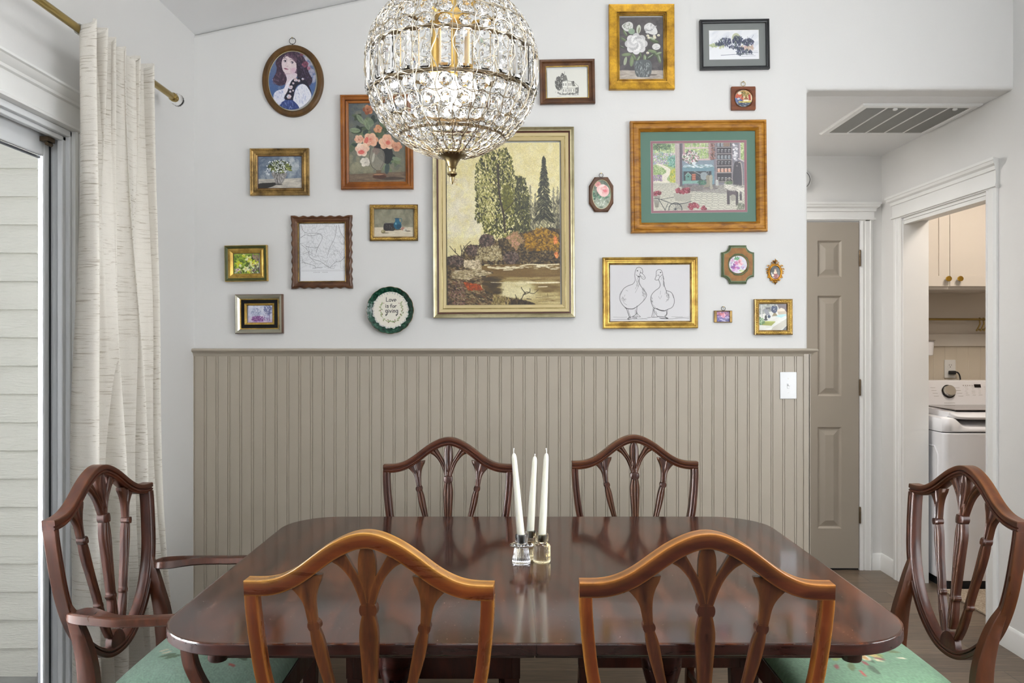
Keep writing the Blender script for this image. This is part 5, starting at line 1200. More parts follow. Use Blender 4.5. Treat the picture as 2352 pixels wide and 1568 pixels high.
def art_whiteroses():
    c = Cv((824, 152, 1236, 730), 4.055, 1.9, '514b4c'); c.grad(152, 660, '565152', '443f42'); c.dabs(240, (824, 152, 1236, 650), ['5f595a', '413c3e', '6a6563', '4c4647'], (16, 46), .5, al=(.15, .4))
    c.rect(824, 648, 1236, 730, 'a59a90'); c.dabs(100, (824, 650, 1236, 730), ['bfb4a8', '8d8278', 'cbbfb2'], (16, 44), .2, (-.1, .1), (.2, .5))
    for x, y, a, l in ((880, 300, 1, 34), (865, 360, .6, 34), (930, 290, .4, 30), (1150, 375, .3, 46), (1130, 350, .4, 30), (890, 500, -.1, 44), (880, 560, 1.8, 40), (940, 560, 1.7, 52), (1000, 540, 2.1, 36), (1170, 500, .7, 56), (1195, 540, 1.3, 44), (1065, 545, 1.4, 46), (1130, 470, .2, 40), (1110, 520, -.6, 46), (850, 430, .4, 24), (1190, 490, -.3, 30), (960, 520, 1, 36), (1020, 500, 1.3, 30)):
        c.ell(x, y, l, l*.36, c.rg.choice(['5d6b4c', '74835f', '3d4736', 'a9b096', '4c5840']), .95, a); c.ell(x+3, y-4, l*.7, l*.12, c.rg.choice(['c3c8b4', '8b9876']), .6, a)
    c.blob([(972, 560), (1112, 560), (1116, 690), (1060, 712), (985, 700), (965, 630)], '585d5e'); c.dabs(130, [(975, 570), (1110, 570), (1110, 700), (975, 700)], ['8f9698', '2f3334', 'b9bfbf', '454a4b', 'e0e3e0'], (4, 15), .25, (1.3, 1.9), (.3, .8)); c.ell(1130, 690, 44, 8, '5d534d', .8)
    wh = ['dedcdb', 'c5c3c3', 'efedec', 'b1afb0']
    c.blob([(850, 230), (910, 195), (950, 215), (945, 270), (900, 285), (870, 270)], 'd5d4d0'); c.dabs(26, c.inell(900, 240, 36, 32), ['f0efec', 'a8a9a0', '7d8270'], (6, 14), .4); c.ell(1005, 265, 20, 42, 'c8ccbc', 1, .15); c.ell(1008, 275, 8, 28, '7a7c62', .8, .15)
    c.ell(940, 285, 30, 28, '8fa38c', .9)
    c.blob([(1062, 230), (1110, 205), (1160, 240), (1180, 295), (1150, 318), (1090, 300), (1060, 270)], 'dcdad8'); c.dabs(30, c.inell(1118, 262, 48, 44), wh, (10, 24), .35); c.spl([(1080, 270), (1110, 280), (1140, 260)], 5, '8a888a')
    c.ell(1168, 428, 38, 30, 'd9d7d4'); c.dabs(14, c.inell(1168, 430, 30, 24), wh, (6, 14), .4)
    for a in np.linspace(0, 2*PI, 9)[:-1]: c.ell(982+62*math.cos(a), 400+56*math.sin(a), 44, 38, c.rg.choice(['d4d2d1', 'c6c4c4', 'dddbda']), 1, a)
    c.ell(980, 400, 84, 76, 'd8d6d5')
    for i in range(46): a = i*.75; q = 88-i*1.7; c.ell(980+q*.85*math.cos(a), 395+q*.8*math.sin(a), 30-i*.4, 9, wh[i % 4], .8, a+PI/2)
    c.ell(975, 380, 26, 22, 'efeeec', .9); c.spl([(950, 385), (965, 365), (990, 370), (992, 392), (970, 398)], 3, '9a989a')
    for x, y in ((1090, 325), (1150, 330), (1190, 322), (1088, 485), (1155, 345), (1100, 345)): c.ell(x, y, 14, 11, 'e6e1cf', .95); c.ell(x, y+4, 6, 4, 'b8ab7c')
    c.grain(.04); return c
def art_trees():
    c = Cv((1662, 272, 2128, 546), 4.055, 2.2, 'e9eaee'); c.dabs(60, (1662, 272, 2128, 430), ['dcdfe6', 'eef0f2', 'd3d7df'], (20, 60), .3, (-.8, -.5), (.2, .5))
    c.ell(1712, 412, 44, 14, 'b3bd94', .7); c.dabs(60, c.inell(1745, 415, 70, 18), ['a9b48a', '8b9a70', 'c9c7a0'], (6, 18), .4, al=(.3, .7)); c.ell(1915, 350, 38, 46, 'aeb386', .7); c.ell(2010, 440, 60, 20, 'cdb0a8', .6); c.dabs(40, (1950, 420, 2070, 460), ['c9a49c', 'b5a888'], (8, 20), .4, al=(.3, .6))
    for x, y, rx, ry, n in ((1815, 385, 60, 36, 150), (1930, 375, 50, 46, 190), (2025, 388, 52, 30, 150), (1760, 400, 40, 14, 50), (1955, 468, 38, 36, 130), (2020, 475, 44, 20, 70), (1890, 430, 44, 16, 60)):
        c.dabs(n, c.inell(x, y, rx, ry), ['2f3350', '3c405c', '24283f', '4a5560', '5c6c60', '454a6a'], (5, 13), .32, (.6, 2.4), (.45, .95))
    for k in range(40): x = c.rg.choice((1815, 1930, 2030, 1955)); c.line([(x, 400), (x+c.rg.uniform(-50, 50), c.rg.uniform(320, 380))], 2.5, '2f3350', .6)
    c.line([(1775, 502), (1930, 496), (2070, 500)], 4, '3a4058', .7); c.line([(2010, 470), (2110, 468)], 2, '6c6f80', .7); c.line([(1960, 515), (2090, 512)], 3, '6f7688', .6); c.line([(2060, 482), (2114, 482)], 2, '4a4e60', .8); return c
def art_smallround():
    c = Cv((1902, 836, 2062, 988), 4.055, 4, 'd9c79c'); c.rect(1902, 836, 2062, 880, 'c9a06a'); c.poly([(1902, 890), (1940, 850), (1980, 880), (1980, 930), (1902, 930)], 'c0593a'); c.dabs(60, c.inell(1990, 870, 46, 30), ['6a6a2c', '8a7a34', 'a8863c', '4c4c22'], (5, 12), .5)
    c.poly([(1902, 905), (1960, 920), (1980, 940), (1902, 960)], '4a5a8c'); c.dabs(50, (1905, 900, 1975, 960), ['5d76a8', 'e8e4da', '2c3454'], (4, 12), .4); c.poly([(1985, 925), (2005, 895), (2025, 925), (2025, 945), (1985, 945)], 'e8dfc8'); c.poly([(1980, 925), (2005, 890), (2030, 925)], '8a5a34'); c.poly([(2025, 880), (2045, 875), (2050, 930), (2030, 930)], 'a8382c'); c.rect(1935, 940, 2050, 950, 'c9b23c'); c.rect(1930, 952, 2050, 988, '26304a'); c.dabs(40, (1925, 950, 2050, 985), ['4a6a94', 'e6ead8', '1a2038'], (4, 12), .25, (-.1, .1)); c.ell(1945, 865, 18, 14, 'efe6d4', .8); return c
def art_octrose():
    c = Cv((112, 800, 328, 1142), 5.227, 2.6, '6a7664')      # zoom 1340,260 x5.227
    c.grad(980, 1142, '8b9484', 'b9bfae'); c.grad(800, 900, '4d5a4a', '5c6858'); c.dabs(120, (112, 800, 328, 1142), ['55624f', '7d8a74', '9aa592', '3e4a3a'], (10, 26), .5, al=(.2, .5))
    c.dabs(40, [(120, 930), (200, 960), (320, 980), (300, 1030), (130, 1030)], ['3f6a50', '5a8a6a', '88b090', '2e4c3a'], (10, 22), .5); c.dabs(30, (150, 1020, 280, 1110), ['c9d0c0', 'dfe4d8', '9aa68e'], (8, 22), .35)
    c.rose(175, 850, 38, ['d9938c', 'e3aba0', 'c87a76'], '9a4c4c', 12); c.blob([(160, 900), (230, 850), (300, 890), (305, 960), (260, 1000), (200, 980)], 'edc4bf'); c.rose(245, 920, 58, ['efc9c4', 'e8aaa6', 'f5dcd6', 'e29490'], 'c25a60', 20); c.ell(262, 930, 22, 18, 'd9606a', .75)
    c.ell(205, 940, 18, 36, 'f0d6cf', .9, -.4); c.ell(225, 870, 34, 14, 'f4dcd6', .9, -.3); return c
def art_shed():
    c = Cv((843, 350, 1943, 1160), 5.227, 1.9, 'c2c0b4')     # zoom 1340,260 x5.227
    # garden through the open door
    c.rect(843, 350, 1120, 830, '9fb07a'); c.dabs(500, (843, 350, 1120, 620), ['b5c48e', '8ba36a', 'd3dab0', '6f8a5a', '9ab0a0'], (8, 24), .45, al=(.4, .8)); c.dabs(140, (850, 350, 1060, 430), ['4a6040', '5f7850', '38503a'], (8, 20), .4, al=(.4, .8)); c.line([(925, 450), (925, 390), (900, 365)], 9, '4a4438', .8)
    c.dabs(330, (845, 470, 1110, 600), ['b49ab4', '8d80a8', 'd3b8c8', '6f8a6a', 'e0d8dc', '7f96a4'], (5, 13), .5, al=(.5, .9)); c.dabs(180, [(1020, 510), (1115, 500), (1115, 640), (1030, 620)], ['6a9a8a', '4c7a6c', '8fb8a8'], (6, 14), .5)
    c.blob([(850, 820), (900, 760), (990, 690), (960, 640), (880, 600), (940, 600), (1040, 650), (1060, 700), (1010, 780), (1040, 820)], 'ddd6c4'); c.dabs(230, [(850, 620), (940, 630), (1010, 690), (930, 740), (850, 760)], ['7f9a62', 'a3b57a', '5f7d4c', 'c3cc9a'], (6, 14), .45); c.dabs(120, (848, 730, 950, 800), ['7d6488', 'a488a8', '5a7050', 'c4aec0'], (5, 12), .5); c.dabs(180, [(1050, 680), (1110, 650), (1115, 815), (1040, 810)], ['c9b84c', 'a3a83c', '6a8a44', 'e0d070'], (5, 16), .3, (1.1, 2))
    # walls, posts
    c.rect(1165, 350, 1943, 860, '7c7880'); c.dabs(260, (1165, 350, 1943, 860), ['6a6670', '8d8990', '5f5b64', '94908c'], (14, 40), .3, (1.3, 1.8), (.2, .4))
    c.poly([(1110, 350), (1165, 350), (1170, 880), (1115, 850)], 'b7a9a6'); c.line([(1125, 350), (1130, 850)], 4, '8b7c7c'); c.line([(1148, 350), (1152, 870)], 4, '93858a'); c.rect(1165, 350, 1196, 870, '5d545c')
    # window
    c.rect(1205, 350, 1545, 560, 'a98c8c'); c.rect(1228, 350, 1510, 540, '9fb07a'); c.dabs(300, (1228, 350, 1510, 540), ['b9c88c', '87a060', 'd9deb0', '6c8a58', 'b0a0b8'], (6, 18), .45, al=(.4, .8)); c.rect(1228, 402, 1510, 420, 'd0bcba'); 
    for x in (1310, 1405): c.rect(x, 350, x+9, 402, 'c8b2b2')
    c.rect(1205, 540, 1545, 560, 'c3acac')
    # flowers and bench
    c.rect(1195, 560, 1575, 625, '7f8d98'); c.poly([(1195, 640), (1225, 612), (1545, 610), (1580, 640)], 'a9bcc4'); c.rect(1195, 640, 1580, 690, '6e8c96'); c.rect(1195, 690, 1212, 860, '5c7a82'); c.rect(1545, 690, 1578, 860, '6e8c96'); c.rect(1212, 690, 1545, 800, '3c3f44'); c.poly([(1195, 805), (1400, 800), (1400, 835), (1195, 838)], '7fa39a')
    c.dabs(420, c.inell(1300, 520, 100, 80), ['3c5a40', '6a7f5c', 'd9d3d6', 'b88a94', '8e5a6c', 'e6e2dc', '4a5f54', 'f0ece4'], (6, 14), .6, al=(.6, 1)); c.poly([(1315, 580), (1360, 580), (1350, 640), (1325, 640)], 'd3dadc'); c.dabs(70, (1215, 615, 1560, 648), ['e6ecee', '7f98a0', '557068', 'ffffff'], (7, 20), .25, (-.2, .2))
    c.poly([(1232, 800), (1232, 740), (1265, 700), (1300, 740), (1300, 800)], '5f8a80'); c.line([(1228, 742), (1265, 702), (1305, 742)], 6, '9cb0a8'); c.ell(1266, 752, 8, 8, '1d2424')
    for y in (725, 750, 775): c.rect(1310, y, 1356, y+20, 'a4624e'); c.ell(1333, y, 24, 5, 'c07c64')
    c.blob([(1415, 720), (1450, 700), (1490, 715), (1480, 785), (1425, 785)], '8e979a'); c.spl([(1480, 700), (1510, 690), (1495, 740)], 5, '8e979a'); c.line([(1420, 730), (1340, 690)], 7, '9aa3a4'); c.line([(1325, 690), (1430, 790)], 5, '6a6458'); c.dabs(90, c.inell(1430, 825, 50, 30), ['3f6a54', '5a8a70', '2e4c3c'], (6, 14), .4)
    # shelves with jars
    c.rect(1605, 350, 1795, 830, '38343a'); c.rect(1600, 350, 1612, 840, '8d8286'); c.rect(1785, 350, 1797, 800, '8d8286')
    for r_, y in enumerate((403, 480, 552, 625, 705, 815)):
        c.rect(1605, y, 1792, y+9, 'a39a98')
        for x in (1618, 1660, 1702, 1744): c.rect(x, y-48, x+32, y-2, ('8f9298', '5e5a60', '7f858c', '4c484c', 'd9a48c', '54504e')[r_], .9); c.rect(x+4, y-50, x+28, y-42, 'b8b8b8', .9); c.ell(x+10, y-26, 3, 12, 'e8e8e8', .6)
    c.rect(1690, 352, 1770, 398, '8a7468')
    c.dabs(120, (1540, 350, 1590, 550), ['9a6a62', '6a4a48', 'b88c80', '54443c'], (6, 14), .5); c.spl([(1565, 350), (1568, 550)], 4, '5a4238')
    for k in range(34): c.ell(1832+c.rg.uniform(-24, 24), 375+k*5.6, 13, 11, c.rg.choice(['d6d2d6', 'b5b2ba', 'ece8ea', '8f8c96']), .95)
    c.poly([(1870, 350), (1943, 350), (1943, 600), (1875, 550)], '8c8288'); c.rect(1900, 350, 1943, 560, '9fb07a'); c.dabs(60, (1900, 350, 1943, 540), ['b9c88c', '6f8a50', 'd9deb0'], (6, 14), .5); c.line([(1872, 545), (1943, 580)], 12, 'cfc4c2'); c.line([(1892, 350), (1892, 550)], 10, 'cbbfc0')
    c.blob([(1815, 620), (1850, 580), (1895, 610), (1905, 870), (1805, 860)], '454148'); c.spl([(1870, 590), (1900, 600), (1912, 700), (1915, 860)], 7, 'b9aea4'); c.ell(1852, 630, 8, 9, '8a8488')
    # cobbles
    fl = [(843, 815), (1120, 825), (1180, 880), (1600, 860), (1943, 870), (1943, 1160), (843, 1160)]
    c.poly(fl, 'c6c3b4'); c.poly([(1170, 860), (1820, 850), (1943, 880), (1700, 960), (1320, 930)], '8f8a86', .7)
    for j in range(16):
        y = 835+j*j*.95+j*7
        if y > 1160: break
        w_ = 34+j*3.4
        for i in range(int(1120/w_)+2):
            x = 843+i*w_+(j % 2)*w_/2+c.rg.uniform(-6, 6); yy = y+c.rg.uniform(-4, 4)
            if y < 880 and 1120 < x < 1943 and y < 862: continue
            c.spl([(x-w_*.46, yy), (x-w_*.1, yy-w_*.17), (x+w_*.42, yy-w_*.06), (x+w_*.45, yy+w_*.16), (x, yy+w_*.22), (x-w_*.44, yy+w_*.12)], 2.6, '77736c' if x > 1150 else '9d998c', .85, True, n=3)
    c.dabs(200, [(1170, 860), (1600, 850), (1620, 900), (1300, 930)], ['5a5558', '6f6a6c', '7f6a6c'], (10, 26), .3, (-.1, .1), (.2, .5))
    # baskets of apples
    def apples(cx_, cy_, rx, ry, n):
        for _ in range(n): x, y = c.inell(cx_, cy_, rx, ry)(); q = c.rg.uniform(15, 20); c.ell(x, y, q, q*.9, c.rg.choice(['7d2f3c', '93404c', '6a2632', 'a45560'])); c.ell(x-5, y-5, q*.3, q*.25, 'd9a8a8', .7)
    def basket(x0, x1, y0, y1):
        c.poly([(x0, y0), (x1, y0+10), (x1-22, y1+8), (x0+22, y1)], 'b0aca0'); 
        for k in range(12): t = k/11; c.line([(x0+(x1-x0)*t, y0), (x0+22+(x1-x0-44)*t, y1+4)], 3, '6d6a60', .8)
        c.line([(x0-4, y0+4), (x1+4, y0+18)], 9, 'cdc8ba')
    basket(1095, 1290, 1045, 1140); basket(1090, 1310, 935, 1035); apples(1205, 915, 88, 34, 42); basket(848, 925, 1010, 1110); basket(843, 940, 960, 1005); apples(890, 945, 50, 20, 16); apples(1325, 1110, 60, 36, 26); apples(1455, 1130, 34, 18, 8)
    c.spl([(850, 1010), (930, 1020), (1110, 1080), (1300, 1050)], 7, '33373c'); c.spl([(910, 1020), (990, 1155)], 7, '33373c'); c.spl([(940, 1020), (1090, 995)], 5, '33373c'); c.spl([(1020, 1070), (980, 1155)], 6, '33373c')
    q = [(1108+78*math.cos(a), 1138+74*math.sin(a)) for a in np.linspace(0, 2*PI, 30)]; c.line(q, 9, '33373c'); c.ell(1108, 1138, 12, 12, '33373c')
    for a in np.linspace(0, PI*2, 13): c.line([(1108, 1138), (1108+72*math.cos(a), 1138+68*math.sin(a))], 3, '44484c', .9)
    # boots, jar, straw stool
    c.blob([(1480, 750), (1520, 740), (1525, 830), (1510, 875), (1452, 880), (1455, 862), (1485, 835)], '8b8676'); c.blob([(1522, 745), (1556, 745), (1552, 850), (1560, 895), (1530, 905), (1524, 840)], 'a39e8e'); c.rect(1592, 805, 1628, 862, 'b9bcb8', .9); c.ell(1610, 800, 14, 6, 'd9d9d2')
    c.rect(1728, 900, 1760, 1090, '4c4448'); c.rect(1832, 930, 1862, 1100, '443c40'); c.rect(1760, 910, 1840, 985, '5a5054'); c.ell(1800, 1010, 34, 40, '9b968a'); c.rect(1880, 930, 1905, 1040, '4c4448')
    for _ in range(190): x = c.rg.uniform(1690, 1930); y = 870+(x-1690)*.22+c.rg.uniform(-30, 30); a = c.rg.uniform(-.9, .9); c.line([(x, y), (x+36*math.cos(a), y+36*math.sin(a))], 3, c.rg.choice(['ddd8cc', 'b9b3a4', 'efeae0']), .85)
    c.spl([(1700, 850), (1730, 785), (1790, 790), (1800, 840)], 5, 'a79c8e'); c.dabs(50, c.inell(1750, 830, 46, 16), ['5f6f50', '7d8c6a', '455540'], (8, 18), .4)
    c.dabs(90, (1840, 1080, 1943, 1160), ['6d7260', '55594c', '8d917c'], (6, 18), .3, (.8, 2.2))
    c.grain(.07); return c
def art_geese():
    c = Cv((198, 318, 1066, 930), 4.704, 2.2, 'd8d6d8')      # zoom 1360,540 x4.704
    I = '2c2a2c'; S = lambda P, w=3.2, a=.9, t=0: c.spl(P, w, I, a, taper=t)
    # first goose
    S([(478, 372), (490, 350), (520, 346), (545, 362), (552, 395), (548, 410)], 4); S([(478, 372), (468, 400), (466, 440), (470, 480), (458, 510), (440, 528)], 4); S([(440, 528), (390, 545), (345, 575), (318, 620), (303, 660), (308, 705), (330, 745), (360, 775), (395, 792), (435, 795)], 4.5)
    S([(528, 400), (520, 425), (540, 460), (562, 474), (580, 462), (572, 440), (548, 412), (530, 400)], 3.4); S([(525, 430), (545, 448), (572, 452)], 2.2); S([(516, 460), (512, 500), (530, 545), (560, 585), (586, 620), (592, 650), (575, 685), (545, 720), (500, 760), (460, 785), (435, 795)], 4.5)
    c.ell(495, 382, 7, 6, I); S([(530, 380), (525, 402), (540, 405)], 2.4); c.ell(510, 445, 14, 8, I, .6); S([(480, 425), (500, 440), (520, 455)], 3); S([(360, 780), (385, 790), (440, 793), (470, 780)], 7, .6)
    for P in ([(515, 470), (498, 520), (470, 580)], [(520, 520), (500, 560), (470, 620)], [(330, 660), (350, 690), (370, 690)], [(340, 700), (350, 730), (380, 750)], [(370, 590), (390, 600)], [(300, 640), (320, 600)], [(500, 490), (480, 540)], [(585, 640), (570, 660), (560, 700)], [(545, 575), (570, 610), (580, 640)], [(350, 660), (360, 640)]): S(P, 2.4, .5)
    c.dabs(40, c.inell(500, 500, 18, 50), [I], (3, 9), .2, (1.2, 1.9), (.15, .4)); c.dabs(30, c.inell(345, 690, 24, 24), [I], (3, 9), .2, (.2, .8), (.15, .4)); c.dabs(40, c.inell(560, 610, 20, 50), [I], (3, 10), .2, (.7, 1.3), (.2, .5))
    S([(375, 792), (392, 840), (402, 872), (420, 885)], 5); S([(392, 795), (402, 840), (415, 870)], 3); S([(385, 900), (410, 880), (450, 884), (490, 892), (440, 898), (400, 905), (385, 900)], 4); S([(410, 882), (390, 905)], 4); S([(420, 885), (400, 912)], 3)
    S([(490, 760), (484, 810), (478, 850), (440, 875)], 4.5); S([(472, 800), (470, 850)], 3); S([(480, 820), (500, 855), (524, 878), (480, 875), (440, 876)], 3.4); S([(484, 820), (490, 875)], 3)
    # second goose
    S([(698, 410), (702, 385), (725, 370), (752, 378), (765, 405), (768, 430)], 4); S([(698, 410), (696, 432), (690, 460), (684, 476), (700, 484), (720, 478), (735, 452), (748, 440), (760, 425)], 3.6); c.ell(745, 402, 7, 6, I); c.ell(725, 430, 6, 3, I, .7); S([(700, 440), (720, 430), (735, 450)], 2.4)
    S([(768, 430), (775, 470), (778, 520), (790, 560), (805, 600), (808, 630)], 4.5); S([(722, 478), (735, 510), (740, 540), (725, 570), (690, 595), (655, 630), (638, 670), (640, 710), (655, 760), (680, 790)], 4.5)
    S([(808, 598), (850, 612), (875, 640), (890, 690), (888, 740), (865, 780), (820, 800), (780, 818), (740, 812), (700, 795), (680, 785)], 4.5); S([(700, 790), (740, 808), (790, 815)], 8, .7)
    for P in ([(745, 600), (740, 640)], [(755, 650), (745, 680)], [(720, 660), (740, 690)], [(800, 610), (790, 640)], [(820, 640), (830, 680), (810, 700)], [(640, 690), (655, 720)], [(870, 640), (885, 680)], [(780, 500), (770, 540)], [(760, 450), (750, 480)], [(660, 750), (690, 780)], [(825, 690), (800, 720)]): S(P, 2.4, .5)
    c.dabs(44, c.inell(820, 660, 20, 44), [I], (3, 10), .2, (1, 1.8), (.15, .45)); c.dabs(30, c.inell(780, 500, 8, 60), [I], (3, 10), .2, (1.3, 1.8), (.2, .5)); c.dabs(24, c.inell(650, 700, 10, 40), [I], (3, 9), .2, (1, 1.6), (.2, .5))
    S([(662, 780), (660, 830), (648, 880), (690, 882), (718, 880)], 4); S([(672, 785), (680, 830), (700, 862), (718, 880)], 4); S([(665, 800), (672, 850), (668, 880)], 3); S([(690, 820), (705, 850)], 3)
    S([(802, 805), (808, 850), (790, 870), (800, 890), (822, 900)], 5); S([(820, 800), (812, 850), (800, 875)], 3.4); S([(720, 876), (760, 880), (800, 886), (822, 898), (760, 896), (730, 890)], 5)
    for P, w_ in (([(210, 912), (300, 905), (400, 908)], 3), ([(230, 880), (330, 882), (380, 880)], 2), ([(450, 905), (560, 900), (640, 884)], 2.4), ([(500, 890), (600, 905)], 2), ([(600, 884), (700, 884)], 2.4), ([(740, 900), (850, 902), (960, 895), (1050, 900)], 3), ([(860, 880), (980, 882)], 2), ([(900, 890), (1056, 884)], 2)): S(P, w_, .6)
    return c
def art_roundflower():
    c = Cv((1482, 220, 1676, 410), 4.704, 4, 'dcd9e0'); r = c.rg
    c.dabs(60, (1482, 220, 1676, 410), ['c8c8d6', 'ebe8ee', 'b8c4c8', 'd8dce0'], (8, 22), .5, al=(.3, .6))
    for x, y, q, pal in ((1550, 350, 46, ['7d3a8c', 'a45aa8', 'c890c8', 'dcb8dc']), (1610, 310, 30, ['e0a8b8', 'edd0d8', 'c87890']), (1600, 275, 24, ['d890a4', 'e8c0c8', 'b86078']), (1640, 345, 30, ['e6e0ee', 'b8a8d0', 'd0c8e0']), (1515, 270, 22, ['e8e0e8', 'c8a0c0']), (1560, 300, 24, ['c878a8', 'e0a8c8'])):
        for k in range(6): a = k*1.047+x; c.ell(x+math.cos(a)*q*.55, y+math.sin(a)*q*.55, q*.55, q*.34, r.choice(pal), .9, a)
        c.ell(x, y, q*.16, q*.14, 'd84c6c')
    c.dabs(24, c.inell(1565, 250, 26, 14), ['3f8a4c', '5aa868', '2a6a3a'], (6, 14), .4); c.dabs(20, c.inell(1625, 385, 30, 16), ['c8d870', 'e8e8a0', '8ab060'], (4, 9), .6); c.dabs(30, (1490, 240, 1545, 330), ['f8f4f8', 'b8a0c8', '6a5a8c'], (4, 9), .5); return c
def art_cameo():
    c = Cv((1935, 334, 2038, 470), 4.704, 5, '20251f'); c.blob([(1960, 470), (1965, 430), (1985, 405), (2010, 415), (2030, 440), (2030, 470)], '8c4038'); c.ell(1988, 372, 12, 15, 'e0c4a8'); c.ell(1988, 358, 14, 8, '5a3a26'); c.ell(2000, 368, 5, 12, '5a3a26'); c.blob([(1978, 385), (1998, 385), (2006, 412), (1970, 412)], 'e4ccb4'); c.ell(1960, 430, 14, 12, 'e6dfd6'); c.ell(1950, 410, 6, 14, 'd8d8dc'); c.ell(1962, 455, 18, 10, 'b9b4b4', .8); c.ell(2015, 440, 9, 20, 'c46a58', .8); c.dabs(12, (1940, 400, 2030, 466), ['6a2c2a', '3a4a50', 'd8c8b8'], (3, 7), .5)
    c.ell(1984, 370, 1.6, 1.4, '3a241c'); c.ell(1992, 370, 1.6, 1.4, '3a241c'); c.ell(1988, 379, 3, 1.2, '9c4a40'); return c
def art_tiny():
    c = Cv((1352, 824, 1492, 934), 4.704, 5, '7c5a90'); c.dabs(120, (1352, 824, 1492, 870), ['b0708c', '8a5a8c', 'd8a8b0', '5a4a70', 'c07a90'], (5, 16), .4, al=(.4, .9)); c.dabs(90, (1352, 895, 1492, 934), ['2c2c6c', '4a4a90', 'd8d8f0', '1d1d4c'], (8, 22), .22, (-.2, .2), (.4, .9))
    c.dabs(60, (1352, 870, 1492, 905), ['e8e0f0', '8a70b0', '604a90'], (6, 18), .25, (-.3, .3)); c.rose(1425, 866, 26, ['e8b8c8', 'd888a4', 'f0d8e0'], 'b04070', 12); c.dabs(20, c.inell(1400, 850, 30, 10), ['e07a70', 'c85858'], (4, 9), .4); return c
def art_table():
    c = Cv((1812, 732, 2120, 1040), 4.704, 3, 'c9c8bf'); c.poly([(2000, 732), (2120, 732), (2120, 830), (2040, 830)], '4c2e30'); c.rect(1812, 732, 1960, 860, 'a9aca4'); c.dabs(80, (1812, 732, 2000, 860), ['c6c8c0', '8f928a', 'dedfd8', '6a6c68'], (10, 26), .35, al=(.3, .7))
    c.poly([(1812, 860), (1960, 820), (2120, 830), (2120, 960), (2000, 1040), (1812, 1040)], 'e0dfd6'); c.dabs(70, [(1830, 880), (2100, 850), (2100, 960), (1900, 1030)], ['eeede6', 'cfcfc6', 'd8dcd6'], (16, 40), .25, (-.3, .2), (.2, .5)); c.poly([(1960, 990), (2120, 890), (2120, 960), (2010, 1040), (1930, 1040)], 'bdb7a8'); c.poly([(2090, 990), (2120, 970), (2120, 1035), (2050, 1035)], '2c2426')
    c.poly([(1970, 870), (2060, 852), (2115, 858), (2050, 890)], 'a3cfd0'); c.poly([(1850, 930), (1990, 932), (1945, 975), (1840, 968)], '93993c'); c.poly([(1870, 925), (1985, 928), (1975, 938), (1860, 936)], 'b8bd5c')
    c.blob([(1950, 770), (1980, 760), (2008, 775), (2004, 820), (1985, 840), (1960, 835), (1942, 810)], '2c3a5c'); c.dabs(24, c.inell(1978, 800, 24, 30), ['dfe3e8', '16203c', '5c6c94'], (4, 10), .4); c.ell(1978, 765, 14, 6, '8a8a88'); c.poly([(1970, 840), (1990, 840), (2010, 868), (1950, 875)], '8c7a50')
    c.poly([(2005, 810), (2050, 785), (2085, 800), (2095, 830), (2010, 840)], 'e0cfb8'); c.poly([(2010, 825), (2100, 820), (2110, 850), (2020, 856)], 'b8a488'); c.poly([(1860, 800), (1900, 790), (1930, 860), (1890, 868)], '8d8f96'); c.rect(1885, 780, 1935, 800, '5f5f62'); c.ell(1920, 878, 16, 16, '2a3a5a'); c.ell(1886, 885, 12, 22, '16161c'); c.ell(1885, 910, 20, 10, '1c1c20'); c.dabs(60, [(1815, 880), (1850, 890), (1880, 940), (1820, 970)], ['4a7a3c', '6a9a54', '2f5a2c', '8ab070'], (5, 14), .35); c.rect(1838, 750, 1848, 880, 'd8d8d4'); c.line([(1850, 740), (1850, 880)], 3, '8a8c88'); return c
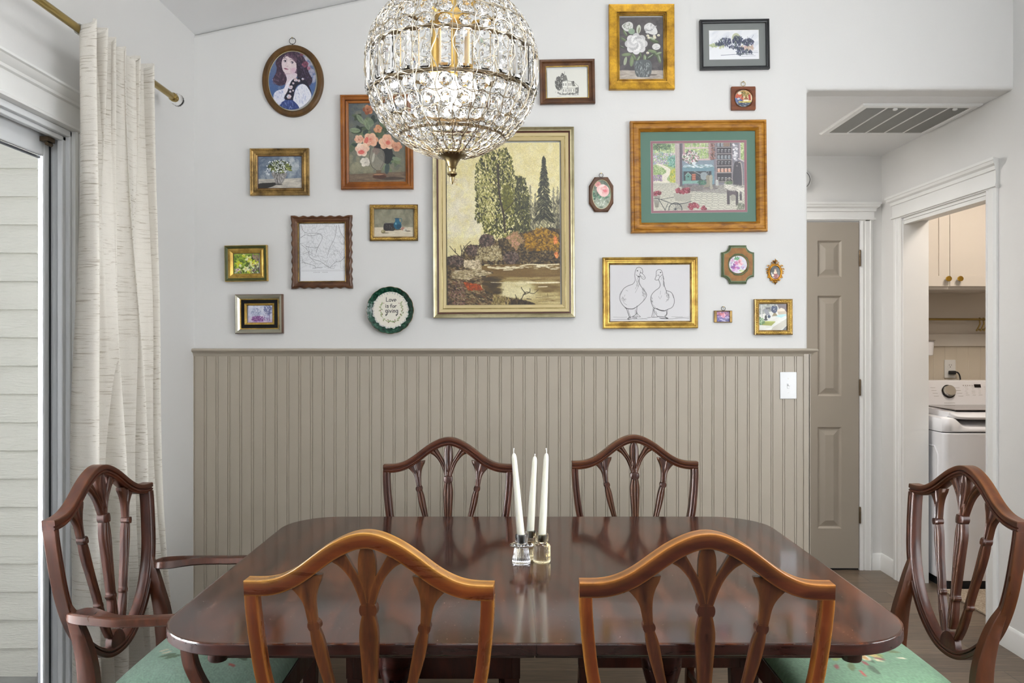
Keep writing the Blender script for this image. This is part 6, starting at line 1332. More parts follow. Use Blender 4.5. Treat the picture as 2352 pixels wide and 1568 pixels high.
def art_plate():
    c = Cv((1690, 1030, 2050, 1395), 4.48, 4, 'e9e4d6'); r = c.rg; I = '26242a'; w_ = 6
    def L(*P): c.line(P, w_, I)
    def arc(cx, cy, rx, ry, a0, a1): c.line([(cx+rx*math.cos(a), cy+ry*math.sin(a)) for a in np.linspace(a0, a1, 12)], w_, I)
    # Love
    L((1825, 1090), (1825, 1130), (1848, 1130)); arc(1864, 1118, 10, 12, 0, 2*PI); L((1880, 1106), (1889, 1130), (1898, 1106)); arc(1915, 1118, 10, 12, 0, -4.9); L((1905, 1118), (1925, 1118))
    L((1819, 1171), (1819, 1193)); c.ell(1819, 1160, 3.5, 3.5, I); c.spl([(1846, 1173), (1836, 1170), (1832, 1177), (1842, 1182), (1846, 1189), (1838, 1194), (1830, 1191)], w_, I)
    c.spl([(1884, 1158), (1874, 1158), (1871, 1170), (1871, 1194)], w_, I); L((1864, 1174), (1882, 1174)); arc(1897, 1183, 9, 11, 0, 2*PI); L((1914, 1172), (1914, 1194)); c.spl([(1914, 1182), (1920, 1173), (1929, 1173)], w_, I)
    def g(x): arc(x, 1230, 10, 12, 0, 2*PI); c.spl([(x+10, 1218), (x+10, 1252), (x+2, 1270), (x-6, 1276), (x-6, 1264), (x+6, 1256)], w_, I)
    g(1826); L((1848, 1220), (1848, 1244)); c.ell(1848, 1210, 3.5, 3.5, I); L((1858, 1220), (1867, 1244), (1876, 1220)); L((1886, 1220), (1886, 1244)); c.ell(1886, 1210, 3.5, 3.5, I); L((1898, 1220), (1898, 1244)); c.spl([(1898, 1228), (1906, 1219), (1912, 1224), (1912, 1244)], w_, I); g(1932)
    for s_ in (-1, 1):
        q = [(1877+s_*95, 1140), (1877+s_*112, 1180), (1877+s_*110, 1230), (1877+s_*100, 1275), (1877+s_*72, 1315), (1877+s_*30, 1335), (1877+s_*12, 1330)]
        c.spl(q, 2.6, '7f8c5c'); 
        for k, p in enumerate(catmull(q, 3)):
            a = r.uniform(0, PI); c.ell(p[0]+r.uniform(-13, 13), p[1]+r.uniform(-9, 9), 11, 5, r.choice(['8f9c68', 'a3ae80', '76845a']), .95, a)
        for x, y in ((78, 1147), (112, 1224), (92, 1264), (36, 1318), (32, 1346)): c.ell(1877+s_*x, y, 4.5, 4.5, '7d3034')
    return c
# ------------------------------------------------------------------ frames and hanging
YP = YB                                      # pictures hang on the gallery wall
KX = (YB-.015)/F
P_print = mat_print('paper_print', .55); P_gloss = mat_print('glazed_print', .35, 0, .35); P_oil = mat_print('oil_paint', .38, .35)
GA = antique('gilt_dark', 'b8965a', '4e3a1e', .36, 14, .6); GB = antique('gilt_warm', 'cf9f30', '80591a', .38, 16, .6); GC = antique('gilt_pale', 'd9cb9c', '9c8a5a', .34, 6, .6); GD = antique('gilt_bright', 'd3b05a', '7d5c26', .34, 10, .65)
GE = antique('gilt_ornate', 'c98f2c', '6a4010', .4, 30, .7); G_champ = antique('champagne', 'c9bf9a', '8f8664', .3, 4, .75); G_sil = plain('silver_gilt', 'b9b6a6', .25, .85, var=.2, c2='4a4030')
F_walnut = wood('frame_walnut', '44291a', '603e26', '765032', .38, (3, 3, 3), 6, .1, bumpk=.1); F_cherry = wood('frame_cherry', '703c12', '995a1e', 'b3702a', .35, (2, 2, 2), 5, .1, bumpk=.05); F_oak = wood('frame_oak', '73480f', 'a8701f', 'c48e36', .4, (2, 2, 9), 9, .15, bumpk=.25)
F_oval = wood('frame_oval_wood', '4a3318', '62451f', '75552c', .42, (6, 2, 2), 6, .1, bumpk=.1); F_blk = plain('frame_black', '1b1c1f', .35, var=.02); F_maroon = plain('frame_maroon', '4e2618', .4, var=.1); F_cream = plain('frame_cream', 'cbb98a', .6, var=.1, c2='a08a58')
F_olive = plain('frame_olive', '4f5426', .45, .2, var=.6, c2='2a2a14', vs=30); F_velvet = plain('velvet_black', '0e0d0f', .95, var=0); F_verd = plain('frame_verdigris', '6f7d5c', .5, .1, var=.5, c2='3a4430', vs=40); F_ochre = plain('frame_ochre', '9a6a30', .5, .1, var=.6, c2='5a3414', vs=50); F_redw = wood('frame_redwood', '5a2c14', '7c4220', '935429', .35, (1, 6, 6), 6, .2)
B_grey = plain('board_grey', '7f8281', .8, var=.02); B_green = plain('board_green', '5f7d70', .8, var=.04); B_pink = plain('board_pink', '9a727a', .8, var=.03); B_white = plain('board_white', 'e6e2da', .8, var=0)
R_iron = plain('ring_iron', '2f2a22', .4, .8, var=.1)
CROPS = {'A': (480, 60, 3.92), 'A2': (590, 80, 7.84), 'B': (480, 440, 4.48), 'C': (980, 280, 3.4085), 'D': (1220, 0, 4.0552), 'E': (1340, 260, 5.227), 'F': (1360, 540, 4.704)}
def wall_pt(crop, x, y, z=0):
    cx_, cy_, s = CROPS[crop]; px, py = cx_+x/s, cy_+y/s
    return Vector(((px-1176)*KX, YB, EYE-(py-784)*KX))
def pic(name, label, cat, crop, box, tilt=0, group='pictures on the gallery wall'):
    a, b = wall_pt(crop, box[0], box[1]), wall_pt(crop, box[2], box[3])
    t = thing(name, label, cat, ((a.x+b.x)/2, YB, (a.z+b.z)/2), (0, math.radians(-tilt), 0), group)
    return t, b.x-a.x, a.z-b.z, KX/CROPS[crop][2]
def rectframe(t, w, h, prof, mats, name='frame', bev=0):
    """prof: (inset, height, material index of the band that follows)"""
    mb = MB(); rings = []
    for ins, d, mi in prof: rings.append([(-w/2+ins, -d, -h/2+ins), (w/2-ins, -d, -h/2+ins), (w/2-ins, -d, h/2-ins), (-w/2+ins, -d, h/2-ins)])
    for i in range(len(rings)-1): mb.m = prof[i][2]; mb.loft([rings[i], rings[i+1]], caps=False)
    mb.m = 0
    return mb.build(name, mats, t, smooth=0)
def shapeframe(t, fn, prof, mats, name='frame', n=72, smooth=30):
    mb = MB()
    for i in range(len(prof)-1):
        mb.m = prof[i][2]; mb.loft([[(x, -prof[j][1], z) for x, z in fn(prof[j][0], n)] for j in (i, i+1)], caps=False)
    mb.m = 0; return mb.build(name, mats, t, smooth=smooth)
def oval(rx, rz):
    return lambda ins, n: [((rx-ins)*math.cos(2*PI*k/n), (rz-ins)*math.sin(2*PI*k/n)) for k in range(n)]
def hang_ring(t, z, r, m=None, w=.0011):
    mb = MB(); mb.tube([(r*math.cos(a), -.008, z+r*math.sin(a)) for a in np.linspace(0, 2*PI, 25)[:-1]], w, 8, closed=True); mb.lathe([(w*2.2, -r*.35), (w*1.6, 0), (w*2, r*.12)], (0, -.008, z-r-r*.05), 12)
    mb.build('hanging_ring', m or R_iron, t)
    mb = MB(); mb.tube([(0, 0, z+r-.001), (0, -.014, z+r-.0012)], .0009, 8); mb.lathe([(.0022, -.015), (.0022, -.0135)], (0, 0, z+r-.0012), 12, axis='y'); mb.build('nail', M_brass, t)
def place(c, t, crop, box, frame_centre_box, y, mat, shape=None, name='artwork'):
    """print at its own measured place inside the frame"""
    a, b = wall_pt(crop, box[0], box[1]), wall_pt(crop, box[2], box[3]); o = c.mesh(name, b.x-a.x, a.z-b.z, mat, t, -y, shape)
    fa, fb = wall_pt(crop, frame_centre_box[0], frame_centre_box[1]), wall_pt(crop, frame_centre_box[2], frame_centre_box[3])
    o.location = ((a.x+b.x-fa.x-fb.x)/2, 0, (a.z+b.z-fa.z-fb.z)/2); return o
def board(t, name, w, h, y, mat, iw=None, ih=None, off=(0, 0), lip=B_white):
    mb = MB()
    if iw is None: mb.box((-w/2+off[0], -y, -h/2+off[1]), (w/2+off[0], -y+.001, h/2+off[1])); return mb.build(name, mat, t, smooth=0)
    O = [(-w/2, -h/2), (w/2, -h/2), (w/2, h/2), (-w/2, h/2)]; I = [(-iw/2+off[0], -ih/2+off[1]), (iw/2+off[0], -ih/2+off[1]), (iw/2+off[0], ih/2+off[1]), (-iw/2+off[0], ih/2+off[1])]
    I2 = [(x+(.0008 if x < off[0] else -.0008), z+(.0008 if z < off[1] else -.0008)) for x, z in I]
    mb.loft([[(x, -y, z) for x, z in O], [(x, -y, z) for x, z in I]], caps=False); mb.m = 1; mb.loft([[(x, -y, z) for x, z in I], [(x, -y+.0012, z) for x, z in I2]], caps=False); mb.m = 0
    return mb.build(name, [mat, lip], t, smooth=0)
def beads(t, w, h, n1, n2, r, y, mat, name='beading'):
    mb = MB()
    def blob(x, z, a):
        ca, sa = math.cos(a), math.sin(a); rings = []
        for q, rr in ((-1, .1), (-.6, .8), (0, 1), (.6, .8), (1, .1)):
            rings.append([(x+ca*q*r*1.5-sa*rr*r*.8*math.cos(b), -y-rr*r*.8*max(0, math.sin(b)), z+sa*q*r*1.5+ca*rr*r*.8*math.cos(b)) for b in np.linspace(0, PI, 6)])
        mb.loft(rings, caps=False, closed=False)
    for k in range(n1):
        x = -w/2+w*(k+.5)/n1
        for s_ in (-1, 1): blob(x, s_*h/2, .7)
    for k in range(n2):
        z = -h/2+h*(k+.5)/n2
        for s_ in (-1, 1): blob(s_*w/2, z, .9)
    return mb.build(name, mat, t, smooth=60)
# 1 oval portrait
B = (82, 168, 1194, 1472); t, w, h, k = pic('framed_portrait', 'oval brown wooden frame with a portrait of a dark haired girl in a white blouse', 'picture', 'A2', B, .4)
iw, ih = (1056-180)*k/2+.001, (1335-258)*k/2+.001
shapeframe(t, lambda i, n: [((w/2-(w/2-iw)*i)*math.cos(2*PI*q/n), (h/2-(h/2-ih)*i)*math.sin(2*PI*q/n)) for q in range(n)], [(0, 0, 0), (0, .006, 0), (.06, .012, 0), (.3, .016, 0), (.75, .016, 0), (.93, .011, 0), (.97, .007, 0), (1, .007, 0)], [F_oval])
shapeframe(t, oval(iw+.0006, ih+.0006), [(0, .007, 0), (.0004, .0082, 0), (.0022, .0078, 0), (.0024, .006, 0)], [G_champ], 'fillet')
place(art_portrait(), t, 'A2', (180, 258, 1056, 1335), B, .0068, P_gloss, 'oval'); hang_ring(t, h/2+.0165, .0135)
# 2 peach roses
B = (1186, 618, 1836, 1468); t, w, h, k = pic('framed_painting', 'tall reddish wood frame with a still life of peach roses in a glass urn', 'picture', 'A', B, .55)
rectframe(t, w, h, [(0, 0, 0), (0, .020, 0), (.003, .024, 0), (.008, .024, 0), (.010, .020, 0), (.016, .018, 0), (.022, .020, 1), (.0235, .014, 0), (.029, .012, 2), (.033, .011, 2), (.0335, .006, 2)], [F_cherry, F_maroon, F_cherry])
place(art_roses(), t, 'A', (1256, 688, 1766, 1398), B, .006, P_print)
# 3 white flowers, landscape format
B = (368, 1099, 898, 1522); t, w, h, k = pic('framed_painting', 'antique gold frame with white blossoms in a glass tumbler on blue grey', 'picture', 'A', B, .4)
rectframe(t, w, h, [(0, 0, 0), (0, .016, 0), (.003, .02, 0), (.007, .019, 0), (.0085, .015, 0), (.014, .013, 0), (.019, .014, 0), (.021, .017, 0), (.024, .016, 0), (.026, .011, 0), (.030, .009, 1), (.0325, .008, 1), (.033, .005, 1)], [GA, F_walnut])
place(art_whiteflowers(), t, 'A', (436, 1163, 827, 1457), B, .005, P_print)
# 4 map in a scalloped frame
B = (842, 242, 1474, 998); t, w, h, k = pic('framed_map', 'brown frame with scalloped edges holding a black and white line map', 'map', 'B', B, .5)
def scal(ins, n=72):
    hw, hh = w/2, h/2; pts = []; nn = 30
    for (x0, z0), (x1, z1), nrm, L in (((-hw, -hh), (hw, -hh), (0, 1), w), ((hw, -hh), (hw, hh), (-1, 0), h), ((hw, hh), (-hw, hh), (0, -1), w), ((-hw, hh), (-hw, -hh), (1, 0), h)):
        for q in range(nn):
            s_ = q/nn; d = s_*L; env = max(0, min(1, (min(d, L-d)-.018)/.012)); sc_ = .0062*env*(1.0-.95*math.cos(2*PI*(d-L/2)/(.0385)))*.5*max(0, 1-ins*1.35)
            p = (x0+(x1-x0)*s_, z0+(z1-z0)*s_); pts.append((p[0]+nrm[0]*sc_, p[1]+nrm[1]*sc_))
    f = ins; ix, iz = (1398-932)*k/2+.001, (916-328)*k/2+.001
    return [(x*(1-f)+f*(x/hw*ix), z*(1-f)+f*(z/hh*iz)) for x, z in pts]
shapeframe(t, scal, [(0, 0, 0), (0, .012, 0), (.08, .018, 0), (.25, .021, 0), (.4, .017, 0), (.6, .016, 0), (.85, .012, 1), (.9, .0135, 1), (.97, .011, 1), (1, .006, 1)], [F_walnut, GA], n=30, smooth=50)
place(art_map(), t, 'B', (932, 328, 1398, 916), B, .006, P_gloss)
# 5 jug
B = (1652, 131, 2148, 504); t, w, h, k = pic('framed_painting', 'small beaded gold frame with a still life of a blue jug and black bowl', 'picture', 'B', B, .2)
rectframe(t, w, h, [(0, 0, 0), (0, .012, 0), (.002, .014, 0), (.0035, .012, 0), (.014, .011, 0), (.0155, .013, 0), (.0175, .012, 0), (.0185, .005, 0)], [GA]); beads(t, w-.0155, h-.0155, 26, 19, .0042, .012, GD)
place(art_jug(), t, 'B', (1695, 170, 2099, 468), B, .005, P_print)
# 6 yellow flowers
B = (163, 552, 600, 922); t, w, h, k = pic('framed_painting', 'olive and gold frame with a small painting of yellow flowers', 'picture', 'B', B, 1.0)
rectframe(t, w, h, [(0, 0, 1), (0, .018, 1), (.0025, .021, 0), (.010, .019, 0), (.014, .016, 1), (.019, .016, 1), (.022, .018, 1), (.026, .016, 1), (.033, .010, 1), (.034, .005, 1)], [F_olive, GD])
place(art_yellow(), t, 'B', (248, 636, 506, 842), B, .005, P_oil)
# 7 purple landscape
B = (270, 1056, 760, 1460); t, w, h, k = pic('framed_painting', 'worn silver gilt frame with black velvet border around a tiny lilac landscape', 'picture', 'B', B, .5)
rectframe(t, w, h, [(0, 0, 3), (0, .018, 3), (.003, .024, 0), (.012, .020, 0), (.019, .014, 1), (.023, .012, 1), (.024, .009, 2), (.038, .009, 1), (.039, .013, 1), (.044, .012, 1), (.048, .007, 1)], [G_sil, GD, F_velvet, F_walnut])
place(art_purple(), t, 'B', (396, 1158, 656, 1362), B, .0068, P_print)
# 8 plate
pc_ = wall_pt('B', 1868, 1220); pl = thing('decorative_plate', 'round green rimmed plate with cross stitched words Love is for giving', 'plate', pc_, (0, 0, 0), 'pictures on the gallery wall')
RP = 54.5*KX; mb = MB(); n = 144; rings = []
for r_, d, am in ((.0, 0, 0), (.30, .0, 0), (.62, .003, 0), (.80, .012, .010), (.93, .020, .022), (.985, .024, .026), (1.0, .0255, .028), (.985, .0275, .028), (.94, .0250, .022), (.86, .019, .010), (.78, .0135, .004), (.74, .0115, 0), (.0, .0115, 0)):
    rings.append([(RP*r_*(1-am+am*abs(math.cos(8*2*PI*q/n))**.5)*math.cos(2*PI*q/n), -d, RP*r_*(1-am+am*abs(math.cos(8*2*PI*q/n))**.5)*math.sin(2*PI*q/n)) for q in range(n)])
m_, nt_, b_ = new_mat('green_glaze'); v_ = coords(nt_); f_ = noise(nt_, v_, 90, 4); nt_.links.new(ramp(nt_, f_, [(.35, '0c2a20'), (.55, '1d4a38'), (.7, '44705a')]), b_.inputs['Base Color']); setin(b_, Roughness=.18); bump(nt_, b_, f_, .5, .002)
for i in range(len(rings)-1): mb.m = 1 if i in (5, 6) else 0; mb.loft([rings[i], rings[i+1]], caps=False)
mb.m = 0; mb.build('rim', [m_, plain('brown_glaze', '8a6a40', .3)], pl, smooth=60)
mb = MB(); r0 = RP*.70; rings = []
for q_, (rr, d) in enumerate(((.80, .0125), (.99, .0150), (1.04, .0165), (1.09, .0160))):
    rings.append([(r0*(rr+(.03*math.sin(17*a)+.02*math.sin(31*a+1))*(q_ > 0))*math.cos(a), -d-.0012*math.sin(40*a)*(q_ > 0), r0*(rr+(.03*math.sin(17*a)+.02*math.sin(31*a+1))*(q_ > 0))*math.sin(a)) for a in np.linspace(0, 2*PI, 161)[:-1]])
mb.loft(rings, caps=False); mb.build('lace_ruffle', plain('lace_white', 'd3d2cc', .9, var=.3, vs=120, c2='777777'), pl)
a_, b2 = wall_pt('B', 1690, 1030), wall_pt('B', 2050, 1395); o = art_plate().mesh('stitched_cloth', b2.x-a_.x, a_.z-b2.z, P_print, pl, -.0158, 'oval'); o.location = ((a_.x+b2.x)/2-pc_.x, 0, (a_.z+b2.z)/2-pc_.z)
# 9 large landscape
B = (50, 46, 1156, 1532); t, w, h, k = pic('framed_painting', 'largest picture, champagne gold frame with an oil landscape of trees beside a pond', 'picture', 'C', B, .35)
rectframe(t, w, h, [(0, 0, 0), (0, .028, 0), (.002, .032, 0), (.006, .030, 0), (.012, .026, 0), (.017, .027, 2), (.0185, .022, 2), (.0235, .020, 1), (.025, .023, 1), (.037, .020, 3), (.040, .018, 3), (.042, .021, 1), (.047, .018, 1), (.055, .014, 3), (.0565, .008, 3)], [G_champ, F_cream, F_maroon, GC])
place(art_landscape(), t, 'C', (158, 160, 1044, 1432), B, .009, P_oil)
# 10 house
B = (80, 553, 594, 966); t, w, h, k = pic('framed_drawing', 'brown frame with an ink drawing of an old tower house and trees', 'drawing', 'D', B, 1.0)
rectframe(t, w, h, [(0, 0, 0), (0, .018, 0), (.003, .022, 0), (.010, .021, 0), (.016, .014, 0), (.026, .010, 1), (.0285, .009, 1), (.0295, .006, 1)], [F_walnut, GD]); place(art_house(), t, 'D', (151, 640, 521, 905), B, .006, P_gloss)
# 11 white roses
B = (725, 40, 1335, 832); t, w, h, k = pic('framed_painting', 'broad bright gold frame with white roses in a dark glass jar', 'picture', 'D', B, .3)
rectframe(t, w, h, [(0, 0, 0), (0, .018, 0), (.002, .022, 0), (.006, .021, 0), (.030, .018, 0), (.034, .019, 1), (.0365, .015, 0), (.0405, .017, 1), (.0435, .012, 0), (.0455, .012, 0), (.0465, .006, 0)], [GB, GA]); place(art_whiteroses(), t, 'D', (824, 152, 1236, 730), B, .006, P_gloss)
# 12 black frame
B = (1573, 181, 2220, 644); t, w, h, k = pic('framed_painting', 'thin black frame with a wide grey mount around a watercolour of dark trees', 'picture', 'D', B, .9)
rectframe(t, w, h, [(0, 0, 0), (0, .018, 0), (.001, .020, 0), (.006, .020, 0), (.008, .017, 0), (.0135, .015, 0), (.014, .007, 0)], [F_blk]); place(art_trees(), t, 'D', (1658, 268, 2132, 550), B, .0055, P_gloss)
board(t, 'mount_board', w-.027, h-.027, .0070, B_grey, (2128-1662)*k, (546-272)*k, off=((1895-1896.5)*k, (412.5-409)*k))
# 13 small square wood with round picture
B = (1866, 803, 2094, 1022); t, w, h, k = pic('wooden_plaque', 'little square reddish wood plaque with a round village scene under a ring', 'plaque', 'D', B, .3)
rc_ = 82*k; off_ = ((1982-1980)*k, (912.5-912)*k)
def sq2c(i, n):
    out = []
    for q in range(n):
        a = 2*PI*q/n; c_, s_ = math.cos(a), math.sin(a); m2 = max(abs(c_)/(w/2), abs(s_)/(h/2)); sx2, sz2 = c_/m2, s_/m2
        out.append((sx2*(1-i)+c_*rc_*i, sz2*(1-i)+s_*rc_*i))
    return out
shapeframe(t, sq2c, [(0, 0, 0), (0, .012, 0), (.05, .0135, 0), (.80, .0135, 0), (.84, .0115, 0), (.88, .0135, 0), (.96, .0125, 0), (1, .009, 0)], [F_redw], n=72); place(art_smallround(), t, 'D', (1902, 836, 2062, 988), B, .0105, P_gloss, 'oval'); hang_ring(t, h/2+.0125, .0095, M_brass)
# 14 octagonal rose plaque
B = (70, 763, 362, 1180); t, w, h, k = pic('wooden_plaque', 'dark octagonal wooden plaque with an oval print of a pink rose', 'plaque', 'E', B, .2)
OCT = [(138, 763), (296, 763), (362, 868), (362, 1078), (296, 1180), (138, 1180), (70, 1078), (70, 868)]; oc = [((x-216)*k, -(y-971.5)*k) for x, y in OCT]
def polyray(P, c_, s_):
    best = 1e9
    for i in range(len(P)):
        (x0, z0), (x1, z1) = P[i-1], P[i]; dx, dz = x1-x0, z1-z0; den = c_*dz-s_*dx
        if abs(den) < 1e-12: continue
        tt = (x0*dz-z0*dx)/den; u = (x0*s_-z0*c_)/den
        if tt > 0 and -1e-6 <= u <= 1+1e-6: best = min(best, tt)
    return best
def poly2oval(P, rx, rz, cx_=0, cz_=0):
    angs = sorted([math.atan2(z, x) % (2*PI) for x, z in P]+list(np.linspace(0, 2*PI, 65)[:-1]))
    def f(i, n):
        out = []
        for a in angs:
            c_, s_ = math.cos(a), math.sin(a); q = polyray(P, c_, s_); e = 1/math.sqrt((c_/rx)**2+(s_/rz)**2); out.append((c_*(q*(1-i)+e*i)+cx_*i, s_*(q*(1-i)+e*i)+cz_*i))
        return out
    return f
shapeframe(t, poly2oval(oc, 109*k, 173*k, 4*k, 0), [(0, 0, 0), (0, .009, 0), (.25, .014, 0), (.8, .014, 0), (.9, .012, 1), (.97, .012, 1), (1, .009, 1)], [F_walnut, G_champ]); place(art_octrose(), t, 'E', (112, 800, 328, 1142), B, .010, P_gloss, 'oval'); hang_ring(t, h/2+.0085, .0085)
# 15 garden shed print
B = (566, 88, 2200, 1430); t, w, h, k = pic('framed_print', 'wide oak frame with green mount around a detailed garden shed scene', 'picture', 'E', B, .65)
rectframe(t, w, h, [(0, 0, 0), (0, .020, 0), (.003, .026, 0), (.010, .027, 0), (.0125, .023, 0), (.015, .025, 0), (.024, .027, 0), (.034, .026, 0), (.041, .018, 0), (.0445, .013, 0), (.0455, .007, 0)], [F_oak])
place(art_shed(), t, 'E', (841, 348, 1945, 1162), B, .0042, P_gloss); board(t, 'mount_board', w-.088, h-.088, .0075, B_green, (1972-812)*k, (1190-322)*k, off=((1392-1383)*k, -(756-759)*k))
board(t, 'inner_mount', (1990-800)*k, (1205-310)*k, .0058, B_pink, (1943-843)*k, (1160-350)*k, off=(9*k, 4*k))
# 16 geese
B = (115, 237, 1142, 1006); t, w, h, k = pic('framed_drawing', 'gold frame with an ink drawing of two standing geese', 'drawing', 'F', B, .3)
rectframe(t, w, h, [(0, 0, 0), (0, .018, 0), (.004, .023, 0), (.009, .021, 0), (.012, .016, 0), (.016, .017, 0), (.0185, .014, 0), (.023, .015, 0), (.026, .014, 1), (.029, .011, 1), (.032, .006, 1)], [GD, GA]); place(art_geese(), t, 'F', (198, 318, 1066, 930), B, .006, P_print)
# 17 green and ochre plaque
B = (1403, 108, 1754, 524); t, w, h, k = pic('wooden_plaque', 'green edged ochre plaque with scooped corners and a round flower painting', 'plaque', 'F', B, 0)
hw, hh = w/2, h/2; cxx, czz = 84*k, 76*k; P17 = []
for sx_, sz_, rev in ((1, 1, 0), (-1, 1, 1), (-1, -1, 0), (1, -1, 1)):
    arc = []
    for q in range(9):
        a = PI/2*q/8; arc.append((sx_*(hw-cxx*math.sin(a)*1.0), sz_*(hh-czz*math.cos(a))))
    P17 += arc[::-1] if rev else arc
P17b = []
for sx_, sz_, rev in ((1, 1, 0), (-1, 1, 1), (-1, -1, 0), (1, -1, 1)):
    arc = [(sx_*(hw-cxx*(1-math.cos(a))), sz_*(hh-czz*(1-math.sin(a)))) for a in np.linspace(0, PI/2, 9)]      # concave scoop about the missing corner
    P17b += [(sx_*(hw-(0 if 0 else 0)-cxx+cxx*math.cos(a)*1.0), 0) for a in []]
    arc = [(sx_*(hw-cxx*math.sin(a)), sz_*(hh-czz*math.cos(a))) for a in np.linspace(0, PI/2, 9)]
    P17b += arc if not rev else arc[::-1]
f17 = poly2oval(P17b, 98*k, 96*k, 1*k, (316-318)*k)
shapeframe(t, f17, [(0, 0, 0), (0, .010, 0), (.05, .013, 0), (.09, .012, 0), (.16, .017, 0), (.27, .018, 1), (.32, .018, 1), (.80, .018, 0), (.86, .0205, 0), (.93, .018, 2), (1, .011, 2)], [F_verd, F_ochre, GA], smooth=30); place(art_roundflower(), t, 'F', (1482, 220, 1676, 410), B, .012, P_gloss, 'oval')
# 18 ornate cameo
B = (1890, 300, 2080, 500); t, w, h, k = pic('framed_miniature', 'tiny ornate gilt oval frame with a miniature portrait of a lady', 'picture', 'F', B, 0)
shapeframe(t, oval(72*k, 88*k), [(0, 0, 0), (0, .005, 0), (.002, .009, 0), (.005, .009, 0), (.0065, .006, 0)], [GE])
mb = MB()
def scroll(cx_, cz_, r_, a0, turns, w_, flip=1):
    pts = []; 
    for q in range(16): a = a0+flip*turns*2*PI*q/15; rr = r_*(1-.75*q/15); pts.append((cx_+rr*math.cos(a), -.006, cz_+rr*math.sin(a)))
    mb.tube(pts, [w_*(1-.4*q/15) for q in range(16)], 6)
for s_ in (-1, 1):
    for x, z, r_, a0 in ((82, 30, 17, 0), (86, -6, 16, 1), (74, -48, 15, 2), (46, -80, 13, 3), (68, 66, 16, 0), (36, 96, 13, 1), (20, -100, 12, 2), (16, 118, 11, 0)):
        scroll(s_*x*k, z*k, r_*k, a0 if s_ > 0 else PI-a0, .9, 4.8*k, s_)
    mb.tube([(s_*(74+6*math.sin(q))*k*math.cos(a), -.005, (92+4*math.sin(q*2))*k*math.sin(a)) for q, a in enumerate(np.linspace(-1.5, 1.5, 24))], 5*k, 6)
mb.tube([(0, -.006, 98*k), (-6*k, -.008, 118*k), (6*k, -.008, 132*k), (0, -.006, 152*k)], [11*k, 12*k, 8*k, 1*k], 8); mb.tube([(0, -.006, -90*k), (4*k, -.008, -110*k), (0, -.006, -134*k)], [10*k, 11*k, 2*k], 8)
mb.build('scrollwork', GE, t); place(art_cameo(), t, 'F', (1935, 334, 2038, 470), B, .0055, P_gloss, 'oval')
# 19 tiny waterlily
B = (1326, 814, 1518, 942); t, w, h, k = pic('framed_miniature', 'smallest landscape shaped frame, a pink and violet water flower with a ring on top', 'picture', 'F', B, 0)
rectframe(t, w, h, [(0, 0, 0), (0, .009, 0), (.002, .011, 0), (.003, .009, 1), (.0035, .005, 1)], [GA, F_walnut])
mb = MB(); 
for s_ in (-1, 1): mb.box((s_*(w/2-.0055)-.0045, -.0105, -h/2+.001), (s_*(w/2-.0055)+.0045, -.004, h/2-.001))
mb.build('side_strip', GA, t, smooth=0, bev=.001); place(art_tiny(), t, 'F', (1352, 824, 1492, 934), B, .0052, P_gloss); hang_ring(t, h/2+.009, .0085)
# 20 beaded frame with table scene
B = (1757, 690, 2165, 1076); t, w, h, k = pic('framed_painting', 'nearly square beaded bronze gold frame with a white tablecloth scene', 'picture', 'F', B, .2)
rectframe(t, w, h, [(0, 0, 0), (0, .018, 0), (.003, .020, 0), (.005, .018, 0), (.016, .016, 0), (.0175, .017, 0), (.0195, .015, 0), (.0205, .006, 0)], [GA]); beads(t, w-.019, h-.019, 19, 18, .0050, .0175, GD); place(art_table(), t, 'F', (1810, 730, 2122, 1042), B, .006, P_gloss)
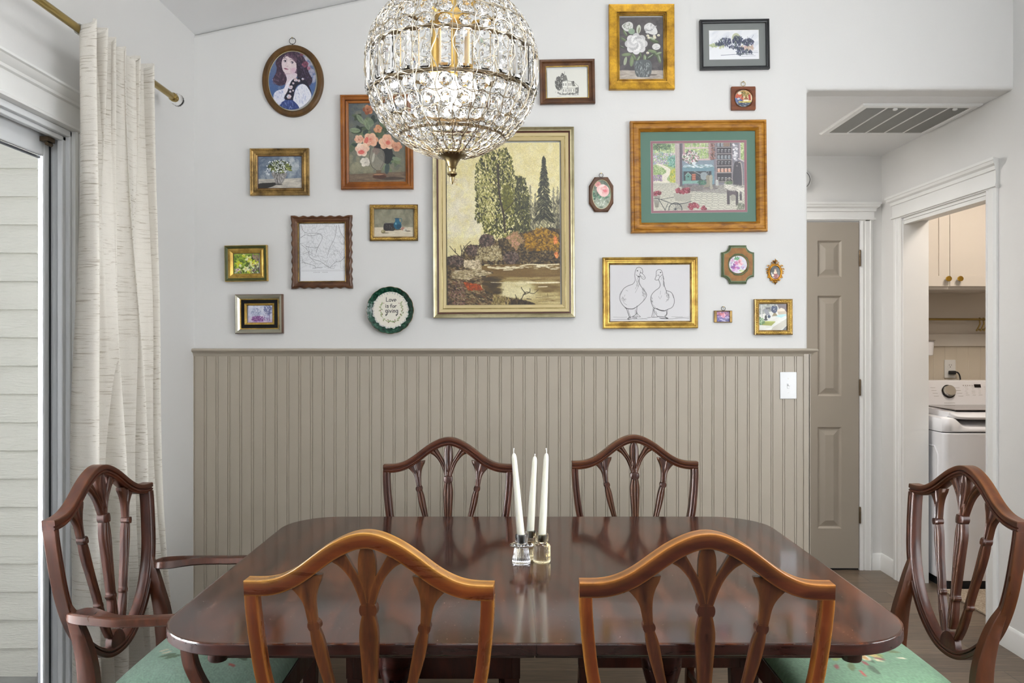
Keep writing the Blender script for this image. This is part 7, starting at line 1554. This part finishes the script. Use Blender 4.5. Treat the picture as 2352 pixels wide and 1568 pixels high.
# ------------------------------------------------------------------ light and camera
W = bpy.data.worlds.new('daylight'); bpy.context.scene.world = W; W.use_nodes = True
bg = W.node_tree.nodes['Background']; bg.inputs['Color'].default_value = (.93, .96, 1, 1); bg.inputs['Strength'].default_value = .55
def area(name, loc, rot, sx_, sy_, power, col=(1, 1, 1), spread=PI):
    l = bpy.data.lights.new(name, 'AREA'); l.shape = 'RECTANGLE'; l.size = sx_; l.size_y = sy_; l.energy = power; l.color = col; l.spread = spread
    o = bpy.data.objects.new(name, l); COL.objects.link(o); o.location = loc; o.rotation_euler = rot; return o
area('daylight_slider', (XL-1.3, 1.2, 1.35), (0, -PI/2, 0), 2.2, 2.2, 720, (.94, .975, 1), 2.0)
area('daylight_side', (XR-.03, 1.1, 1.5), (0, PI/2, 0), 1.3, 1.3, 36, (.94, .975, 1))  # unseen fill lamp added to brighten the left wall
area('daylight_rear', (.4, YR+.1, 1.5), (PI/2, 0, 0), 2.5, 1.7, 10, (.92, .97, 1))
area('ceiling_lamp_rear', (.3, -.7, 2.93), (0, .21*0, 0), .9, .9, 10, (.97, .985, 1))  # soft overhead fill added behind the camera, not a known fixture
area('bounce_flash', (.4, -1.0, 1.75), (PI, 0, 0), 1.3, 1.3, 112, (.94, .975, 1))  # fill added behind the camera, aimed up to brighten the ceiling
area('ceiling_lamp_front', (.55, 1.1, 3.0), (0, 0, 0), .5, .5, 6, (.97, .985, 1))  # second soft overhead fill, added out of view
area('hall_lamp', (.9, 4.0, 2.39), (0, 0, 0), .3, .3, 13, (1, .97, .93))
area('laundry_lamp', (2.75, 3.9, 2.42), (0, 0, 0), .35, .35, 9, (1, .88, .76))
def point(name, loc, power, col, r=.03):
    l = bpy.data.lights.new(name, 'POINT'); l.energy = power; l.color = col; l.shadow_soft_size = r
    o = bpy.data.objects.new(name, l); COL.objects.link(o); o.location = loc; return o
point('chandelier_lamp', CH_C+Vector((0, 0, -.12)), 1.0, (1, .9, .75))
cam = bpy.data.cameras.new('camera'); cam.sensor_fit = 'HORIZONTAL'; cam.sensor_width = 36; cam.lens = 36*F/2352; cam.clip_start = .02
co = bpy.data.objects.new('camera', cam); COL.objects.link(co); co.location = (0, 0, EYE); co.rotation_euler = (PI/2, 0, 0)
sc = bpy.context.scene; sc.camera = co
vs = sc.view_settings; vs.view_transform = 'Standard'; vs.look = 'None'; vs.gamma = 1; vs.use_curve_mapping = False; vs.exposure = .54
sc.cycles.max_bounces = 9; sc.cycles.transmission_bounces = 9; sc.cycles.glossy_bounces = 4; sc.cycles.diffuse_bounces = 4; sc.cycles.use_light_tree = False; sc.cycles.use_adaptive_sampling = True; sc.cycles.adaptive_threshold = .05; sc.cycles.sample_clamp_indirect = 6
sc.cycles.caustics_reflective = False; sc.cycles.caustics_refractive = False
